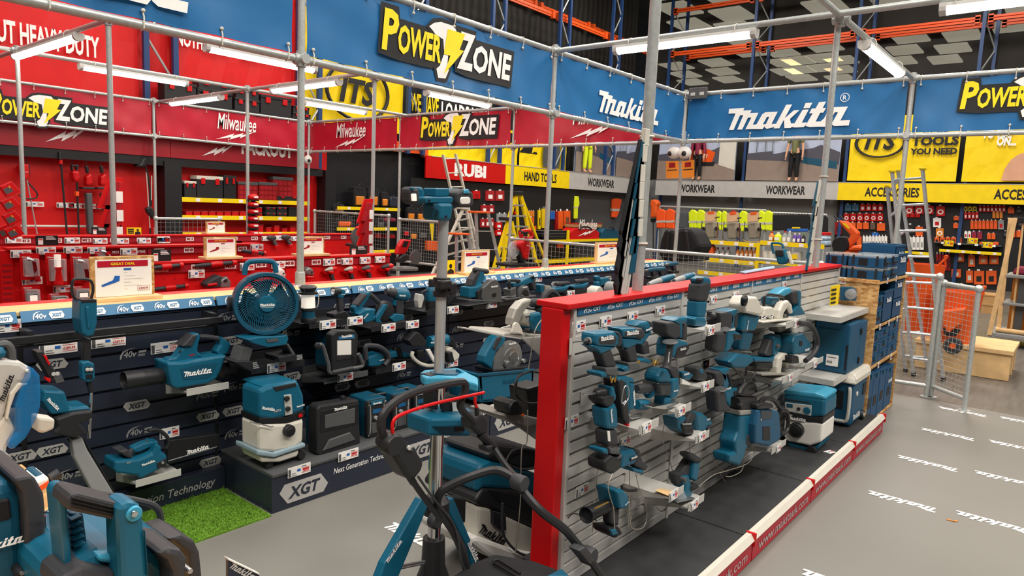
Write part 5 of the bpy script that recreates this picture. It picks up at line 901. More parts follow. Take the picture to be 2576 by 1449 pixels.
for k,(fr,pts,Y)in enumerate([('t',[1480,420,1478,640,1478,800],1.5),('t',[420,900,412,1100,430,1449],1.5),('t',[1815,510,1810,700,1800,830],1.5),('u',[450,500,370,700,325,1110,300,1449],1.5),('u',[700,770,700,1000,690,1400],1.5),('u',[770,820,800,960,870,1150,890,1290,850,1400,760,1420,710,1380,720,1280],1.48),('u',[1110,220,1070,320,1060,450,1120,640,1200,900],1.52),('u',[1575,380,1580,600,1660,760,1750,800],1.5),
      ('u',[2055,490,2040,620,1960,720,1750,790,1600,840,1450,960],1.4),('u',[1935,720,1900,800,1800,850,1740,850],1.4),('u',[1340,420,1350,520,1355,900],1.46),('u',[1750,170,1700,500,1650,740,1740,920],1.5),('u',[960,1080,990,1180,1060,1230,1120,1160,1140,1130],1.45),('u',[520,820,470,950,500,1100,530,1200,540,1420],1.38)]):
 nm=('below the multi-tool shelf','down past the right-angle drill','under the second rotary hammer','left of the sealant gun','under the reciprocating saw','looped right of the sealant gun','down the seam left of the planer','under the planer shelf','from the breaker along the deck','looped on the deck by the breaker','above the laminate trimmer','under the third rotary hammer','under the note shelf','across the sealant gun')[k]
 solo('tether_wire',f'thin grey security wire {nm}','wire','cable',MB().tube(smooth(TR(fr,pts,Y)),.0022,5),group='security wires')
a=MB();pts=TR('u',[1010,1025,1020,980,1165,1020,1105,1070],1.40);c=FZ('u',1085,1030,TR('u',[1120,1085],GYF)[0].z+.004)
a.add([c+Vector((x,y,z))for x,y,z in((-.05,.03,.02),(-.03,-.035,.004),(.05,-.03,.0),(.035,.035,.001))],[(0,1,2,3)]);m_=MB();m_.prism([v for v in a.v],(0,0,.001));solo('paper_note','yellow paper note curling on a grey shelf','paper note','wood',m_)
# ================================================================ right end of the grey gondola
def simple(name,label,cat,loc,parts,group=None):
 """parts: (part name, material, MB, bevel)"""
 t=thing(name,label,cat,loc,group)
 for nm,m_,mb,bv in parts:build(nm,m_,mb,t,bv)
 return t
for z,lb,x0 in((1.068,'wide grey steel shelf holding a small yellow sign, right of the saws',5.51),(.585,'wide grey steel shelf carrying the large blue cases',5.51)):
 simple('display_shelf',lb,'shelf',(5.9,1.6,z),[('plate','shelfmetal',MB().box(x0,6.365,1.345,1.60,z-.008,z),.002),('front_lip','shelfmetal',MB().box(x0,6.365,1.34,1.352,z-.045,z),.002),('side_lip','shelfmetal',MB().box(x0-.004,x0+.006,1.345,1.60,z-.045,z),.002)])
q=FY('v',1490,465,1.45);t=simple('sign_stand','small yellow and grey offer sign standing on the empty grey shelf','sign',(q.x,1.45,1.068),[])
PL(t,'card','posteryellow','v',1.45,[1462,258,1558,238,1535,455,1448,472],.004);a=MB()
for k in range(4):a.prism(TR('v',[1470-k*3,290+k*46,1520-k*3,280+k*46,1518-k*3,302+k*46,1467-k*3,312+k*46],1.446),(0,.002,0))
build('print','ink',a,t);PL(t,'base','clear','v',1.43,[1400,485,1450,470,1560,455,1570,462,1420,490],.05)
t=simple('trolley','dark blue box trolley with grey castor leaning on the board panel','trolley',(6.34,1.5,1.07),[]);
build('deck','case',MB().prism(TR('v',[1555,262,1690,268,1728,310,1725,415,1555,410],('X',6.30)),(.04,0,0)),t,.008);c=FX('v',1668,345,6.27);build('castor','grey',MB().lathe(c,c+EX*.03,[(0,.035),(.2,.045),(.8,.045),(1,.035)],24),t);build('castor_hub','steel',MB().lathe(c-EX*.004,c,[(0,.012),(1,.014)],12),t)
t=simple('tool_case','large dark blue stacking case lying on its side on the lower grey shelf','tool case',(6.05,1.45,.585),[('body','case',MB().box(5.79,6.12,1.33,1.595,.587,.985),.012),('lid','case',MB().box(6.12,6.34,1.33,1.595,.587,.97),.012),('rib','tealdk',MB().box(5.78,5.792,1.38,1.56,.64,.93),.004),('hinge','dark',MB().box(6.10,6.13,1.318,1.335,.63,.68),.003),('hinge','dark',MB().box(6.10,6.13,1.318,1.335,.87,.92),.003),('foot_ribs','dark',MB().box(5.784,5.794,1.335,1.35,.62,.82),.002)])
build('stock_label','paper',MB().box(5.776,5.779,1.395,1.485,.64,.73),t);a=MB()
for k in range(7):a.box(5.775,5.7765,1.475-k*.006,1.478-k*.006,.66,.68)
a.box(5.775,5.7765,1.41,1.475,.705,.71);build('print','ink',a,t);build('top_label','cream',MB().box(5.9,5.96,1.40,1.46,.985,.987),t)
t=simple('cool_box','blue wheeled cool box with pale lid at the far end of the deck','cool box',(6.1,1.45,.14),[('body','case',MB().box(5.9,6.33,1.29,1.575,.15,.50),.02),('lid','cream',MB().prism([(5.87,1.27,.50),(5.87,1.27,.545),(5.92,1.30,.585),(5.92,1.565,.585),(5.87,1.59,.545),(5.87,1.59,.50)],(.49,0,0)),.012),('grip','lgrey',MB().tube(smooth([Vector(p)for p in((5.89,1.32,.46),(5.875,1.31,.44),(5.87,1.31,.22),(5.875,1.36,.19),(5.875,1.5,.19))]),.014,8),0),('control_panel','dark',MB().box(5.893,5.905,1.36,1.56,.28,.43),.004),('vents','dark',MB().box(6.2,6.3,1.284,1.292,.36,.45),0)])
for x in(6.25,):build('wheel','black',MB().lathe((x,1.27,.18),(x,1.30,.18),[(0,.036),(.3,.04),(1,.04)],20),t);build('wheel_hub','lgrey',MB().lathe((x,1.266,.18),(x,1.272,.18),[(0,.018),(1,.02)],16),t)
a=MB();wordmark(a,(5.96,1.287,.19),EX,EZ,.22,.24);build('lettering','logowhite',a,t);build('badge','white',MB().lathe((6.02,1.284,.40),(6.02,1.29,.40),[(0,.02),(1,.02)],16),t)
tool('vacuum_cleaner','compact white and teal vacuum with grey control panel on the far end of the deck','vacuum cleaner','i',('X',5.06),[
 ('P','tub','white',0,.3,.02,[770,270,800,300,1000,290,1060,300,1050,440,960,470,780,430,760,380]),('P','band','black',-.002,.3,.01,[765,215,960,290,1060,305,1065,250,960,250,775,200]),('P','head',TK,-.004,.3,.02,[762,75,975,105,1080,120,1075,250,960,255,765,215]),('P','lid','teallt',.0,.3,.03,[765,45,1000,70,1080,95,1080,125,970,110,760,80]),
 ('P','control_panel','lgrey',-.01,.02,.004,[772,140,975,165,970,245,775,205]),('C','dial',TK,-.02,(938,205),26,.02),('C','knob','black',-.02,(875,192),13,.02),('P','plug_cover','tealdk',-.014,.01,.002,[785,150,832,158,832,185,786,178]),('C','hose_port','black',-.04,(850,355),56,.05),('C','port_hole','dark',-.045,(850,355),38,.02),
 ('P','base',TK,.03,.26,.012,[790,440,960,480,1040,455,1020,500,940,515,800,480]),('C','castor','black',.0,(970,505),34,.05),('P','carry_handle','black',-.006,.03,.008,[768,110,965,140,965,155,768,130]),('W','logowhite',-.006,[800,268,935,290]),('P','sticker','beam',.06,.1,0,[875,48,1000,66,1000,70,870,52])])
X0,X1,Y0,Y1=6.385,7.50,1.285,1.74
t=simple('shelf_unit','open shelf unit of oriented strand board filled with blue boxes','shelf unit',(6.9,1.5,0),[('side_panel','osb',MB().box(X0,X0+.02,Y0,Y1,0,1.30),0),('side_panel','osb',MB().box(X1-.02,X1,Y0,Y1,0,1.30),0),('back_panel','osb',MB().box(X0+.02,X1-.02,Y1-.012,Y1,0,1.30),0)])
for z in(.03,.555,.905,1.29):build('shelf','osb',MB().box(X0-(.015 if z>1.2 else-.02),X1-(.02 if z<1.2 else-.015),Y0-(.012 if z>1.2 else 0),Y1-.012,z-.02,z),t)
for k,(x,z)in enumerate(((6.6,1.26),(6.95,1.26),(6.5,.87),(6.85,.87),(7.2,.87),(6.6,.52),(7.1,.52))):card(f'white shelf-edge card on the board unit, {("top edge left", "top edge middle", "second shelf left", "second shelf middle", "second shelf right", "third shelf left", "third shelf right")[k]}',(x,Y0-.014,z),EX,EZ,.05,.05,None,'price cards on the board unit')
def bbox(label,x0,x1,z0,z1,nm='storage_box',open_=False,mk=True,y0=Y0+.01,y1=1.70,m_='crate',grp='blue boxes in the board unit'):
 t=thing(nm,label,'box',((x0+x1)/2,y0,z0),grp)
 if open_:
  for a_ in((x0,x0+.008,y0,y1),(x1-.008,x1,y0,y1),(x0,x1,y0,y0+.008),(x0,x1,y1-.008,y1)):build('wall',m_,MB().box(*a_,z0,z1),t,.002)
  build('bottom',m_,MB().box(x0,x1,y0,y1,z0,z0+.008),t);build('rim',m_,MB().box(x0-.006,x1+.006,y0-.006,y0+.004,z1-.02,z1),t,.002)
 else:
  build('body',m_,MB().box(x0,x1,y0,y1,z0,z1-.02),t,.006);build('lid',m_,MB().box(x0-.002,x1+.002,y0-.004,y1,z1-.018,z1),t,.004);build('latch','tealdk',MB().box((x0+x1)/2-.03,(x0+x1)/2+.03,y0-.01,y0,z1-.05,z1-.01),t,.002);build('grip_recess','dark',MB().box((x0+x1)/2-.06,(x0+x1)/2+.06,y0-.002,y0+.001,z0+(z1-z0)*.3,z0+(z1-z0)*.5),t)
 if mk:a=MB();w_=(x1-x0)*.5;wordmark(a,(x0+(x1-x0)*.25,y0-.0085,z0+(z1-z0)*.62),EX,EZ,w_,.26);build('lettering','logowhite',a,t)
 return t
def vx(x,y):p=FY('v',x,y,Y0);return p.x,p.z
bbox('lower blue case of the left pair on the top shelf of the board unit',6.42,6.64,.907,1.04,mk=False);bbox('upper blue case of the left pair on the top shelf of the board unit',6.42,6.64,1.042,1.16,mk=False)
bbox('tall open blue crate in the middle of the top shelf of the board unit',6.67,7.03,.907,1.19,'crate',True);bbox('open blue crate lower in the right stack of the top shelf',7.07,7.44,.907,1.08,'crate',True);bbox('open blue crate on top of the right stack of the top shelf',7.07,7.44,1.082,1.255,'crate',True)
for i,(a_,b_,n_,zz,s_)in enumerate(((6.42,6.68,3,.095,'left'),(6.70,7.02,3,.10,'middle'),(7.06,7.46,3,.11,'right'))):
 for k in range(n_):bbox(f'blue stacking case in the {s_} stack of the middle shelf, {("bottom", "second", "top")[k]}',a_,b_,.557+k*zz,.557+(k+1)*zz-.003,mk=False)
for k,(a_,b_,h_)in enumerate(((6.42,6.60,.46),(6.62,6.84,.44),(6.87,7.10,.43),(7.13,7.44,.40))):bbox(f'blue case stored upright on the bottom shelf, {("leftmost", "second", "third", "rightmost")[k]}',a_,b_,.032,.032+h_,mk=(k==3))
bbox('small blue case sticking out at the right foot of the board unit',7.52,7.62,.003,.3,mk=True,y0=1.33,y1=1.6)
def organiser(label,x0,x1,y0,y1,z0):
 t=thing('organiser_case',label,'organiser case',((x0+x1)/2,(y0+y1)/2,z0),'organisers with clear lids');z1=z0+.105
 build('tray','crate',MB().box(x0,x1,y0,y1,z0,z1-.022),t,.005);build('clear_lid','clear',MB().box(x0-.004,x1+.004,y0-.004,y1+.004,z1-.022,z1),t,.004);w_=y1-y0
 for f in(.30,):build('label_pocket','dark',MB().box(x0-.003,x0+.002,y1-w_*(f+.26),y1-w_*f,z0+.015,z1-.03),t,.002)
 for f in(.12,.80):build('latch','black',MB().box(x0-.008,x0+.002,y1-w_*(f+.06),y1-w_*f,z0+.02,z1-.004),t,.003)
 build('handle','black',MB().box((x0+x1)/2-.05,(x0+x1)/2+.05,y0-.018,y0-.002,z0+.03,z0+.05),t,.004);build('side_latch','black',MB().box(x0+.03,x0+.07,y0-.01,y0,z0+.02,z1-.01),t,.003)
for i,(xa,xb,ya,yb_,s_)in enumerate(((6.40,6.66,1.275,1.545,'nearest'),(6.40,6.66,1.56,1.73,'left'),(6.70,6.96,1.275,1.545,'far'))):
 for k in range(2):organiser(f'clear-lidded blue organiser in the {s_} stack on top of the board unit, {("lower", "upper")[k]}',xa,xb,ya,yb_,1.292+k*.107)
bbox('blue crate on top of the board unit at its far end',7.02,7.48,1.292,1.50,'crate',True,True,1.29,1.62);bbox('second blue crate nested in the one on top of the board unit',7.05,7.45,1.302,1.58,'crate',True,True,1.31,1.60)
card('white card with red price hung at the end of the red cap by the organisers',FX('v',1495,225,6.38),-EY,EZ,.09,.06)
# ---- wire mesh fences on pipe rails
def fence(label,p,q,z1,z0=.12,s=.05,posts=True,name='mesh_fence'):
 p=Vector(p);q=Vector(q);d=q-p;L_=d.length;t=thing(name,label,'fence',p)
 a=MB();n_=int(L_/s)
 for i in range(n_+1):c=p+d*(i/n_);a.tube([(c.x,c.y,z0),(c.x,c.y,z1)],.0018,4)
 for i in range(int((z1-z0)/s)+1):z=z0+i*s;a.tube([(p.x,p.y,z),(q.x,q.y,z)],.0018,4)
 build('mesh','galv',a,t)
 for z in(z1,z0):build('rail','galv',MB().tube([(p.x,p.y,z),(q.x,q.y,z)],RP*.9,12),t)
 if posts:
  for c in(p,q):build('post','galv',MB().tube([(c.x,c.y,0),(c.x,c.y,z1+.02)],RP*.95,12),t);build('elbow','galv',MB().ell((c.x,c.y,z1),.04,.04,.04,12,7),t);build('floor_flange','galv',MB().lathe((c.x,c.y,.001),(c.x,c.y,.012),[(0,.055),(1,.055)],16),t)
 for k in range(max(1,int(L_/.35))):
  c=p+d*((k+.5)/max(1,int(L_/.35)));build('cable_tie','cream',MB().torus((c.x,c.y,z1),d,RP*1.05,.003,12,4),t)
fence('mesh fence panel behind the board unit by the long ladder',(8.06,1.78,0),(8.17,1.10,0),1.255)
fence('mesh fence panel turned towards the aisle at the right of the long ladder',(8.2,1.06,0),(7.86,.73,0),1.19)
fence('long low mesh fence behind the far end of the bay',(8.36,6.9,0),(8.36,2.3,0),1.27,.5,.07)
fence('mesh fence behind the red rows below the black tool bags',(8.42,12.2,0),(8.42,9.9,0),1.5,.6,.07)
fence('mesh fence corner beside the red bench saw',(8.42,9.6,0),(8.42,8.4,0),1.45,.7,.06)
fence('mesh fence section behind the small framed offer sign in the red area',(4.75,11.0,0),(5.75,11.0,0),1.36,.6,.07)
# ---- long aluminium ladders
def ladder(label,a0,a1,b0,b1,n_,m_='alu',sz=(.025,.06),name='ladder',grp=None):
 a0,a1,b0,b1=map(Vector,(a0,a1,b0,b1));t=thing(name,label,'ladder',(a0+b0)/2,grp)
 for p,q in((a0,a1),(b0,b1)):
  d=(q-p).normalized();s=(b0-a0).normalized();o=d.cross(s)
  build('stile',m_,MB().prism([p+s*x*sz[0]+o*y*sz[1]for x,y in((-.5,-.5),(.5,-.5),(.5,.5),(-.5,.5))],q-p),t,.004)
  build('foot','black',MB().prism([p+s*x*sz[0]*1.2+o*y*sz[1]*1.1-d*.01 for x,y in((-.5,-.5),(.5,-.5),(.5,.5),(-.5,.5))],d*.05),t)
 for i in range(n_):
  k=(i+.7)/n_;build('rung',m_,MB().tube([a0.lerp(a1,k),b0.lerp(b1,k)],.014,8),t)
 return t
t=ladder('tall aluminium ladder, right-hand section, leaning behind the mesh fence',(9.2,1.385,0),(9.2,1.84,2.36),(9.2,1.085,.0),(9.2,1.53,2.39),8,'alu',(.03,.09))
for k,(y,z)in enumerate(((1.84,2.37),(1.53,2.40))):build('yellow_end_cap','posteryellow',MB().box(9.14,9.26,y-.03,y+.03,z-.01,z+.012),t,.004)
t=ladder('tall aluminium ladder, left-hand section, crossing behind the other one',(9.38,1.50,0),(9.30,1.90,2.2),(9.38,1.26,0),(9.30,1.80,2.38),8,'alu',(.03,.07))
for k,(y,z)in enumerate(((1.9,2.2),(1.8,2.39))):build('yellow_end_cap','posteryellow',MB().box(9.25,9.35,y-.02,y+.02,z-.01,z+.012),t,.004)
# ---- orange things beyond the fence
def tub(label,c,r,h,m_='orange'):
 c=Vector(c);t=thing('garden_tub',label,'tub',c);build('tub',m_,MB().lathe(c,c+EZ*h,[(0,r*.1),(0,r*.72),(.5,r*.86),(.97,r*.98),(1,r),(1,r*.95),(.06,r*.68),(.05,r*.05)],28),t)
 for s in(-1,1):build('handle',m_,MB().tube(smooth([c+Vector((0,s*r*.95-.08*s,h*.98)),c+Vector((0,s*r,h*1.12)),c+Vector((0,s*r*.9+.0,h*1.12)),c+Vector((.05,s*r*.95,h*.98))]),.014,8),t)
p=FX('x',742,819,10.4);tub('upright orange rubber tub seen through the ladder',(10.3,p.y,.36),.22,.9)
p=FX('x',965,819,9.9);tub('orange rubber tub behind the right fence panel',(9.95,p.y,.36),.28,.62)
simple('pallet_stand','low timber stand on the floor carrying the orange tubs behind the fence','stand',(10.2,1.0,0),[('top','wood',MB().box(9.75,10.7,.5,1.5,.31,.36),.004)]+[('block','wood',MB().box(x,x+.1,.52,1.48,.003,.31),.004)for x in(9.78,10.2,10.58)])
t=tool('wheelbarrow','orange wheelbarrow with black tyre behind the right fence panel','wheelbarrow','f',('X',9.5),[('C','tyre','rubber',.0,(2035,1165),62,.1),('C','wheel_rim','orange',-.01,(2035,1165),22,.1),('P','frame','black',.04,.04,.006,[1960,1030,2100,1040,2060,1090,1980,1085]),('P','pan','orange',.0,.3,.02,[1945,900,2130,880,2100,1000,2000,1070,1960,1000])])
tool('garden_shredder','tall orange garden machine with black hopper behind the organisers','garden machine','f',('X',11.0),[('P','arm','beam',0,.14,.03,[1175,215,1240,225,1330,310,1320,350,1240,445,1195,445,1265,330,1185,240]),('P','cowl','orange',-.06,.3,.04,[1240,445,1290,400,1350,405,1390,445]),('C','hopper','dark',-.02,(1190,400),62,.2),('T','lever','black',.04,7,[1145,178,1185,222]),('T','lever','black',.06,7,[1190,180,1230,228]),('P','body','orange',0,.3,.02,[1150,445,1390,445,1380,640,1160,640]),('P','wheels','black',.05,.2,.02,[1170,640,1370,640,1360,1090,1180,1090]),('P','warning_label','posteryellow',-.004,.004,0,[1200,235,1235,240,1265,275,1250,280])])
# ---- trolley with boards at the right edge
t=simple('platform_trolley','grey platform trolley with timber posts at the right edge of the photo','trolley',(12.9,.5,0),[('deck','grey',MB().box(12.5,13.4,-.4,.98,.14,.2),.01),('upper_shelf','grey',MB().box(12.6,13.3,-.4,.86,1.03,1.08),.01),('middle_shelf','grey',MB().box(12.6,13.3,-.4,.86,.62,.66),.01),('frame','greydk',MB().box(12.7,12.76,.6,.7,.2,1.05),.004),('frame','greydk',MB().box(12.7,12.76,-.3,-.2,.2,1.05),.004),('back_board','amber',MB().box(13.15,13.2,-.35,.8,.2,1.1),0),('roll','wood',MB().tube([(12.6,-.35,.24),(12.6,.9,.24)],.035,12),0)])
for y in(.92,.0):c=Vector((12.52,y,.07));build('castor','black',MB().lathe(c-EY*.02,c+EY*.02,[(0,.06),(.2,.07),(.8,.07),(1,.06)],18),t);build('castor_fork','grey',MB().box(c.x-.04,c.x+.04,c.y-.03,c.y+.03,.1,.15),t,.004)
for k,(y0,y1,x)in enumerate(((.93,.80,12.45),(.84,.86,12.62))):solo('timber_post',('slanting timber post leaning against the grey trolley','upright timber post against the grey trolley')[k],'post','wood',MB().prism([(x,y0,.16),(x+.06,y0,.16),(x+.06,y0+.06,.16),(x,y0+.06,.16)],(0,y1-y0,1.75)),.004)
t=simple('broom','dark broom head standing up at the right edge by the trolley','broom',(12.7,.72,.2),[('stick','wood',MB().tube([(12.7,.72,.2),(12.7,.74,1.86)],.014,8),0),('head','cloth',MB().box(12.64,12.76,.6,.86,1.84,1.93),.012)])
p=FX('f',2500,610,12.9);simple('bundle','crimson wrapped bundle on the upper shelf of the grey trolley','bundle',(12.9,.3,1.08),[('wrap','maroon',MB().prism([(12.7,.8,1.085),(12.7,.75,1.20),(12.7,.45,1.17),(12.7,-.3,1.085)],(.4,0,0)),.03)])
simple('white_bag','white sack on the middle shelf of the grey trolley','sack',(12.9,.2,.66),[('sack','white',MB().ell((12.75,.26,.82),.16,.24,.16),0)])
p=FZ('i',2035,1040,.004);simple('floor_offcut','small bent amber strip lying on the grey floor at the right','offcut',p,[('strip','amber',MB().prism([p+Vector(v)for v in((0,.03,.001),(.012,.03,.001),(.02,-.01,.001),(.04,-.018,.001),(.04,-.026,.001),(.01,-.02,.001))],(0,0,.003)),0)])
# ---- saw blades hung on two poles
def blades(pole_lb,fr,Y,pts,kind):
 for k,(x,y)in enumerate(pts):
  c=FY(fr,x,y,Y);t=thing('saw_blade_pack',f'saw blade pack hung on the {pole_lb}, {("topmost", "second from top", "third from top", "fourth from top", "fifth from top", "sixth from top", "lowest")[min(k, 6) if k < len(pts)-1 else 6]}','saw blade pack',c,'saw blade packs on the poles')
  if kind=='long':
   a=[c,c+Vector((-.035,0,.0)),c+Vector((-.16,-.0,-.42)),c+Vector((-.13,0,-.50)),c+Vector((-.07,0,-.42))];build('blade','cloth',MB().prism(a,(0,.016,0)),t,.003);b2=[c+Vector((.0,-.004,.0)),c+Vector((-.02,-.004,.01)),c+Vector((-.115,-.004,-.46)),c+Vector((-.1,-.004,-.48))];build('edge','lgrey',MB().prism(b2,(0,.006,0)),t)
   build('sleeve','tealdk',MB().prism([c+Vector((.0,-.01,-.02)),c+Vector((-.03,-.01,-.01)),c+Vector((-.07,-.01,-.2)),c+Vector((-.02,-.01,-.2))],(0,.02,0)),t);build('hanger','cream',MB().box(c.x-.02,c.x+.02,c.y-.015,c.y+.01,c.z-.03,c.z+.05),t,.003)
  else:
   a=[c,c+Vector((-.05,0,-.01)),c+Vector((-.12,0,-.2)),c+Vector((-.07,0,-.21))];build('card','tealdk',MB().prism(a,(0,.006,0)),t,.002);build('blister','cream',MB().prism([c+Vector((.01,-.01,-.01)),c+Vector((-.025,-.01,-.0)),c+Vector((-.06,-.01,-.16)),c+Vector((-.03,-.01,-.17))],(0,.012,0)),t)
S3=lambda x,y:(x,y)
FR['P']=(1520,320,3.293)
blades('near grey pole','P',1.62,[(335,105),(318,235),(300,400),(290,545),(285,690),(280,850)],'long')
FR['Q']=(1950,380,4.83)
blades('slimmer pole on the red cap','Q',1.58,[(545,350),(530,520),(510,670),(490,820),(470,970),(455,1130)],'card')
for x,y,fr,Y,lb in((350,75,'P',1.66,'near grey pole, upper'),(310,960,'P',1.66,'near grey pole, lower'),(565,300,'Q',1.6,'slimmer pole, upper'),(480,1075,'Q',1.6,'slimmer pole, lower')):
 c=FY(fr,x,y,Y);solo('cable_tie',f'white cable tie round the {lb}','cable tie','cream',MB().torus((2.99 if fr=='P' else 5.7,Y-.0 if fr=='P' else 1.61,c.z),EZ,.031 if fr=='P' else.028,.006,16,5),group='cable ties on the poles')
for s,x in((-1,580),(1,665)):
 c=FY('P',x,212,4.05)if 0 else FX('P',x,212,8.36);t=thing('camera_dome',('left','right')[s>0]+' of two white security cameras under the corner of the blue banners','security camera',c)
 build('shell','white',MB().ell(c,.085,.09,.08),t);build('lens','black',MB().ell(c+Vector((-.072,-.025*s,-.015)),.02,.034,.034,12,7),t);build('bracket','white',MB().tube([c,Vector((8.42,4.15,c.z))],.03,8),t)
c=FY('B',2065,130,12.3);t=thing('camera_dome','small white security camera under the far corner of the red banners','security camera',c);build('shell','white',MB().ell(c,.08,.08,.09),t);build('lens','black',MB().ell(c+Vector((-.02,-.06,-.02)),.035,.03,.035,12,7),t);build('bracket','white',MB().tube([c,c+EZ*.2],.02,8),t)
c=FX('c',125,705,8.38);t=simple('socket','grey double socket on the top rail at the corner of the blue banners','socket',c,[('plate','greydk',MB().box(8.34,8.38,c.y-.12,c.y+.12,c.z-.07,c.z+.07),.006)]);
for s in(-1,1):build('outlet','lgrey',MB().box(8.335,8.342,c.y+s*.06-.03,c.y+s*.06+.03,c.z-.03,c.z+.01),t,.003)
# ================================================================ foreground left: board table with site equipment
simple('board_table','table topped with oriented strand board at the lower left corner','table',(.1,1.8,0),[('top','osb',MB().box(-.9,.75,.25,2.86,.77,.80),.002)]+[('leg','wood',MB().box(x,x+.07,y,y+.07,.003,.77),.003)for x in(-.85,.62)for y in(.35,2.7)])
tool('mitre_saw','mitre saw with round grey blade guard and clear blue shield at the left edge','mitre saw','p',2.3,[
 ('P','upper_guard','lgrey',0,.06,.02,[-260,1200,-160,1100,-30,1062,110,1060,230,1075,320,1130,348,1190,345,1240,310,1312,200,1312,110,1420,60,1640,-60,1900,-200,1900]),('P','guard_rim','cream',-.01,.04,.01,[60,1700,110,1420,205,1305,310,1312,240,1340,170,1420,120,1560,90,1700]),('C','bolt','white',-.012,(305,1172),18,.01),
 ('P','shield','blueglass',-.03,.08,.01,[350,1125,440,1230,452,1420,445,1560,400,1700,290,1900,170,2010,100,2030,110,1950,190,1840,180,1560,240,1380]),('T','handle','greydk',.03,42,[-60,905,60,882,120,950,130,1070]),('P','handle_body',TK,.0,.07,.02,[-160,920,80,905,105,1050,-30,1062,-160,1100]),
 ('P','arm','cream',.0,.1,.012,[0,1700,90,1640,180,1810,90,1990,60,2120,-100,2140,-100,1800]),('C','knob','alu',-.03,(35,2120),62,.05),('C','hub','greydk',-.036,(35,2120),26,.02),('P','pillar','magn',.02,.1,.012,[-60,2080,80,2060,90,2230,40,2330,-60,2330]),('P','foot','white',-.02,.2,.01,[-120,2320,60,2300,110,2350,60,2395,-120,2400]),('P','fence_bar','cream',.05,.06,.008,[400,1665,600,1690,590,1800,470,1850,400,1830]),('W','ink',-.006,[45,1510,155,1215])])
t=tool('extension_guide','white saw table extension with orange warning label and black dust port on the board table','saw guide','w',1.95,[('L','dust_port','rubber',.06,[545,395,640,340],[(0,52),(.9,60),(1,64)]),('P','rail','white',0,.1,.006,[372,440,530,380,540,480,470,545,420,520]),('P','warning_label','hiorange',-.003,.004,0,[410,495,525,425,532,475,445,528]),('P','inner','tealdk',.03,.08,.004,[365,400,410,360,480,350,390,420])])
B6=[
 ('P','body',TK,.05,.25,.02,[560,1460,1090,1180,1290,1150,1700,1185,1830,1300,1860,1500,1860,2300,560,2300]),('P','rear_body',TK,.3,.2,.02,[980,1090,1180,950,1500,900,1800,1050,1900,1100,1900,1400,980,1400]),('P','top_ledge','teallt',.04,.2,.01,[1060,1230,1200,1215,1330,1260,1330,1340,1060,1300]),('P','battery_lid','rubber',.02,.1,.012,[640,1500,900,1365,1300,1410,1300,1800,640,1800]),
 ('P','corner_bumper','rubber',.0,.12,.02,[1690,1215,1830,1140,1960,1170,2030,1265,2000,1500,2000,2300,1880,2300,1860,1420,1800,1290]),('P','corner_bumper','rubber',.3,.12,.02,[1790,1050,1960,1005,2100,1075,2160,1200,2190,1500,2190,2300,2080,2300,2050,1220,1900,1085]),('P','rear_bumper','rubber',.22,.1,.01,[1060,1110,1280,1040,1300,1080,1110,1160,1040,1150]),
 ('P','rear_post',TK,.42,.05,.01,[1615,960,1775,940,1795,1150,1620,1130]),('T','rear_handle','rubber',.43,48,[1060,570,1200,585,1500,640,1640,680,1715,750,1735,850,1740,960]),('P','rear_post_left',TK,.42,.05,.01,[1035,800,1240,800,1240,1040,1045,1040]),
 ('P','left_post',TK,.06,.06,.015,[632,620,650,560,700,522,770,522,815,560,740,700,728,760,785,1330,700,1370,665,1000]),('P','post_ladder','tealdk',.1,.05,.004,[755,770,900,770,965,1240,815,1320,790,1200])]+[
 ('P','post_rib',TK,.085,.03,.002,[770+k*8,850+k*72,885+k*10,800+k*72,888+k*10,812+k*72,772+k*8,864+k*72])for k in range(6)]+[
 ('P','grip','rubber',.02,.07,.02,[735,620,770,575,830,550,1320,672,1285,720,1272,850,1230,850,740,745,722,690])]+[('P','grip_groove','dark',.016,.01,.001,[775,600+k*38,1275,720+k*38,1275,727+k*38,775,607+k*38])for k in range(3)]+[
 ('P','right_post',TK,0,.06,.02,[1272,840,1275,740,1310,675,1390,648,1460,655,1520,690,1548,760,1620,1500,1620,2300,1330,2300]),('C','pivot','teallt',-.004,(1455,785),82,.02),('C','bolt','chrome',-.01,(1455,785),34,.02),('C','latch','steel',.0,(2055,1400),32,.04),('P','seam','tealdk',-.003,.006,0,[1560,960,1566,960,1600,1449,1594,1449])]
tool('work_light','large teal site lamp with black carry grip at the bottom left, nearest the camera','work light','w',1.15,B6)
tool('radio','dark teal job-site radio with black corners at the lower left edge','radio','w',1.35,[
 ('P','case','tealdk',.02,.2,.02,[-400,480,-100,450,130,430,250,600,300,1449,330,2100,-400,2100]),('P','recess','dark',.016,.02,.004,[-60,640,110,612,135,830,-60,880]),('P','corner_bumper','rubber',0,.18,.02,[150,395,340,362,385,400,475,560,492,720,500,1200,505,2100,330,2100,265,760,240,560,160,440]),('T','roll_bar','chrome',-.02,14,[465,775,540,760,590,810,610,1000,640,1500]),('T','roll_bar','chrome',.02,13,[490,800,505,1000,545,1280,520,1420,470,1460]),('C','knob','black',-.01,(235,1425),52,.04),('C','bolt','steel',-.016,(240,1425),22,.01)]+[('P','bumper_rib','dark',-.003,.01,.002,[360+k*6,1095+k*100,470+k*6,1040+k*100,480+k*6,1052+k*100,360+k*6,1112+k*100])for k in range(4)]+[('W','logowhite',.012,[-330,1240,258,1075])])
tool('display_sign','dark sign board with white edge and script, its corner poking up at the bottom','sign','w',1.5,[('P','board','navy',0,.012,.001,[2462,1275,2800,1440,2800,2300,2462,2300]),('P','edge','white',-.004,.02,.001,[2458,1258,2800,1422,2800,1442,2462,1280]),('W','signgrey',-.002,[2470,1360,2720,1500])])
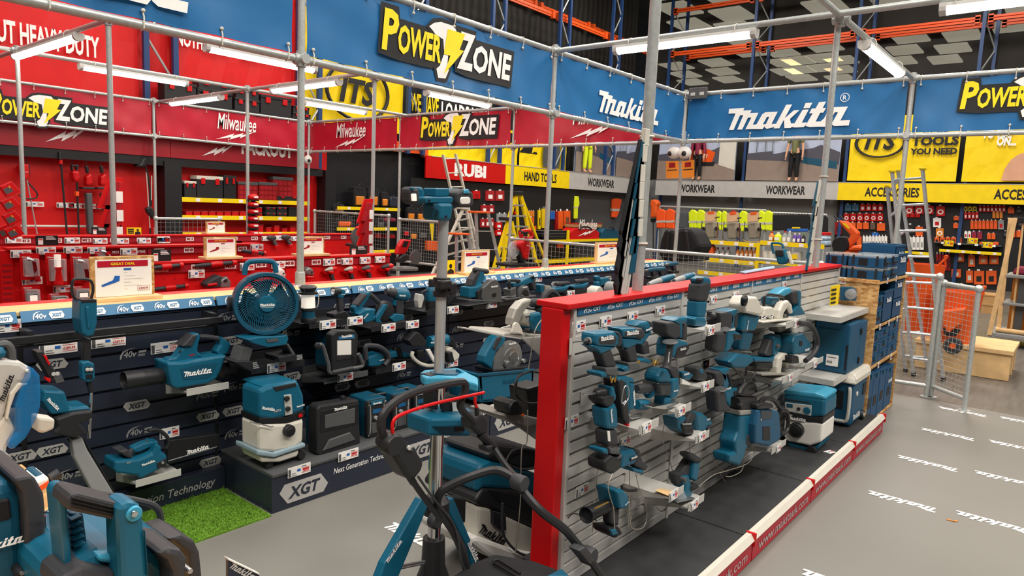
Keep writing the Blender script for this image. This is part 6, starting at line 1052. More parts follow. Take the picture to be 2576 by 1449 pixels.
# ================================================================ light tower in the middle
YT=1.95
def slab(fr,nums,z,h):return MB().prism([FZ(fr,nums[i],nums[i+1],z)for i in range(0,len(nums),2)],(0,0,h))
t=tool('light_tower','tall tripod light tower with two teal and black lamp heads','light tower','z',YT,[
 ('P','head_block',TK,-.04,.1,.012,[630,430,862,430,835,680,800,706,700,700,640,690]),('P','arm',TK,-.03,.08,.012,[430,360,450,335,840,335,862,365,845,432,440,432]),('P','top_block',TK,.0,.07,.01,[580,210,590,203,790,205,795,330,580,330]),('C','bolt','dark',-.045,(748,636),20,.01),('C','bolt','dark',-.036,(494,390),18,.01),('P','side_rib','tealdk',-.045,.01,.003,[560,440,625,440,640,560,570,520]),
 ('P','lamp_back',TK,.02,.06,.01,[320,185,395,180,425,290,435,440,340,445]),('P','lamp_head','rubber',-.03,.06,.014,[188,215,235,182,330,180,352,300,355,440,300,455,215,440]),('P','lens','ledglow',-.034,.01,.003,[222,290,292,285,300,402,232,402]),('P','tilt_knob','tealdk',-.036,.02,.004,[225,192,270,188,262,240,232,242]),
 ('P','lamp_back',TK,.03,.06,.01,[850,280,920,205,980,215,960,480,870,525,840,500]),('P','lamp_head','rubber',-.04,.07,.016,[905,270,1000,215,1090,215,1165,270,1172,440,1140,500,965,495,905,430]),('P','lens','white',-.044,.01,.004,[963,365,985,338,1092,335,1120,360,1118,425,1092,448,985,450,965,428]),('P','tilt_knob','teallt',-.046,.02,.004,[1028,228,1090,215,1110,288,1018,285]),('P','cable_gap','dark',.0,.04,.004,[560,540,630,500,640,690,590,690])])
p0=FY('z',700,715,YT);p1=FY('s',300,1275,YT);rp=.0205
px_=p0.x
build('upper_pole','towerpole',MB().tube([(px_,YT,p1.z-.02),(px_,YT,p0.z+.02)],rp*1.02,20),t)
q0=FY('h',745,410,YT);q1=FY('h',742,1190,YT)
build('lower_pole','chrome',MB().tube([(px_,YT,q1.z),(px_,YT,p1.z)],.028,20),t)
cl=FY('s',305,385,YT);build('pole_clamp','black',MB().lathe((px_,YT,cl.z-.025),(px_,YT,cl.z+.05),[(0,.033),(.3,.033),(.3,.026),(.7,.026),(.75,.034),(1,.034)],20),t);build('clamp_lever','black',MB().box(px_-.05,px_+.01,YT-.05,YT-.02,cl.z+.01,cl.z+.045),t,.006);build('clamp_lever','black',MB().box(px_+.02,px_+.06,YT-.03,YT,cl.z-.02,cl.z+.03),t,.006)
build('top_tray','teallt',slab('s',[75,1270,110,1245,245,1232,490,1222,530,1240,700,1330,700,1400,480,1335,340,1322,120,1325,85,1300],p1.z+.0,-.035),t,.008)
build('tray_well','tealdk',slab('s',[180,1262,260,1248,450,1245,500,1275,470,1300,350,1300,200,1290],p1.z+.002,.002),t)
PL(t,'tray_arm','teallt','s',YT-.06,[500,1240,700,1330,700,1420,660,1400,520,1290],.03,.006);PL(t,'tray_post','black','h',YT-.02,[675,-60,760,-70,770,200,700,200],.06,.006)
zt=FY('h',745,265,YT).z;build('lower_tray',TK,slab('h',[575,188,700,190,760,205,870,208,950,172,1000,205,985,262,660,268,600,240],zt+.04,-.035),t,.008)
PL(t,'battery_bay',TK,'h',YT-.07,[660,262,985,235,978,400,660,396],.13,.012);PL(t,'rating_plate','ink','h',YT-.073,[860,315,930,308,930,355,860,362],.004);PL(t,'battery_top','black','h',YT-.05,[775,130,880,150,875,215,780,210],.06,.006);PL(t,'instruction_card','paper','h',YT-.06,[840,145,890,140,900,205,845,210],.003)
def leg(fr,nums,off,th):PL(t,'leg',TK,fr,YT+off,nums,th,.006)
leg('h',[610,868,665,905,425,1480,300,1800,160,1800,330,1360],-.05,.04);leg('h',[768,885,850,862,1040,1330,1180,1800,1060,1800,960,1250],-.04,.04)
a=MB();u0,u1=FY('h',352,1355,YT-.053),FY('h',462,1185,YT-.053);wordmark(a,u0,u1-u0,(-EY).cross(u1-u0),(u1-u0).length,.22);u0,u1=FY('h',950,1205,YT-.043),FY('h',1012,1350,YT-.043);wordmark(a,u0,u1-u0,(-EY).cross(u1-u0),(u1-u0).length,.25);build('lettering','logowhite',a,t)
build('column','black',MB().lathe((px_,YT,.02),(px_,YT,q1.z+.03),[(0,.09),(.25,.1),(.45,.085),(.7,.05),(1,.046)],20),t);build('leg_collar','black',MB().lathe((px_,YT,FY('h',740,960,YT).z),(px_,YT,FY('h',740,845,YT).z),[(0,.05),(.2,.06),(.8,.06),(1,.045)],20),t)
PL(t,'battery_box','black','h',YT+.03,[845,858,945,870,940,1050,850,1060],.06,.008);build('spreader','steel',MB().tube([FY('h',430,1375,YT),FY('h',640,1335,YT)],.005,6),t);build('spreader','steel',MB().tube([FY('h',430,1395,YT),FY('h',640,1350,YT)],.005,6),t)
kc=FY('h',735,1040,YT-.09);build('knob','rubber',MB().lathe(kc,kc+EY*.04,[(0,.026),(.2,.034),(.8,.034),(1,.02)],14),t)
# ================================================================ lawn mower in front of the tower
YM=1.66
tool('lawn_mower','black push mower with folding tube handle and red bar in front of the light tower','lawn mower','h',YM,[
 ('T','upper_handle','black',0,26,[335,430,302,340,310,255,365,175,500,85,700,22,890,-12,935,8,928,70,905,120,900,180,950,245,1000,290]),('T','bail_bar','red',-.02,11,[390,372,388,300,440,240,650,165,880,110,1075,68]),('T','bail_bar_end','red',-.02,11,[1010,100,1008,140,1022,185]),('T','bail_pivot','black',-.02,16,[1022,180,1025,240]),
 ('P','control_box','black',-.03,.09,.016,[405,400,450,385,480,400,630,580,622,650,545,745,500,705,370,495]),('P','button_panel','greydk',-.034,.01,.003,[493,462,530,470,548,515,515,512]),('C','button','lgrey',-.04,(518,486),14,.01),('C','hinge','black',-.04,(412,470),62,.05),
 ('T','left_tube','black',.0,24,[370,440,450,600,545,745]),('T','left_tube','black',.0,20,[540,735,620,850,720,985,735,1030]),('P','right_box','black',.05,.07,.014,[985,275,1060,230,1105,245,1118,300,1108,380,1055,400,1000,350]),('T','right_tube','black',.06,30,[1050,385,1150,480]),('T','right_tube','black',[.06,-.05,-.2],21,[1150,480,1260,640,1390,765]),('P','clip','black',.03,.05,.006,[1100,480,1150,465,1140,500,1105,520]),
 ('T','lower_handle','black',[0,0,0,0,0,-.02,-.04,-.08,-.12,-.16,-.2,-.25,-.3,-.34,-.36,-.38,-.4],29,[965,1500,925,1310,860,1140,770,1000,722,910,745,825,810,775,950,710,1120,657,1220,665,1320,735,1400,845,1510,965,1680,1095,1770,1200,1880,1330,2010,1520]),('C','knob','rubber',-.25,(1385,760),52,.05),('C','wing_knob','rubber',-.36,(1905,1310),62,.05),('P','tube_joint','rubber',-.41,.05,.006,[1790,1260,1840,1230,1910,1330,1880,1370]),
 ('T','cable','rubber',-.02,8,[580,700,700,870,830,1030,880,1160,900,1320,930,1400])])
t=simple('grass_box','black fabric-topped grass box of the mower with a wire lifting handle','grass box',FZ('h',1200,1400,.42),[])
build('lid','cloth',slab('h',[830,1449,1000,1340,1160,1278,1450,1328,1610,1385,1690,1440,1700,1500,800,1500],.44,-.05),t,.012);build('body','black',slab('h',[850,1470,1010,1350,1170,1290,1440,1335,1600,1390,1680,1500],.39,-.25),t,.01)
build('lift_handle','dark',MB().tube([FZ('h',x,y,.45)for x,y in((1340,1460),(1150,1352),(1148,1335),(1185,1328),(1350,1430))],.005,8),t);build('corner_cap',TK,slab('h',[1530,1452,1660,1385,1730,1452],.455,-.06),t,.008)
# ================================================================ framed offers and small cards on the gondola tops
def pq(fr,pl,x,y):return TR(fr,[x,y],pl)[0]
def lerp4(c,u,v):return(c[0].lerp(c[1],u)).lerp(c[3].lerp(c[2],u),v)
def offer(label,fr,Y,x0,x1,yt,yb,zb,head,price=None,pic='teal',frame='osb'):
 a=FY(fr,x0,yb,Y);b=FY(fr,x1,yb,Y);h=FY(fr,(x0+x1)/2,yt,Y).z-zb;w_=b.x-a.x;O=Vector((a.x,Y,zb));t=thing('framed_offer',label,'sign',O)
 build('frame',frame,MB().box(a.x,b.x,Y,Y+.018,zb,zb+h),t,.002);build('foot','wood',MB().box(a.x-.02,b.x+.02,Y-.06,Y+.06,zb,zb+.02),t,.003);s=build('sheet','paper',MB().box(a.x+w_*.07,b.x-w_*.05,Y-.003,Y,zb+h*.09,zb+h*.93),t)
 def P(x,z):return Vector((a.x+w_*x,Y-.0045,zb+h*z))
 def R(nm,m_,*r):mb=MB();[mb.poly([P(x,z),P(x2,z),P(x2,z2),P(x,z2)])for x,z,x2,z2 in r];o=build(nm,m_,mb,t);o.parent=s
 R('header','maroon' if 0 else 'bannerred',(.10,.76,.89,.90));R('print','grey',*[(.5,.62-k*.075,.5+.3*((k*7)%5+1)/5,.625-k*.075)for k in range(6)]);R('logo_patch','blue' if pic=='teal' else 'reddk',(.5,.68,.62,.725))
 a2=MB();text(a2,head,P(.3,.80)-EY*.002,EX,EZ,w_*.38,h*.06,.02);o=build('lettering','logoyellow',a2,t);o.parent=s
 mb=MB();mb.poly([P(x,z)for x,z in((.15,.36),(.33,.46),(.36,.56),(.44,.55),(.43,.44),(.36,.40),(.17,.32))]);o=build('tool_picture','blue' if pic=='teal' else 'reddk',mb,t);o.parent=s
 if price:a2=MB();text(a2,price,P(.735,.22)-EY*.002,EX,EZ,w_*.15,h*.055,.02);[a2.poly([P(x,z),P(x2,z),P(x2,z2),P(x,z2)])for x,z,x2,z2 in((.715,.19,.91,.195),(.715,.30,.91,.305),(.715,.19,.72,.305),(.905,.19,.91,.305))];o=build('price','reddk',a2,t);o.parent=s
offer('large framed offer headed GREAT DEAL standing on the pale wooden top','E',4.12,1375,2335,385,1100,1.18,'GREAT DEAL','£204.99')
offer('framed offer with a red header standing on the nearest red row','F',5.02,805,1290,218,570,1.3,'SAVE £36.00 (17%)',None,'red')
offer('small framed offer on the farthest red row beside the hanging black caps','B',8.04,530,820,1062,1255,1.3,'SAVE £36.00',None,'red')
offer('framed offer half behind the left grey pole on the nearest red row','G',5.02,290,692,207,515,1.3,'SAVE £110.00 (20%)',None,'red')
offer('framed offer with a blue tool picture, right of the light tower pole','s',4.12,525,815,-45,232,1.18,'SAVE £47.99 (11%)',None,'teal','wood')
offer('framed offer in a pale wooden stand behind the hanging saw blades','D',4.2,1895,2300,1075,1435,1.18,'SAVE',None,'teal','wood')
def minis(label,fr,Y,x0,y0,x1,y1,m_='ink'):
 c=TR(fr,[x0,y1,x1,y1,x1,y0,x0,y0],Y);z=min(c[0].z,c[1].z);c=[Vector((c[0].x,Y,z)),Vector((c[1].x,Y,z)),Vector((c[1].x,Y,c[2].z)),Vector((c[0].x,Y,c[2].z))]
 t=thing('counter_card',label,'sign',c[0],'small counter cards');build('card',m_,MB().prism(c,(0,.004,0)),t);o=-EY*.002
 mb=MB();w_=c[1]-c[0];h=c[3]-c[0]
 if m_=='ink':
  for k in range(3):mb.poly([c[0]+w_*x+h*z+o for x,z in((.45,.6+k*.12),(.9-.06*k,.6+k*.12),(.9-.06*k,.66+k*.12),(.45,.66+k*.12))])
  build('print','logowhite',mb,t);mb=MB();mb.poly([c[0]+w_*x+h*z+o for x,z in((.1,.1),(.32,.1),(.32,.7),(.1,.7))]);build('price_tag_print','paper',mb,t);mb=MB();mb.poly([c[0]+w_*x+h*z+o*1.5 for x,z in((.12,.55),(.3,.55),(.3,.65),(.12,.65))]);build('red_print','red',mb,t)
 else:
  mb.poly([c[0]+w_*x+h*z+o for x,z in((.55,.05),(.95,.05),(.93,.4),(.8,.5),(.7,.5),(.57,.4))]);mb.ell(c[0]+w_*.75+h*.66,w_.length*.09,.001,h.length*.14,12,7)
  for k in range(3):mb.poly([c[0]+w_*x+h*z+o for x,z in((.06,.2+k*.24),(.48,.2+k*.24),(.48,.36+k*.24),(.06,.36+k*.24))])
  build('figure_print','ink',mb,t)
minis('black counter card on the red row right of the large framed offer','E',5.0,2285,280,2580,470);minis('black counter card by the hanging blowers on the farthest red row','A',8.03,1380,1150,1612,1258);minis('black and clear counter card at the left of the red rows','A',6.52,540,1270,880,1420)
minis('black counter card under the hanging red packs on the nearest red row','G',5.0,1078,345,1340,487);minis('black counter card on the farthest red row behind a framed offer','F',8.0,1180,190,1370,305);minis('yellow counter card with a printed figure on the farthest red row','A',8.03,1912,1152,2130,1265,'posteryellow');minis('yellow counter card with a printed figure beside the light tower','s',4.2,255,60,445,250,'posteryellow')
# ================================================================ red area: tools on the pegboards
def drv(label,x,y,Y=4.93,m_='magn'):
 tool('impact_driver',label,'impact driver','G',Y,[('L','nose',m_,.03,[x,y,x+110,y-22],[(0,8),(.15,20),(.5,34),(1,40)]),('L','motor','red',.03,[x+100,y-20,x+180,y-30],[(0,38),(.7,38),(1,24)]),('P','grip','rubber',.01,.04,.006,[x+85,y+20,x+130,y+10,x+172,y+165,x+130,y+170]),('P','neck','red',.0,.05,.006,[x+70,y+15,x+150,y+5,x+130,y+55,x+95,y+50]),('P','bracket','red',.02,.1,0,[x-10,y+20,x+70,y+45,x+70,y+55,x-10,y+30])])
for i,(x,y,m_)in enumerate(((695,722,'magn'),(992,716,'magn'),(1255,698,'greydk'),(1545,678,'rubber'))):drv(f'red impact driver on the nearest red row, {("leftmost, grey nose", "second, grey nose", "third, dark slim nose", "rightmost, black nose")[i]}',x,y,4.93,m_)
def grinder(label,x0,y0,x1,y1,Y=4.93,fr='F',flip=False):
 u=lambda k,d:[x0+(x1-x0)*k,y0+(y1-y0)*k+d]
 tool('die_grinder',label,'grinder',fr,Y,[('L','grip','rubber',.03,u(0,0)+u(.42,0),[(0,14),(.1,28),(1,34)]),('L','motor','red',.03,u(.38,0)+u(.66,0),[(0,44),(.5,48),(1,38)]),('L','rear_grip','rubber',.03,u(.62,0)+u(.92,0),[(0,34),(1,30)]),('L','battery_cap','red',.03,u(.9,0)+u(1,0),[(0,44),(1,40)])])
grinder('long red and black grinder left of centre on the nearest red row',660,655,1280,600);grinder('red and black grinder beside the large framed offer, upper',-40,690,480,640);grinder('red and black grinder beside the large framed offer, lower',0,1010,555,950);grinder('small red grinder on the second red row',1365,425,1720,470,6.4)
tool('plunge_saw','red and black cutting saw with grey guard low on the nearest red row','saw','F',4.9,[('P','body','rubber',0,.1,.01,[830,930,900,870,1040,790,1100,830,1060,980,860,990]),('P','guard','guard',-.02,.05,.008,[1060,870,1150,810,1210,900,1195,980,1060,980]),('P','grip','red',-.01,.04,.006,[860,925,1000,905,1005,945,865,965]),('C','knob','black',-.03,(1130,875),24,.02)])
for lb,x,y,m_ in(('grey cap of a sander behind the fan on the nearest red row',1960,760,'white'),('grey and red router half behind the left grey pole',2385,740,'guard')):tool('sander',lb,'sander','F',4.92,[('P','cap',m_,0,.09,.02,[x-60,y+10,x-40,y-50,x+10,y-75,x+60,y-40,x+90,y+60,x-30,y+60]),('P','body','red' if m_!='white' else 'white',.0,.08,.012,[x-40,y+60,x+80,y+60,x+70,y+110,x-30,y+110]),('C','bolt','black',-.01,(x+45,y+5),12,.01)])
for k,(x,y,nm)in enumerate(((1770,195,'left'),(1985,185,'right'))):tool('palm_tool',f'black palm tool with red grip on the farthest red row, {nm} of two','power tool','F',7.9,[('P','head','rubber',0,.12,.02,[x,y+20,x+50,y,x+130,y+10,x+120,y+60,x+60,y+80,x+10,y+60]),('P','grip','greydk',.02,.06,.01,[x+60,y+70,x+105,y+70,x+150,y+140,x+110,y+165]),('P','foot','red',.01,.08,.008,[x+105,y+150,x+155,y+140,x+150,y+190,x+110,y+195])])
for k,(x,y,fr,Y)in enumerate([(80+0,190,'E',7.95),(975,195,'E',7.95),(1400,200,'E',7.95),(1735,200,'E',7.95),(2075,195,'E',7.95),(2370,190,'E',7.95),(1815,370,'E',6.45),(160,410,'E',6.45),(545,360,'E',6.45),(960,350,'E',6.45),(1320,355,'E',6.45),(335,820,'E',6.45),(805,940,'E',6.45),(565,840,'F',4.97),(1340,725,'F',4.97),(1815,695,'F',4.97),(678,650,'G',4.97),(955,638,'G',4.97),(1228,622,'G',4.97),(1455,608,'G',4.97),(1500,415,'F',6.45),(1670,275,'F',7.95),(1870,265,'F',7.95),(2115,275,'F',7.95),(90,290,'F',7.95)]):
 p=FY(fr,x,y,Y);card(f'price card on the {("farthest" if Y > 7 else "second" if Y > 6 else "nearest")} red row, number {k+1} from its left end' if 0 else 'price card pinned to the '+("farthest" if Y>7 else "second" if Y>6 else "nearest")+' red pegboard row',p,EX,EZ,.14 if Y>6 else.12,.06,None,'price cards on the '+("farthest" if Y>7 else "second" if Y>6 else "nearest")+' red row')
def blister(label,fr,Y,x0,y0,x1,y1,kind):
 c=TR(fr,[x0,y1,x1,y1,x1-20,y0,x0-20,y0],Y);t=thing('blister_pack',label,'blister pack',c[0],'light blister packs');build('backing','red',MB().prism(c,(0,.006,0)),t);f=[v-EY*.05 for v in(lerp4(c,.12,.14),lerp4(c,.9,.14),lerp4(c,.9,.82),lerp4(c,.12,.82))];build('clear_shell','clear',MB().prism(f,(0,.05,0)),t,.008)
 m=lerp4(c,.5,.5);s=(c[1]-c[0]).length
 if kind=='lamp':build('lamp','ledglow',MB().lathe(m-EY*.03+EZ*.02,m-EY*.03+EZ*.12,[(0,s*.16),(1,s*.16)],14),t);build('lamp_base','red',MB().lathe(m-EY*.03-EZ*.12,m-EY*.03+EZ*.02,[(0,s*.26),(.8,s*.18),(1,s*.24)],14),t)
 elif kind=='torch':build('torch_head','steel',MB().lathe(m-EY*.03+EX*-s*.25+EZ*.06,m-EY*.03+EX*s*.1+EZ*.05,[(0,s*.16),(.5,s*.17),(1,s*.1)],14),t);build('torch_grip','reddk',MB().prism([m-EY*.05+EX*a+EZ*b for a,b in((0,.05),(s*.2,.04),(s*.35,-.1),(s*.12,-.1))],(0,.04,0)),t)
 else:build('flood_lamp','greydk',MB().box(m.x-s*.3,m.x+s*.3,m.y-.05,m.y,m.z-.1,m.z+.02),t,.01);build('lens','ledglow',MB().box(m.x-s*.2,m.x+s*.2,m.y-.055,m.y-.05,m.z-.08,m.z),t)
 a=MB();text(a,'Milwaukee',lerp4(c,.08,.84)-EY*.002,EX,EZ,s*.45,None,.01,.2);build('lettering','logowhite',a,t)
for lb,q,k in(('with a silver torch, leftmost of the upper row',(315,345,610,745),'torch'),('with a red lantern, in the middle of the upper row',(700,335,1020,825),'lamp'),('with a bronze torch, right of the lantern pack',(1075,340,1380,790),'torch'),('half behind the large framed offer',(1450,320,1680,520),'torch'),('with a square flood lamp, leftmost of the lower row',(345,830,620,1100),'flood'),('lying low in the middle of the lower row',(735,950,1050,1080),'box'),('behind the black loop handle',(1080,830,1390,1030),'box')):blister('red blister pack '+lb,'E',6.42,*q,k)
for k in range(5):
 x,y=((0,450),(10,675),(40,890),(70,1100),(-60,1090))[k];c=TR('A',[x+110,y+240,x+305,y+145,x+180,y+5,x,y+85],7.0 if k<4 else 7.2);t=thing('boxed_set',f'red boxed tool set hanging on the leftmost pole, {("top", "second from top", "third from top", "lowest", "half cut off at the left edge")[k]}','box',c[0],'red boxed sets on the pole');build('box','red',MB().prism(c,(0,.06,0)),t,.004);build('picture','greydk',MB().prism([lerp4(c,u,v)-EY*.002 for u,v in((.06,.2),(.6,.2),(.6,.7),(.06,.7))],(0,.001,0)),t);build('yellow_print','amber',MB().prism([lerp4(c,u,v)-EY*.003 for u,v in((.5,.55),(.62,.55),(.62,.75),(.5,.75))],(0,.001,0)),t)
def packs_on_pole(lb,fr,Y,pts,s):
 for k,(x,y)in enumerate(pts):
  c=FY(fr,x,y,Y);t=thing('hanging_pack',f'red pack hanging on the {lb}, {("top", "second", "third", "fourth", "fifth", "sixth", "lowest")[k]} of its string','pack',c,'red packs on the poles');build('card','red',MB().prism([c,c+Vector((-s*.5,0,-.01)),c+Vector((-s*.9,0,-s*1.1)),c+Vector((-s*.2,0,-s*1.2))],(0,.02,0)),t,.002);build('blister','clearred',MB().prism([c+Vector((-s*.1,-.03,-.05)),c+Vector((-s*.4,-.03,-.05)),c+Vector((-s*.7,-.03,-s)),c+Vector((-s*.25,-.03,-s))],(0,.03,0)),t,.006);build('white_label','paper',MB().box(c.x-s*.3,c.x-s*.08,c.y-.034,c.y-.03,c.z-s*.9,c.z-s*.5),t)
packs_on_pole('pole above the second red bench saw','C',6.98,[(715,360),(710,540),(705,730),(715,900)],.28);packs_on_pole('pole left of the hanging brooms','A',8.6,[(1860,400),(1870,680),(1860,930),(1870,1110)],.32)
for k in range(6):c=FY('B',1240,700+k*107,9.45);t=thing('red_helmet',f'small red cap stacked on the pole before the tool box shelves, {("topmost", "second", "third", "fourth", "fifth", "lowest")[k]}','cap',c,'red caps on the pole');build('shell','red',MB().ell(c,.08,.08,.055),t);build('rim','black',MB().lathe(c-EZ*.05,c-EZ*.03,[(0,.08),(1,.085)],16),t);build('white_print','paper',MB().box(c.x-.03,c.x+.03,c.y-.085,c.y-.07,c.z-.005,c.z+.02),t)
yw=YB-.25
a=MB().tube([FY('A',10,15,yw),FY('A',1890,152,yw)],.025,8);solo('hanging_rail','upper white rail for the hanging garden tools on the red wall','rail','cream',a);solo('hanging_rail','lower white rail behind the hanging garden tools','rail','cream',MB().tube([FY('A',310,1128,yw+.1),FY('A',1580,1136,yw+.1)],.018,8))
def hang(nm,lb,cat,parts):tool(nm,lb,cat,'A',yw-.05,parts,'garden tools on the red wall')
hang('line_trimmer','red line trimmer with bent loop handle hanging at the left of the red wall','line trimmer',[('P','motor','red',0,.2,.05,[300,215,380,195,440,200,465,330,410,435,370,420,310,300]),('W','logowhite',-.004,[375,320,425,318]),('T','shaft','alu',.08,10,[405,430,460,720,560,1250]),('T','hook','ink',.08,5,[390,50,400,120,405,200]),('T','loop','black',.02,11,[430,480,510,570,560,640,550,700,480,720,380,710,280,660]),('P','rear_grip','black',0,.1,.02,[410,200,450,210,465,360,430,350])])
for lb,x,d in(('pole with a red joint',905,95),):
 hang('pole_saw','black extension '+lb+' hanging on the red wall','pole tool',[('T','pole','black',.05,15,[x,20,x+40,500,x+105,1255]),('P','joint','red',0,.1,.01,[x-10,130,x+40,130,x+45,200,x-5,200]),('P','clip','black',-.02,.1,.01,[x-20,10,x+30,10,x+30,130,x-15,130])])
hang('line_trimmer','red line trimmer with black shaft, second on the red wall','line trimmer',[('P','grip','black',.02,.08,.02,[1078,205,1190,205,1180,285,1150,285,1150,235,1100,235,1110,300,1085,300]),('P','motor','red',0,.16,.04,[1090,300,1200,300,1215,420,1160,480,1110,440]),('T','shaft','black',.06,15,[1160,470,1170,800,1190,1255]),('P','joint','hiorange',.02,.1,.01,[1145,610,1195,610,1195,680,1145,680]),('T','hook','ink',.06,5,[1085,100,1085,200])])
for k,x in enumerate((1340,1560)):hang('leaf_blower',('left','right')[k]+' of two red leaf blowers with flat black tubes on the red wall','leaf blower',[('P','grip','black',.02,.08,.02,[x-50,220,x,225,x+10,330,x-30,340]),('P','motor','red',0,.16,.03,[x-40,380,x+40,330,x+70,500,x+20,520,x-40,520]),('P','ring','black',-.03,.2,.02,[x-100,545,x+100,545,x+90,580,x-90,575]),('P','tube','greydk',0,.12,.02,[x-40+k*10,630,x+55,630,x+80+k*40,1250 if k==0 else 1150,x+0+k*50,1250 if k==0 else 1150]),('T','hook','ink',.05,5,[x-40,110,x-40,215])])
for k,(pts,nm)in enumerate((([2205,300,2265,1250],'leftmost'),([2285,370,2280,830],'second'),([2325,1150,2340,2180],'short'),([2500,150,2545,1150],'long right-hand'))):hang('hand_tool',f'slim long-handled tool hung right of the blowers, {nm}','garden tool',[('T','stick','cream' if k<3 else 'white',.05,8,pts),('L','grip','black',.05,pts[-2:]+[pts[-2]-3,pts[-1]-90],[(0,12),(1,12)])])
hang('line_trimmer','line trimmer with round black guard low on the red wall','line trimmer',[('P','guard','black',0,.1,.03,[2200,850,2290,835,2370,960,2370,1030,2310,1035,2215,920]),('T','shaft','black',.05,14,[2170,140,2250,500,2260,840]),('P','head','black',0,.2,.05,[2050,230,2120,180,2150,100,2230,100,2240,200,2180,260])])
for k,(x,y)in enumerate(((385,835),(855,850),(1040,860),(1232,865),(1448,870))):card('white price strip on the red wall behind the hanging tools',FY('A',x,y,yw+.13),EX,EZ,.25,.08,None,'price strips on the red wall')
ys=YB-.3
sx0,sx1=FY('B',160,700,ys).x,FY('B',2330,700,ys).x
t=simple('shelf_bay','red-backed shelf bay with yellow shelf edges full of black and red tool boxes','shelf bay',(sx0,ys,0),[('post','dark',MB().box(sx0-.3,sx0,ys-.02,YB,0,2.3),0),('post','dark',MB().box(sx1-.02,sx1+.24,ys-.02,YB,0,2.36),0)])
for y in(735,990,1235):
 z=FY('B',900,y,ys).z;build('shelf','reddk',MB().box(sx0,sx1-.4,ys,YB,z-.03,z),t);build('yellow_edge','posteryellow',MB().box(sx0,sx1-.4,ys-.02,ys,z-.06,z+.02),t)
 for k in range(6):build('edge_label','paper',MB().box(sx0+.25+k*.42,sx0+.33+k*.42,ys-.023,ys-.02,z-.05,z+.01),t)
FR['S']=FR['B']
def tb(nm,lb,x0,y0,x1,y1,m_='black',top=None,lat='red',d=.26,fr='B',pl=None,grp='tool boxes on the red-backed shelves',cells=0):
 pl=ys+.01 if pl is None else pl;c=TR(fr,[x0,y1,x1,y1,x1,y0,x0,y0],pl);z0=min(c[0].z,c[1].z);z1=max(c[2].z,c[3].z);zt=z1-(z1-z0)*.16
 ax=isinstance(pl,tuple);t=thing(nm,lb,'box',c[0],grp)
 if ax:bxs=lambda a,b,e,f,o:MB().box(pl[1]+o,pl[1]+d,c[1].y+(c[0].y-c[1].y)*(1-b),c[1].y+(c[0].y-c[1].y)*(1-a),e,f)
 else:bxs=lambda a,b,e,f,o:MB().box(c[0].x+(c[1].x-c[0].x)*a,c[0].x+(c[1].x-c[0].x)*b,pl+o,pl+d,e,f)
 build('body',m_,bxs(0,1,z0,zt,0),t,.008);build('lid',top or m_,bxs(-.01,1.01,zt,z1,-.01),t,.008)
 if lat:
  for a in(.15,.7):build('latch',lat,bxs(a,a+.15,zt-(z1-z0)*.2,zt+(z1-z0)*.06,-.02),t,.003)
 if cells:
  for a in range(cells):
   for b in range(3):build('cell','clearred',bxs(.06+a*.9/cells,.06+(a+.8)*.9/cells,z0+(z1-z0)*(.06+b*.26),z0+(z1-z0)*(.26+b*.26),-.012),t)
 return t
tb('tool_box','black rolling tool box with white lid on the top shelf',395,390,785,718,'black','cream');tb('tool_box','small black cool box with white lid on the top shelf',205,455,385,715,'black','cream');tb('crate','black crate stood on end with a red spirit level inside',800,375,985,720,'dark','black');
for q,nm in(((1015,475,1310,738),'left'),((1325,480,1600,742),'middle')):tb('organiser_case',f'clear organiser with red cells on the top shelf, {nm}',*q,'reddk','greydk',None,.2,cells=4)
tb('organiser_case','clear organiser with red cells standing behind on the top shelf',1540,400,1835,690,'reddk','greydk',None,.2,pl=ys+.06,cells=4);tb('tool_box','flat black case under the standing organiser',1605,690,1925,752,'black')
for k,x in enumerate((1225,1430,1600)):
 for j in range(2):tb('tool_box',f'small red and black case on the middle shelf, {("left", "middle", "right")[k]} stack {("lower", "upper")[j]}',x,930-j*85,x+150,1000-j*78,'red' if k==0 else 'black','greydk')
tb('tool_box','stack of dark inserts at the right of the middle shelf',1775,850,1915,990,'dark','dark',None)
for k in range(8):tb('parts_bin','small red bin on the middle shelf',230+k*116,905,325+k*116,985,'red','clearred',None,grp='red bins on the middle shelf')
for k in range(5):tb('boxed_part','small red boxed part on the lowest shelf',1320+k*120,1110+(k*37)%60,1395+k*120,1225,'red','reddk',None,grp='red boxed parts on the lowest shelf')
for k,q in enumerate(((1240,640,1480,765),(1490,700,1750,830),(1500,632,1740,702),(1770,760,1955,855),(1780,690,1950,762),(1965,745,2195,872),(2205,865,2340,905),(2210,812,2330,866))):tb('tool_box',f'black tool box with red latches stacked on the rack above the banner, {("leftmost", "second, lower", "second, upper", "third, lower", "third, upper", "fourth, largest", "rightmost, lower", "rightmost, upper")[k]}',*q,'black','dark',fr='a',pl=12.46,grp='black boxes on the rack')
z=FY('a',1800,880,12.46).z;solo('rack_shelf','dark shelf on the rack under the stacked black boxes','shelf','dark',MB().box(5.6,8.6,12.45,12.76,3.30,3.34))
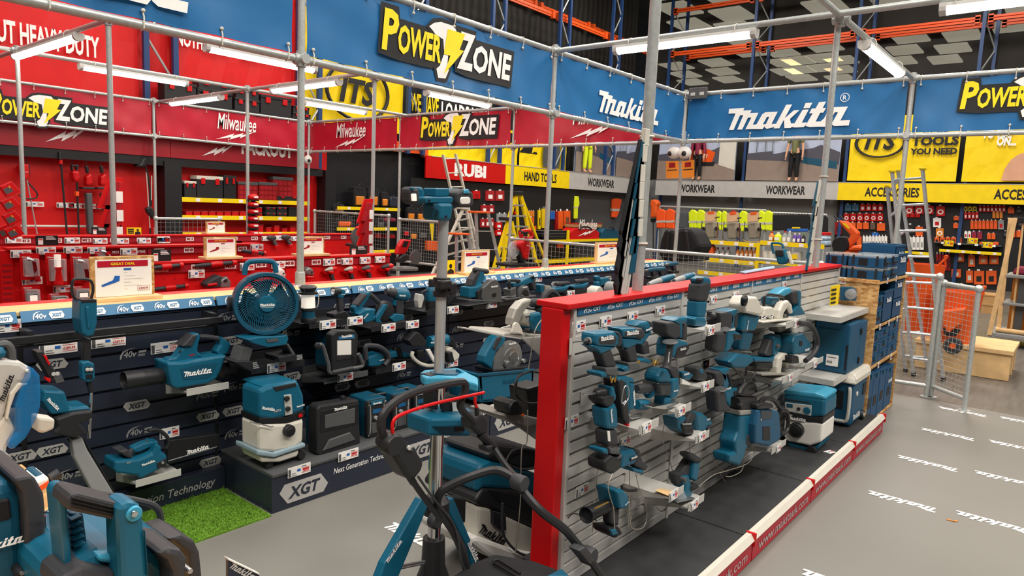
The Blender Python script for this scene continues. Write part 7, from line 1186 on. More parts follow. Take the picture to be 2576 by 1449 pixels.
# ================================================================ tool bag and hand tool wall on the left
yb=YB-.4
def bay(label,xs0,xs1,ylines,fr,m_='dark',depth=.35,xb=None):
 a,b=FY(fr,xs0,ylines[0],yb),FY(fr,xs1,ylines[0],yb);t=simple('shelf_bay',label,'shelf bay',(a.x,yb,0),[])
 for y in ylines:
  z=FY(fr,(xs0+xs1)/2,y,yb).z;build('shelf',m_,MB().box(a.x,b.x,yb,YB,z-.03,z),t);build('yellow_edge','posteryellow',MB().box(a.x,b.x,yb-.02,yb,z-.05,z+.02),t)
  for k in range(3):build('edge_label','paper',MB().box(a.x+(b.x-a.x)*(.15+.3*k),a.x+(b.x-a.x)*(.15+.3*k)+.07,yb-.024,yb-.02,z-.04,z+.01),t)
 return t
bay('black shelf bay with yellow edges holding tool bags beside the red wall',165,1112,(500,805,1150),'C')
def bag(nm,lb,cat,fr,Y,q,m_,pocket=None,pm='amber',grp=None,th=.25):
 x0,y0,x1,y1=q;w_,h=x1-x0,y1-y0
 P=[('P','body',m_,0,th,.04,[x0,y1,x1,y1,x1+w_*.02,y0+h*.35,x1-w_*.12,y0+h*.06,x0+w_*.15,y0,x0,y0+h*.3]),('T','handle','black',-.02,max(3,w_*.035),[x0+w_*.3,y0+h*.1,x0+w_*.4,y0-h*.08,x0+w_*.6,y0-h*.08,x0+w_*.72,y0+h*.1])]
 if pocket:P.append(('P','pocket',pm,-.04,.05,.02,[x0+w_*.2,y1-h*.08,x1-w_*.2,y1-h*.08,x1-w_*.15,y0+h*.5,x0+w_*.2,y0+h*.48]))
 return tool(nm,lb,cat,fr,Y,P,grp)
for lb,q,m_ in(('black and yellow backpack, leftmost on the upper shelf',(420,170,620,480),'cloth'),('black and yellow backpack behind the grey pole',(635,175,815,485),'cloth'),('narrow black and yellow backpack',(840,250,955,485),'cloth')):bag('backpack',lb,'backpack','C',yb+.02,q,m_,True)
bag('tool_bag','plain navy tool bag at the right of the upper shelf','bag','C',yb+.02,(965,320,1105,488),'navylt');bag('tool_bag','orange-fronted tool bag on the middle shelf','bag','C',yb+.02,(145,620,430,790),'cloth',True,'orange');bag('tool_bag','crimson long bag at the right of the middle shelf','bag','C',yb+.02,(880,645,1062,705),'maroon');bag('tool_bag','black bag with orange badge hung at the left of the bag shelves','bag','C',yb+.02,(110,430,300,600),'cloth',True,'brown')
bag('tool_bag','dark bag in the middle of the middle shelf','bag','C',yb+.02,(760,650,900,795),'cloth',True,'greydk');bag('tool_bag','red-badged black bag on the lowest bag shelf, right','bag','C',yb+.02,(915,890,1050,960),'reddk');bag('tool_bag','red-badged black bag on the lowest bag shelf, left','bag','C',yb+.02,(760,880,840,960),'reddk')
for k,(q,pm)in enumerate((((1225,480,1360,690),'amber'),((1360,490,1545,690),'amber'),((1170,780,1270,930),'red'),((1270,800,1390,980),'amber'),((1390,790,1545,970),'greydk'),((1150,200,1230,400),'greydk'),((1490,200,1560,420),'tip'))):bag('tool_pouch',f'tool pouch on the wall left of the tower head, {("upper left with yellow trim", "upper right with yellow trim", "lower left with red tag", "lower middle with yellow trim", "lower right, plain", "top left, plain", "top right, tan")[k]}','tool pouch','C',yb+.1,q,'cloth',True,pm,'tool pouches on the wall',.12)
tool('hand_saw','yellow hand saw hanging with a blue handle left of the light tower','saw','C',yb,[('P','handle','blue',-.01,.04,.01,[1560,680,1645,685,1640,730,1565,725]),('P','blade','posteryellow',0,.01,0,[1565,725,1625,730,1612,990,1592,990])]);tool('tray','orange slatted tray low on the wall left of the light tower','tray','C',yb,[('P','tray','orange',0,.1,.01,[1530,995,1690,1000,1690,1145,1530,1135])]+[('P','slot','beam',-.004,.01,0,[1535,1015+k*30,1685,1020+k*30,1685,1026+k*30,1535,1021+k*30])for k in range(4)])
PK={}
def packs(label,fr,pl,x0,y0,x1,y1,n,m_,grp,mark=None,cat='blister pack',name='blister_pack',th=.05,fill=.84,slant=0):
 d=(x1-x0)/n;k0=None
 for i in range(n):
  a,b,yy=x0+i*d,x0+(i+fill)*d,slant*i/max(1,n-1);c=TR(fr,[a,y1+yy,b,y1+yy,b,y0+yy,a,y0+yy],pl);O=c[0]
  if k0 is None:
   EV=EX if isinstance(pl,tuple)else EY;t=thing(name,label,cat,O,grp);build('card',m_,MB().prism(c,EV*th),t,.004);nrm=-EV;u=c[1]-c[0];v=c[3]-c[0]
   q=lambda r,e:[O+u*x+v*z+nrm*e for x,z in((r[0],r[1]),(r[2],r[1]),(r[2],r[3]),(r[0],r[3]))]
   build('hang_tag','paper',MB().poly(q((.3,1.0,.6,1.12),.002)),t)
   if mark=='disc':mc=O+u*.5+v*.42;build('disc_print','paper',MB().lathe(mc+nrm*.002,mc+nrm*.004,[(0,u.length*.36),(1,u.length*.36)],16),t);build('disc_centre',m_,MB().lathe(mc+nrm*.004,mc+nrm*.006,[(0,u.length*.2),(1,u.length*.2)],14),t)
   elif mark:build('window',mark,MB().poly(q((.25,.2,.75,.6),.003)),t)
   k0=t;o0=O
  else:copy_thing(k0,O)
RW=('X',XR+.045)
GA='accessory packs on the end wall'
for lb,x0,y0,x1,y1,n,m_,mk in(('blue hole-saw pack at the top left of the accessories wall',210,38,310,84,2,'stripblue','greydk'),('red boxed blade in the top row left of the ladder',315,38,480,84,4,'red','paper'),('red round-blade box in the second row left of the ladder',200,104,480,156,6,'red','disc'),('big red round-blade box in the top row behind the ladder',627,48,835,108,3,'red','disc'),('largest red round-blade box at the right of the first bay',845,50,915,122,1,'red','disc'),('orange pack in the third row left of the ladder',245,165,380,212,3,'orange',None),('dark pack beside the orange ones left of the ladder',385,165,425,214,1,'brown','greydk'),('wide orange pack just left of the ladder',432,170,498,224,1,'orange',None),
  ('short red pack behind the ladder, second row',627,106,735,130,3,'red',None),('white and red blade pack right of the ladder',822,135,888,198,1,'paper','red'),('orange pack behind the ladder in the third row',700,195,760,262,1,'orange',None),('black pack behind the ladder in the third row',640,180,700,245,1,'dark','greydk'),('amber coil pack at the bottom right of the first bay',842,205,905,265,1,'amber','disc'),
  ('dark red pack at the lower left of the accessories wall',140,160,195,250,1,'reddk','dark'),('white bottle carton on the lower shelf left of the ladder',332,262,505,345,8,'paper','grey'),('white bottle carton on the lower shelf behind the ladder',650,268,760,356,4,'paper','grey'),('small orange pack above the white cartons',290,262,330,320,1,'orange',None),('blue box above the white cartons',395,236,450,258,1,'blue',None),
  ('small yellow pack in the top row of the right bay',1035,54,1130,84,3,'yellow','dark'),('slim red-white pack, top row of the right bay',1140,50,1330,92,7,'red','paper'),('pink-red pack in the second row of the right bay',1038,94,1142,142,4,'red','paper'),('narrow amber pack in the second row of the right bay',1235,92,1310,136,3,'amber',None),('orange pack in the third row of the right bay',1082,152,1272,212,7,'orange','hiorange'),('grey blade pack at the end of the third row',1275,148,1322,214,1,'grey','red'),('white and red pack in the fourth row of the right bay',1040,228,1090,275,2,'paper','red'),('large pink-red pack in the fourth row',1090,228,1170,282,2,'maroon','clearred'),('orange pack in the fourth row of the right bay',1198,240,1260,282,2,'orange',None),('orange pack hanging at the left side of the right bay',965,122,1015,150,1,'orange',None),('orange pack low at the left side of the right bay',962,170,1010,205,1,'orange',None),
  ('orange pack in the top row at the right edge',1342,60,1395,102,1,'orange',None),('black pack in the top row at the right edge',1398,62,1450,100,1,'dark','greydk'),('black pack in the middle rows at the right edge',1330,138,1452,196,3,'dark','greydk'),('orange pack in the fourth row at the right edge',1352,222,1452,268,2,'orange',None),('black pack left of those at the right edge',1310,225,1350,265,1,'dark','greydk'),('small orange box on the shelf of the right bay',832,268,1025,306,5,'orange','dark'),('flat orange box on the shelf of the right bay',1145,302,1285,320,3,'hiorange',None),
  ('wide orange blade pack on the black panel, upper left',972,382,1050,438,1,'orange','cream'),('tall orange blade pack on the black panel, upper',1067,390,1122,474,1,'orange','cream'),('square orange blade pack on the black panel, upper right',1140,394,1288,456,2,'orange','tip'),('wide orange blade pack on the black panel, lower left',950,490,1028,548,1,'orange','cream'),('tall orange blade pack on the black panel, lower',1052,500,1108,584,1,'orange','cream'),('large orange pack with dark window on the black panel, lower right',1106,502,1276,596,2,'orange','dark'),('dark red glove pair hung at the end of the first bay',842,385,945,500,5,'reddk','cloth')):
 packs(lb,'x',RW,x0,y0,x1,y1,n,m_,GA+' '+lb[:24]if 0 else lb,mk)
def xshelf(lb,fr,X,x0,x1,y,d=.45,m_='shelfmetal',edge=True):
 a,b=FX(fr,x0,y,X),FX(fr,x1,y,X);z=(a.z+b.z)/2;t=simple('shelf',lb,'shelf',(X,(a.y+b.y)/2,z),[('board','greydk',MB().box(X,X+d,b.y,a.y,z-.03,z),0)])
 if edge:build('yellow_edge','posteryellow',MB().box(X-.02,X,b.y,a.y,z-.06,z+.02),t)
 for k in range(4):build('edge_label','paper',MB().box(X-.024,X-.02,a.y+(b.y-a.y)*(.12+.25*k)-.08,a.y+(b.y-a.y)*(.12+.25*k),z-.05,z+.01),t)
 return z
RS=XR-.25
xshelf('yellow-edged shelf under the white cartons of the accessories wall','x',RS,300,800,362);xshelf('yellow-edged shelf in the right accessories bay above the black panel','x',RS,865,1300,366);xshelf('dark shelf with small orange boxes in the right accessories bay','x',RS,825,1300,312,.4,edge=False)
for k,(x,y)in enumerate(((915,318),(1182,330),(1080,300))):card('yellow price flag on the shelves of the right accessories bay',FX('x',x-22,y+10,RS-.03),-EY,EZ,.24,.16,None,'yellow price flags','posteryellow')
tb('cardboard_box','cardboard carton on the floor under the black accessories panel, upper',1150,672,1262,735,'carton','carton',None,.6,'x',('X',17.0),'cartons by the accessories wall');tb('cardboard_box','cardboard carton on the floor under the black accessories panel, lower',1150,737,1262,822,'carton','carton',None,.6,'x',('X',17.0),'cartons by the accessories wall')
# ---- hand tools and red blister bags right of the light tower
for lb,x0,y0,x1,y1,n,m_,mk in(('large clear red bag high beside the yellow step ladder',258,295,560,450,2,'clearred','paper'),('clear red bag in the second row beside the yellow step ladder',190,515,400,640,2,'clearred','paper'),('clear bag in the second row beside the yellow step ladder',430,640,580,770,2,'clear','paper'),('clear red bag in the third row beside the orange-topped hop-up',180,720,390,850,3,'clearred','paper'),('red box with a white diamond left of the yellow step ladder',400,775,520,870,1,'red','paper'),('lower red box with a white diamond left of the yellow step ladder',400,885,520,975,1,'red','paper'),('red pack inside the yellow step ladder',692,505,750,555,1,'red',None),('second red pack inside the yellow step ladder',692,605,750,655,1,'red',None),('orange pack with dark band right of the yellow step ladder',885,700,1000,815,1,'orange','brown'),('lower orange pack right of the yellow step ladder',905,830,1035,915,1,'orange','hiorange'),('yellow folded rule in the pack row behind the step ladder',862,600,990,690,4,'amber',None),('yellow spirit level hung on the hand tools wall',1050,590,1085,880,1,'posteryellow','ink'),('short yellow level beside the other levels',1105,570,1155,860,2,'yellow',None),('blue tool hung on the hand tools wall',1235,610,1300,730,2,'blue',None),('long red level right of the second grey pole',1305,610,1345,885,1,'reddk',None),('long orange trestle pack on the hand tools wall',1345,605,1430,880,1,'orange',None),('orange folding pack with picture on the hand tools wall',1435,600,1545,830,1,'orange','brown'),('red power tool pack on the top hook behind the lamp head',60,300,190,420,1,'red','reddk'),('red and orange strip hanging under the hand tools shelf',1345,1075,1430,1165,2,'orange',None)):
 packs(lb,'D',yb+.078,x0,y0,x1,y1,n,m_,lb,mk)
t=simple('shelf_bay','yellow-framed shelf bay with black cases and a red holdall below the hand tools sign','shelf bay',FY('D',1500,1050,yb-.6),[])
ym=yb-.6
for(x0,y0),(x1,y1)in(((1190,1040),(2260,1085)),((1190,1360),(2000,1400))):
 a,b=FY('D',x0,y0,ym),FY('D',x1,y1,ym);build('shelf','posteryellow',MB().box(a.x,b.x,ym,ym+.5,a.z-.07,a.z),t)
a=FY('D',1495,890,ym-.03);build('post','posteryellow',MB().box(a.x-.05,a.x+.05,ym-.05,ym-.01,0,a.z),t)
for k in range(3):tb('tool_case',f'flat black case on the hand tools shelf, {("bottom", "middle", "top")[k]} of three',1100 if k else 1180,985-k*42,1480,1030-k*42,'dark','greydk',None,.4,'D',ym+.02,'flat black cases')
bag('tool_bag','large red holdall on the yellow-edged shelf below the workwear sign','bag','D',ym+.02,(1535,860,1960,1052),'red',None,grp=None,th=.4);c=FY('D',1645,985,ym);a=MB();milw(a,c-EY*.01,EX,EZ,1.0,.5);solo('bag_print','white script printed on the large red holdall','print','logowhite',a);bag('tool_bag','teal tool bag right of the red holdall','bag','D',ym+.02,(2000,865,2260,1050),'tealdk',None,th=.4)
for k,x in enumerate((1560,1815)):tb('cardboard_box',('left','right')[k]+' red-topped carton above the red holdall',x,792,x+185,850,'carton','red',None,.3,'D',ym+.2,'red-topped cartons')
tool('hi_vis_vest','yellow hi-vis vest hung at the corner under the workwear sign','vest','D',yb+.07,[('P','vest','hivis',0,.06,.02,[1605,378,1655,385,1668,500,1645,560,1640,720,1590,722,1595,480]),('P','reflective_band','lgrey',-.004,.07,0,[1595,545,1645,545,1644,562,1595,562])])
# ---- workwear, hose reels and bottles on the right
XM=13.2
z1=xshelf('yellow-edged shelf carrying the three hose reels','y',XM,480,930,392);z2=xshelf('yellow-edged shelf carrying the bottles beside the hose reels','y',XM,950,1440,402);z3=xshelf('yellow-edged shelf with oil and orange bottles','y',XM,480,930,530);z4=xshelf('yellow-edged shelf with buckets','y',XM,935,1440,548);xshelf('lowest yellow-edged shelf behind the mesh fence','y',XM,470,930,632)
solo('shelf_post','yellow upright between the hose reels and the bottles','post','posteryellow',MB().box(XM-.05,XM+.0,FX('y',950,400,XM).y,FX('y',928,400,XM).y,0,z1+.03))
def xt(nm,lb,cat,parts,X=None,grp=None):return tool(nm,lb,cat,'y',('X',X or XM+.03),parts,grp)
for k,x in enumerate((500,668,826)):
 y=(0,5,5)[k];xt('hose_reel',f'hose reel with grey hose and orange label, {("left", "middle", "right")[k]} of three','hose reel',[('P','coil','reel',.05,.25,.03,[x+22,y+240,x+90,y+232,x+100,y+290,x+92,y+360,x+30,y+362,x+18,y+300]),('P','label','tip',-.02,.02,.004,[x+22,y+168,x+115,y+160,x+110,y+228,x+24,y+235]),('P','label_top','orange',-.024,.02,.004,[x+45,y+160,x+95,y+155,x+92,y+178,x+48,y+180]),('T','frame','chrome',-.02,4,[x+5,y+230,x-5,y+350,x+10,y+375,x+100,y+382,x+118,y+355,x+122,y+240]),('C','flange','black',.0,(x+10,y+290),16,.04),('C','flange','black',.0,(x+112,y+290),16,.04),('T','crank','black',-.03,5,[x+105,y+205,x+135,y+200])],None,'hose reels')
def bottle(lb,x,y0,y1,r,m_,cap='black',X=None,grp=None,nm='bottle'):
 a,b=FX('y',x,y1,(X or XM)+.12),FX('y',x,y0,(X or XM)+.12);r=mpp('y',a)*r;t=thing(nm,lb,'bottle',a,grp);H=(b.z-a.z);c=Vector((a.x,a.y,a.z))
 build('body',m_,MB().lathe(c,c+EZ*H,[(0,r*.9),(.03,r),(.62,r),(.8,r*.5),(.86,r*.32)],14),t);build('cap',cap,MB().lathe(c+EZ*H*.86,c+EZ*H,[(0,r*.4),(1,r*.36)],12),t);build('label','paper',MB().box(c.x-r*1.03,c.x-r*.6,c.y-r*.6,c.y+r*.6,c.z+H*.2,c.z+H*.5),t)
for k in range(3):bottle(f'grey oil bottle, {("left", "middle", "right")[k]} of three below the middle hose reel',618+k*40,430,518,19,'grey','reddk',None,'grey oil bottles')
for k in range(5):bottle(f'orange bottle in the row below the right hose reel',772+k*34,430,528,15,'amber','brown',None,'orange bottles')
for lb,x,y0,y1,r,m_,cap in(('amber bottle at the left of the upper bottle shelf',1030,310,392,20,'amber','red'),('yellow bottle on the upper bottle shelf',1080,315,392,28,'hivis','white'),('clear pink-capped bottle, left of two',1130,305,405,17,'clear','red'),('clear white-capped bottle, right of two',1165,305,405,17,'clear','white'),('purple bottle, left of two',1207,322,406,16,'purple','white'),('purple bottle, right of two',1240,322,406,15,'purple','white'),('black bottle with green cap',1275,325,405,14,'dark','green')):bottle(lb,x,y0,y1,r,m_,cap)
xt('jerry_can','orange fuel can below the left hose reel','fuel can',[('P','can','orange',0,.2,.03,[500,505,588,505,585,430,560,402,510,405,502,440]),('P','label','paper',-.004,.01,0,[512,460,545,460,545,495,512,495]),('T','handle','orange',-.02,5,[520,420,540,412,570,420])]);xt('bucket','white bucket with yellow label beside the teal saw','bucket',[('L','bucket','cream',.12,[1222,555,1222,468],[(0,40),(1,46)]),('P','label','posteryellow',-.02,.01,0,[1183,485,1230,485,1230,520,1183,520])])
for k,(x,y0)in enumerate(((985,455),(1035,458))):xt('paper_roll',('left','right')[k]+' white roll on the bucket shelf','roll',[('L','roll','white',.12,[x,540,x,y0],[(0,27),(1,27)])])
xt('tarpaulin_pack','stack of pale blue wrapped packs at the right end of the bottle shelf','wrapped packs',[('P','pack','bluewrap',0,.3,.03,[1380,345,1456,350,1456,378,1380,375]),('P','pack','bluewrap',0,.3,.03,[1380,378,1456,380,1456,420,1380,415])]);xt('storage_box','blue and black box on the bottle shelf behind the purple bottles','box',[('P','box','blue',.2,.2,.01,[1150,290,1290,290,1290,312,1150,312]),('P','lid','posteryellow',.19,.1,.004,[1190,278,1240,278,1240,288,1190,288])]);xt('tray','red tray at the right end of the upper bottle shelf','tray',[('P','tray','red',.1,.3,.01,[1385,315,1456,318,1456,340,1385,338])])
def garments(lb,nm,X,x0,y0,x1,y1,n,m_,grp,w_=26,band=None):
 a,b=FX('y',x0,y0-6,X),FX('y',x1,y0-6,X)
 for i in range(n):
  x=x0+(x1-x0)*(i+.5)/n;P=[('P','fabric',m_,0,.12,.03,[x-w_*.4,y1,x+w_*.45,y1+(i*7)%9,x+w_*.5,y0+22,x+w_*.16,y0+4,x-w_*.12,y0+2,x-w_*.45,y0+24]),('T','hanger','chrome',.05,2,[x-w_*.2,y0+8,x,y0-4,x+2,y0-12])]
  if band:P.append(('P','reflective_band','lgrey',-.006,.02,0,[x-w_*.44,y0+(y1-y0)*.62,x+w_*.5,y0+(y1-y0)*.6,x+w_*.5,y0+(y1-y0)*.7,x-w_*.44,y0+(y1-y0)*.72]))
  xt(nm,lb,'garment',P,X,grp)
XC=21.5
for lb,(x0,x1,y)in(('orange and yellow jackets',(185,995,118)),('dark trousers',(1000,1456,165))):
 a,b=FX('y',x0,y,XC),FX('y',x1,y+12,XC);t=simple('clothes_rail',f'silver clothes rail for the {lb}','clothes rail',(XC,a.y,0),[('bar','galv',MB().tube([a,(XC,b.y,a.z)],.03,8),0)])
 for q in(a.y,(a.y+b.y)/2,b.y):build('post','galv',MB().tube([(XC,q,0),(XC,q,a.z)],.03,8),t)
garments('orange hi-vis jacket on the rail left of the hose reels','hi_vis_jacket',XC-.15,150,135,290,285,2,'hiorange','orange hi-vis jackets',76,True);garments('grey garment on the rail between orange and yellow jackets','garment',XC-.1,300,160,400,278,7,'gcloth','grey garments',20);garments('yellow hi-vis jacket left of the first hose reel','hi_vis_jacket',XC-.15,400,142,520,285,2,'hivis','yellow hi-vis jackets at the left',70,True)
garments('yellow hi-vis jacket between the hose reels','hi_vis_jacket',XC-.15,610,150,690,300,2,'hivis','yellow hi-vis jackets between reels',40,True);garments('yellow hi-vis jacket between the middle and right reels','hi_vis_jacket',XC-.15,780,150,850,310,1,'hivis',None,70,True);garments('yellow hi-vis jacket right of the last hose reel','hi_vis_jacket',XC-.15,925,148,1035,300,2,'hivis','yellow hi-vis jackets at the right',64,True);garments('red jacket top between reels','jacket',XC-.05,700,150,780,200,1,'red',None,70)
garments('dark trousers on the long rail behind the bottles','trousers',XC-.1,1005,178,1320,300,14,'cloth','dark trousers on the rail',28);garments('dark trousers at the right end of the long rail','trousers',XC-.1,1400,190,1456,320,3,'cloth','dark trousers at the rail end',24)
xt('torso_form','orange shirt on a bust form left of the orange jackets','bust form',[('P','shirt','orange',0,.3,.05,[105,205,158,205,156,120,164,95,145,66,112,66,102,100,110,125]),('L','neck','dark',.1,[130,66,130,50],[(0,8),(1,7)]),('P','base','dark',.05,.2,.02,[108,210,156,210,150,240,112,240]),('T','stand','dark',.1,4,[131,240,131,560])],XC);tool('hi_vis_vest','orange hi-vis vest hanging left of the saw blade packs','vest','D',YB-.1,[('P','vest','hiorange',0,.1,.03,[2170,430,2230,408,2310,430,2260,640,2225,708,2165,700]),('P','reflective_band','lgrey',-.004,.1,0,[2165,570,2270,570,2265,605,2165,605])])
xt('tarpaulin','black cloth draped over stock behind the mesh fence','cover',[('P','cover','cloth',0,.5,.06,[165,480,180,380,215,285,290,300,350,280,420,290,450,330,500,430,460,470,480,540,200,540]),('P','fold','dark',-.03,.1,.03,[230,300,260,300,250,480,215,480]),('P','fold','dark',-.03,.1,.03,[360,300,390,300,420,480,370,490])],10.5)
xt('reciprocating_saw','teal saw standing upright behind the red cap, by the bucket','saw',[('T','handle',TK,.04,9,[1050,480,1035,410,1050,398,1110,405,1125,440]),('P','motor',TK,0,.1,.02,[1050,460,1130,440,1160,520,1140,560,1080,565]),('P','gear','black',-.01,.1,.01,[1060,450,1120,450,1125,500,1065,500]),('P','blade_guard','cream',.02,.04,.004,[1145,465,1165,460,1195,560,1180,568])],7.2)
c=[FZ('y',x,y,1.415)for x,y in((790,622),(1050,578),(1060,592),(830,632))];solo('leaflet','pale blue leaflet lying on top of the red cap','leaflet','bluewrap',MB().prism(c,(0,0,.006)))
# ---- step ladders and hop-ups in the middle distance
def steps(label,fr,Y,top,L,R,n,m_,topm,L2=None,R2=None,r=9):
 P=[];tl,tr=(top[0],top[1]),(top[2],top[3])
 for p,q,nm in((tl,L,'stile'),(tr,R,'stile')):P.append(('P',nm,m_,0,.05,.002,[p[0]-r,p[1],p[0]+r,p[1],q[0]+r,q[1],q[0]-r,q[1]]))
 for i in range(n):k=(i+1)/(n+1);a=[tl[j]+(L[j]-tl[j])*k for j in(0,1)];b=[tr[j]+(R[j]-tr[j])*k for j in(0,1)];P.append(('P','tread','alu',-.02,.09,.002,[a[0],a[1]-r*.5,b[0],b[1]-r*.5,b[0],b[1]+r*.6,a[0],a[1]+r*.6]))
 if L2:P+=[('P','rear_leg',m_,.3,.04,.002,[tl[0]-r*.6,tl[1],tl[0]+r*.6,tl[1],L2[0]+r*.6,L2[1],L2[0]-r*.6,L2[1]]),('P','rear_leg',m_,.3,.04,.002,[tr[0]-r*.6,tr[1],tr[0]+r*.6,tr[1],R2[0]+r*.6,R2[1],R2[0]-r*.6,R2[1]])]
 P.append(('P','top_cap',topm,-.04,.2,.01,[tl[0]-r*1.6,tl[1]-r*2.4,tr[0]+r*1.6,tr[1]-r*2.4,tr[0]+r*1.6,tr[1]+r*.6,tl[0]-r*1.6,tl[1]+r*.6]));return tool('step_ladder',label,'ladder',fr,Y,P,'step ladders')
steps('tall yellow step ladder right of the framed blue offer','D',8.4,(725,355,790,360),(290,1800),(1120,1800),8,'posteryellow','black',(780,1500),(1250,1600),20);steps('shorter yellow step ladder in front of the tall one','D',7.9,(600,740,650,745),(470,2000),(900,2000),5,'posteryellow','black',None,None,18)
steps('orange-capped aluminium hop-up, taller one','C',8.2,(2275,570,2460,575),(2330,1960),(2760,1960),4,'alu','orange',None,None,10);steps('orange-capped aluminium hop-up, shorter one beside the lamp post','C',7.7,(1985,900,2160,905),(1985,1900),(2300,1900),2,'alu','orange',None,None,10);steps('pale wooden step ladder behind the light tower','C',8.6,(2085,510,2130,515),(1570,1600),(2300,1400),5,'cream','cream',None,None,14)
ladder('pale extension ladder leaning in front of the red tile-tool sign',*[FY('b',x,y,11.8)for x,y in((1010,2260),(768,1165),(1125,2260),(862,1160))],11,'cream',(.05,.07))
for lb,fr,Y,q in(('red bench saw with a large grey disc on the far red stand','C',7.6,None),('second red saw with dark disc in front of the mesh fence corner','C',6.9,1),('red saw with folded handle on a stand right of the framed blue offer','D',6.6,2)):
 if q is None:P=[('C','disc','gunmetal',.04,(480,930),125,.02),('P','arm','red',0,.1,.02,[480,800,560,760,640,700,650,840,560,860]),('P','base','dark',.02,.2,.02,[420,1040,700,1040,700,1085,420,1085])]
 elif q==1:P=[('C','disc','gunmetal',.05,(1360,1240),110,.02),('P','handle','red',0,.08,.02,[1170,970,1300,980,1240,1130,1200,1200,1070,1200,1110,1070]),('P','handle_gap','dark',-.004,.02,0,[1180,1000,1250,1000,1215,1090,1150,1085]),('P','grip','black',-.02,.1,.02,[1110,1250,1200,1180,1260,1210,1250,1290,1160,1330,1100,1320]),('P','base','guard',.0,.25,.02,[1050,1400,1400,1390,1400,1449,1050,1449])]
 else:P=[('C','disc','clear',.05,(690,1180),120,.04),('T','handle','red',.03,34,[790,1000,780,930,830,905,900,910,945,960,920,1020,850,1020]),('L','grip','black',.03,[765,925,860,930],[(0,36),(1,36)]),('P','motor','red',0,.15,.03,[760,1070,860,1050,950,1090,930,1200,900,1350,830,1320,800,1180,750,1140]),('W','logowhite',-.01,[870,1130,920,1140]),('P','arm','black',.03,.1,.02,[770,1190,850,1320,880,1449,820,1449,760,1260]),('P','base','dark',-.02,.3,.02,[620,1400,1040,1380,1060,1449,620,1449])]
 tool('bench_saw',lb,'saw',fr,Y,P)
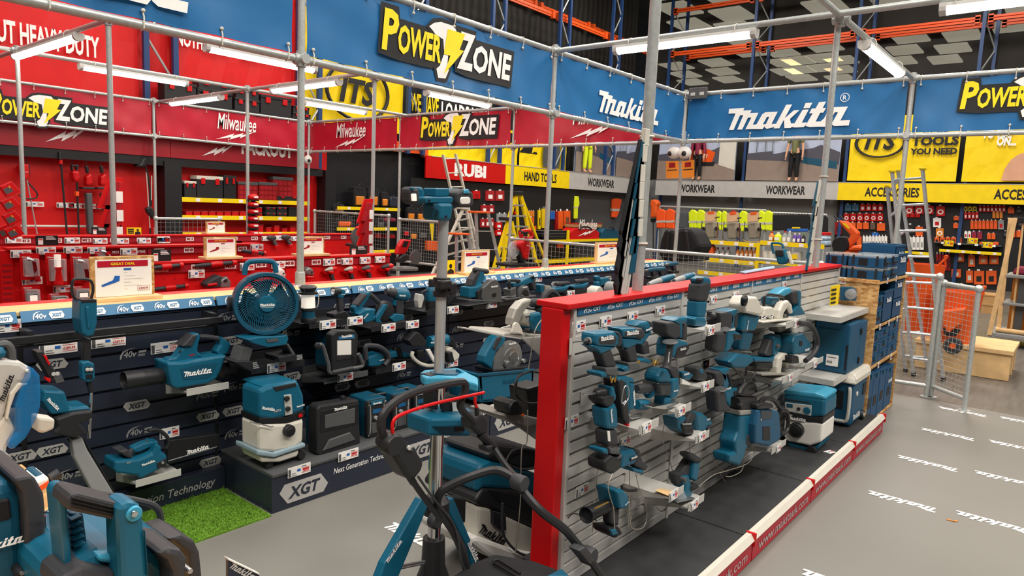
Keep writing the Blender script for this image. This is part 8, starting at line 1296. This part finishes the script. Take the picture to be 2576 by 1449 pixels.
# ---- shop mannequins on the fascia boards
def mannequin(label,c,face,h,top,legs,foot='skin',sleeve=.5,arms=True):
 s=h/1.78;t=thing('mannequin',label,'mannequin',c);f=Vector(face);sd=f.cross(EZ)
 def sk(nm,m_,V,E,r,par=None):
  me=bpy.data.meshes.new(nm);me.from_pydata([(sd*x+f*y+EZ*z)*s for x,y,z in V],E,[]);o=bpy.data.objects.new(nm,me);COL.objects.link(o);o.parent=par or t
  k=o.modifiers.new('skin','SKIN');k.use_smooth_shade=True
  for i,q in enumerate(r):me.skin_vertices[0].data[i].radius=(q*s,q*s*(.8 if q>.09 else 1));me.skin_vertices[0].data[i].use_root=i==0
  o.modifiers.new('sub','SUBSURF').levels=1;o.modifiers['sub'].render_levels=2;me.materials.append(MATS[m_]);return o
 V=[(0,0,.95),(0,0,1.12),(0,0,1.35),(0,0,1.48),(0,.01,1.60),(0,.02,1.70)];E=[(0,1),(1,2),(2,3),(3,4),(4,5)];r=[.12,.115,.13,.06,.085,.075]
 for q in(-1,1):
  n=len(V);V+=[(q*.09,0,.88),(q*.10,.01,.48),(q*.11,0,.08),(q*.12,.12,.03),(q*.19,0,1.40),(q*.24,0,1.12),(q*.26,.05,.88),(q*.265,.07,.79)];E+=[(0,n),(n,n+1),(n+1,n+2),(n+2,n+3),(2,n+4),(n+4,n+5),(n+5,n+6),(n+6,n+7)];r+=[.085,.06,.04,.03,.055,.042,.03,.032]
  for d in(-.025,-.01,.008,.024):V.append((q*.265+d*.3,.07+d,.70-abs(d)));E.append((n+7,len(V)-1));r.append(.009)
  V.append((q*.25,.11,.75));E.append((n+7,len(V)-1));r.append(.01)
 sk('body','skin',V,E,r)
 sk('trousers',legs,[(0,0,.98),(-.09,0,.88),(-.10,.01,.48),(-.11,0,.12),(.09,0,.88),(.10,.01,.48),(.11,0,.12)],[(0,1),(1,2),(2,3),(0,4),(4,5),(5,6)],[.14,.105,.08,.062,.105,.08,.062])
 k=sleeve;sk('top',top,[(0,0,1.40),(0,0,1.12),(0,0,.86),(-.19,0,1.40),(-.19-.05*k,0,1.40-.28*k-.02),(.19,0,1.40),(.19+.05*k,0,1.40-.28*k-.02)]+([(-.26,.05,.92),(.26,.05,.92)]if k>=1 else[]),[(0,1),(1,2),(0,3),(3,4),(0,5),(5,6)]+([(4,7),(6,8)]if k>=1 else[]),[.14,.14,.145,.07,.062,.07,.062]+([.045,.045]if k>=1 else[]))
p=FX('c',832,1368,XR-.28);mannequin('mannequin in an olive shirt and black trousers standing on the grey fascia',(XR-.28,p.y,2.90),(-1,0,0),1.74,'olive','cloth',sleeve=.6)
p=FX('c',105,1362,XR-.28);mannequin('mannequin in a maroon hoodie and black trousers standing on the grey fascia',(XR-.28,p.y,2.90),(-1,0,0),1.74,'maroon','cloth',sleeve=1)
p=FY('b',1850,1305,YB-.3);mannequin('mannequin in yellow hi-vis trousers standing on the left fascia',(p.x,YB-.3,2.90),(-.3,-.95,0),1.74,'hiorange','hivis',sleeve=1)
for k,x in enumerate((560,690)):c=TR('P',[x-48,425-k*5,x+55,420-k*5,x+55,278-k*8,x-48,282],('X',8.3));t=thing('warning_notice',f'yellow notice hung under the security cameras, {("left", "right")[k]}','notice',c[0]);build('card','amber',MB().prism(c,(.006,0,0)),t);build('print','ink',MB().prism([lerp4(c,u,v)-EX*.002 for u,v in((.1,.45),(.9,.45),(.9,.5),(.1,.5))],(.001,0,0)),t);build('red_heading','reddk',MB().prism([lerp4(c,u,v)-EX*.002 for u,v in((.25,.62),(.75,.62),(.75,.9),(.25,.9))],(.001,0,0)),t)
# ---------------------------------------------------------------- look-alikes in a row: say which one, counted from the left
ORD=['leftmost','second from the left','third from the left','fourth from the left','fifth from the left','sixth from the left','seventh from the left','eighth from the left','ninth from the left','tenth from the left','eleventh from the left','twelfth from the left','thirteenth from the left']
by_label={}
for o in COL.objects:
 if o.parent is None and 'label' in o:by_label.setdefault(o['label'],[]).append(o)
for lb,os_ in by_label.items():
 n=len(os_)
 if n<2:continue
 os_.sort(key=lambda o:(o.location-CP).dot(RT)/(o.location-CP).dot(FW))
 for i,o in enumerate(os_):
  o['label']=lb+(', left one of two',', right one of two')[i]if n==2 else lb+', '+('rightmost' if i==n-1 else ORD[i])
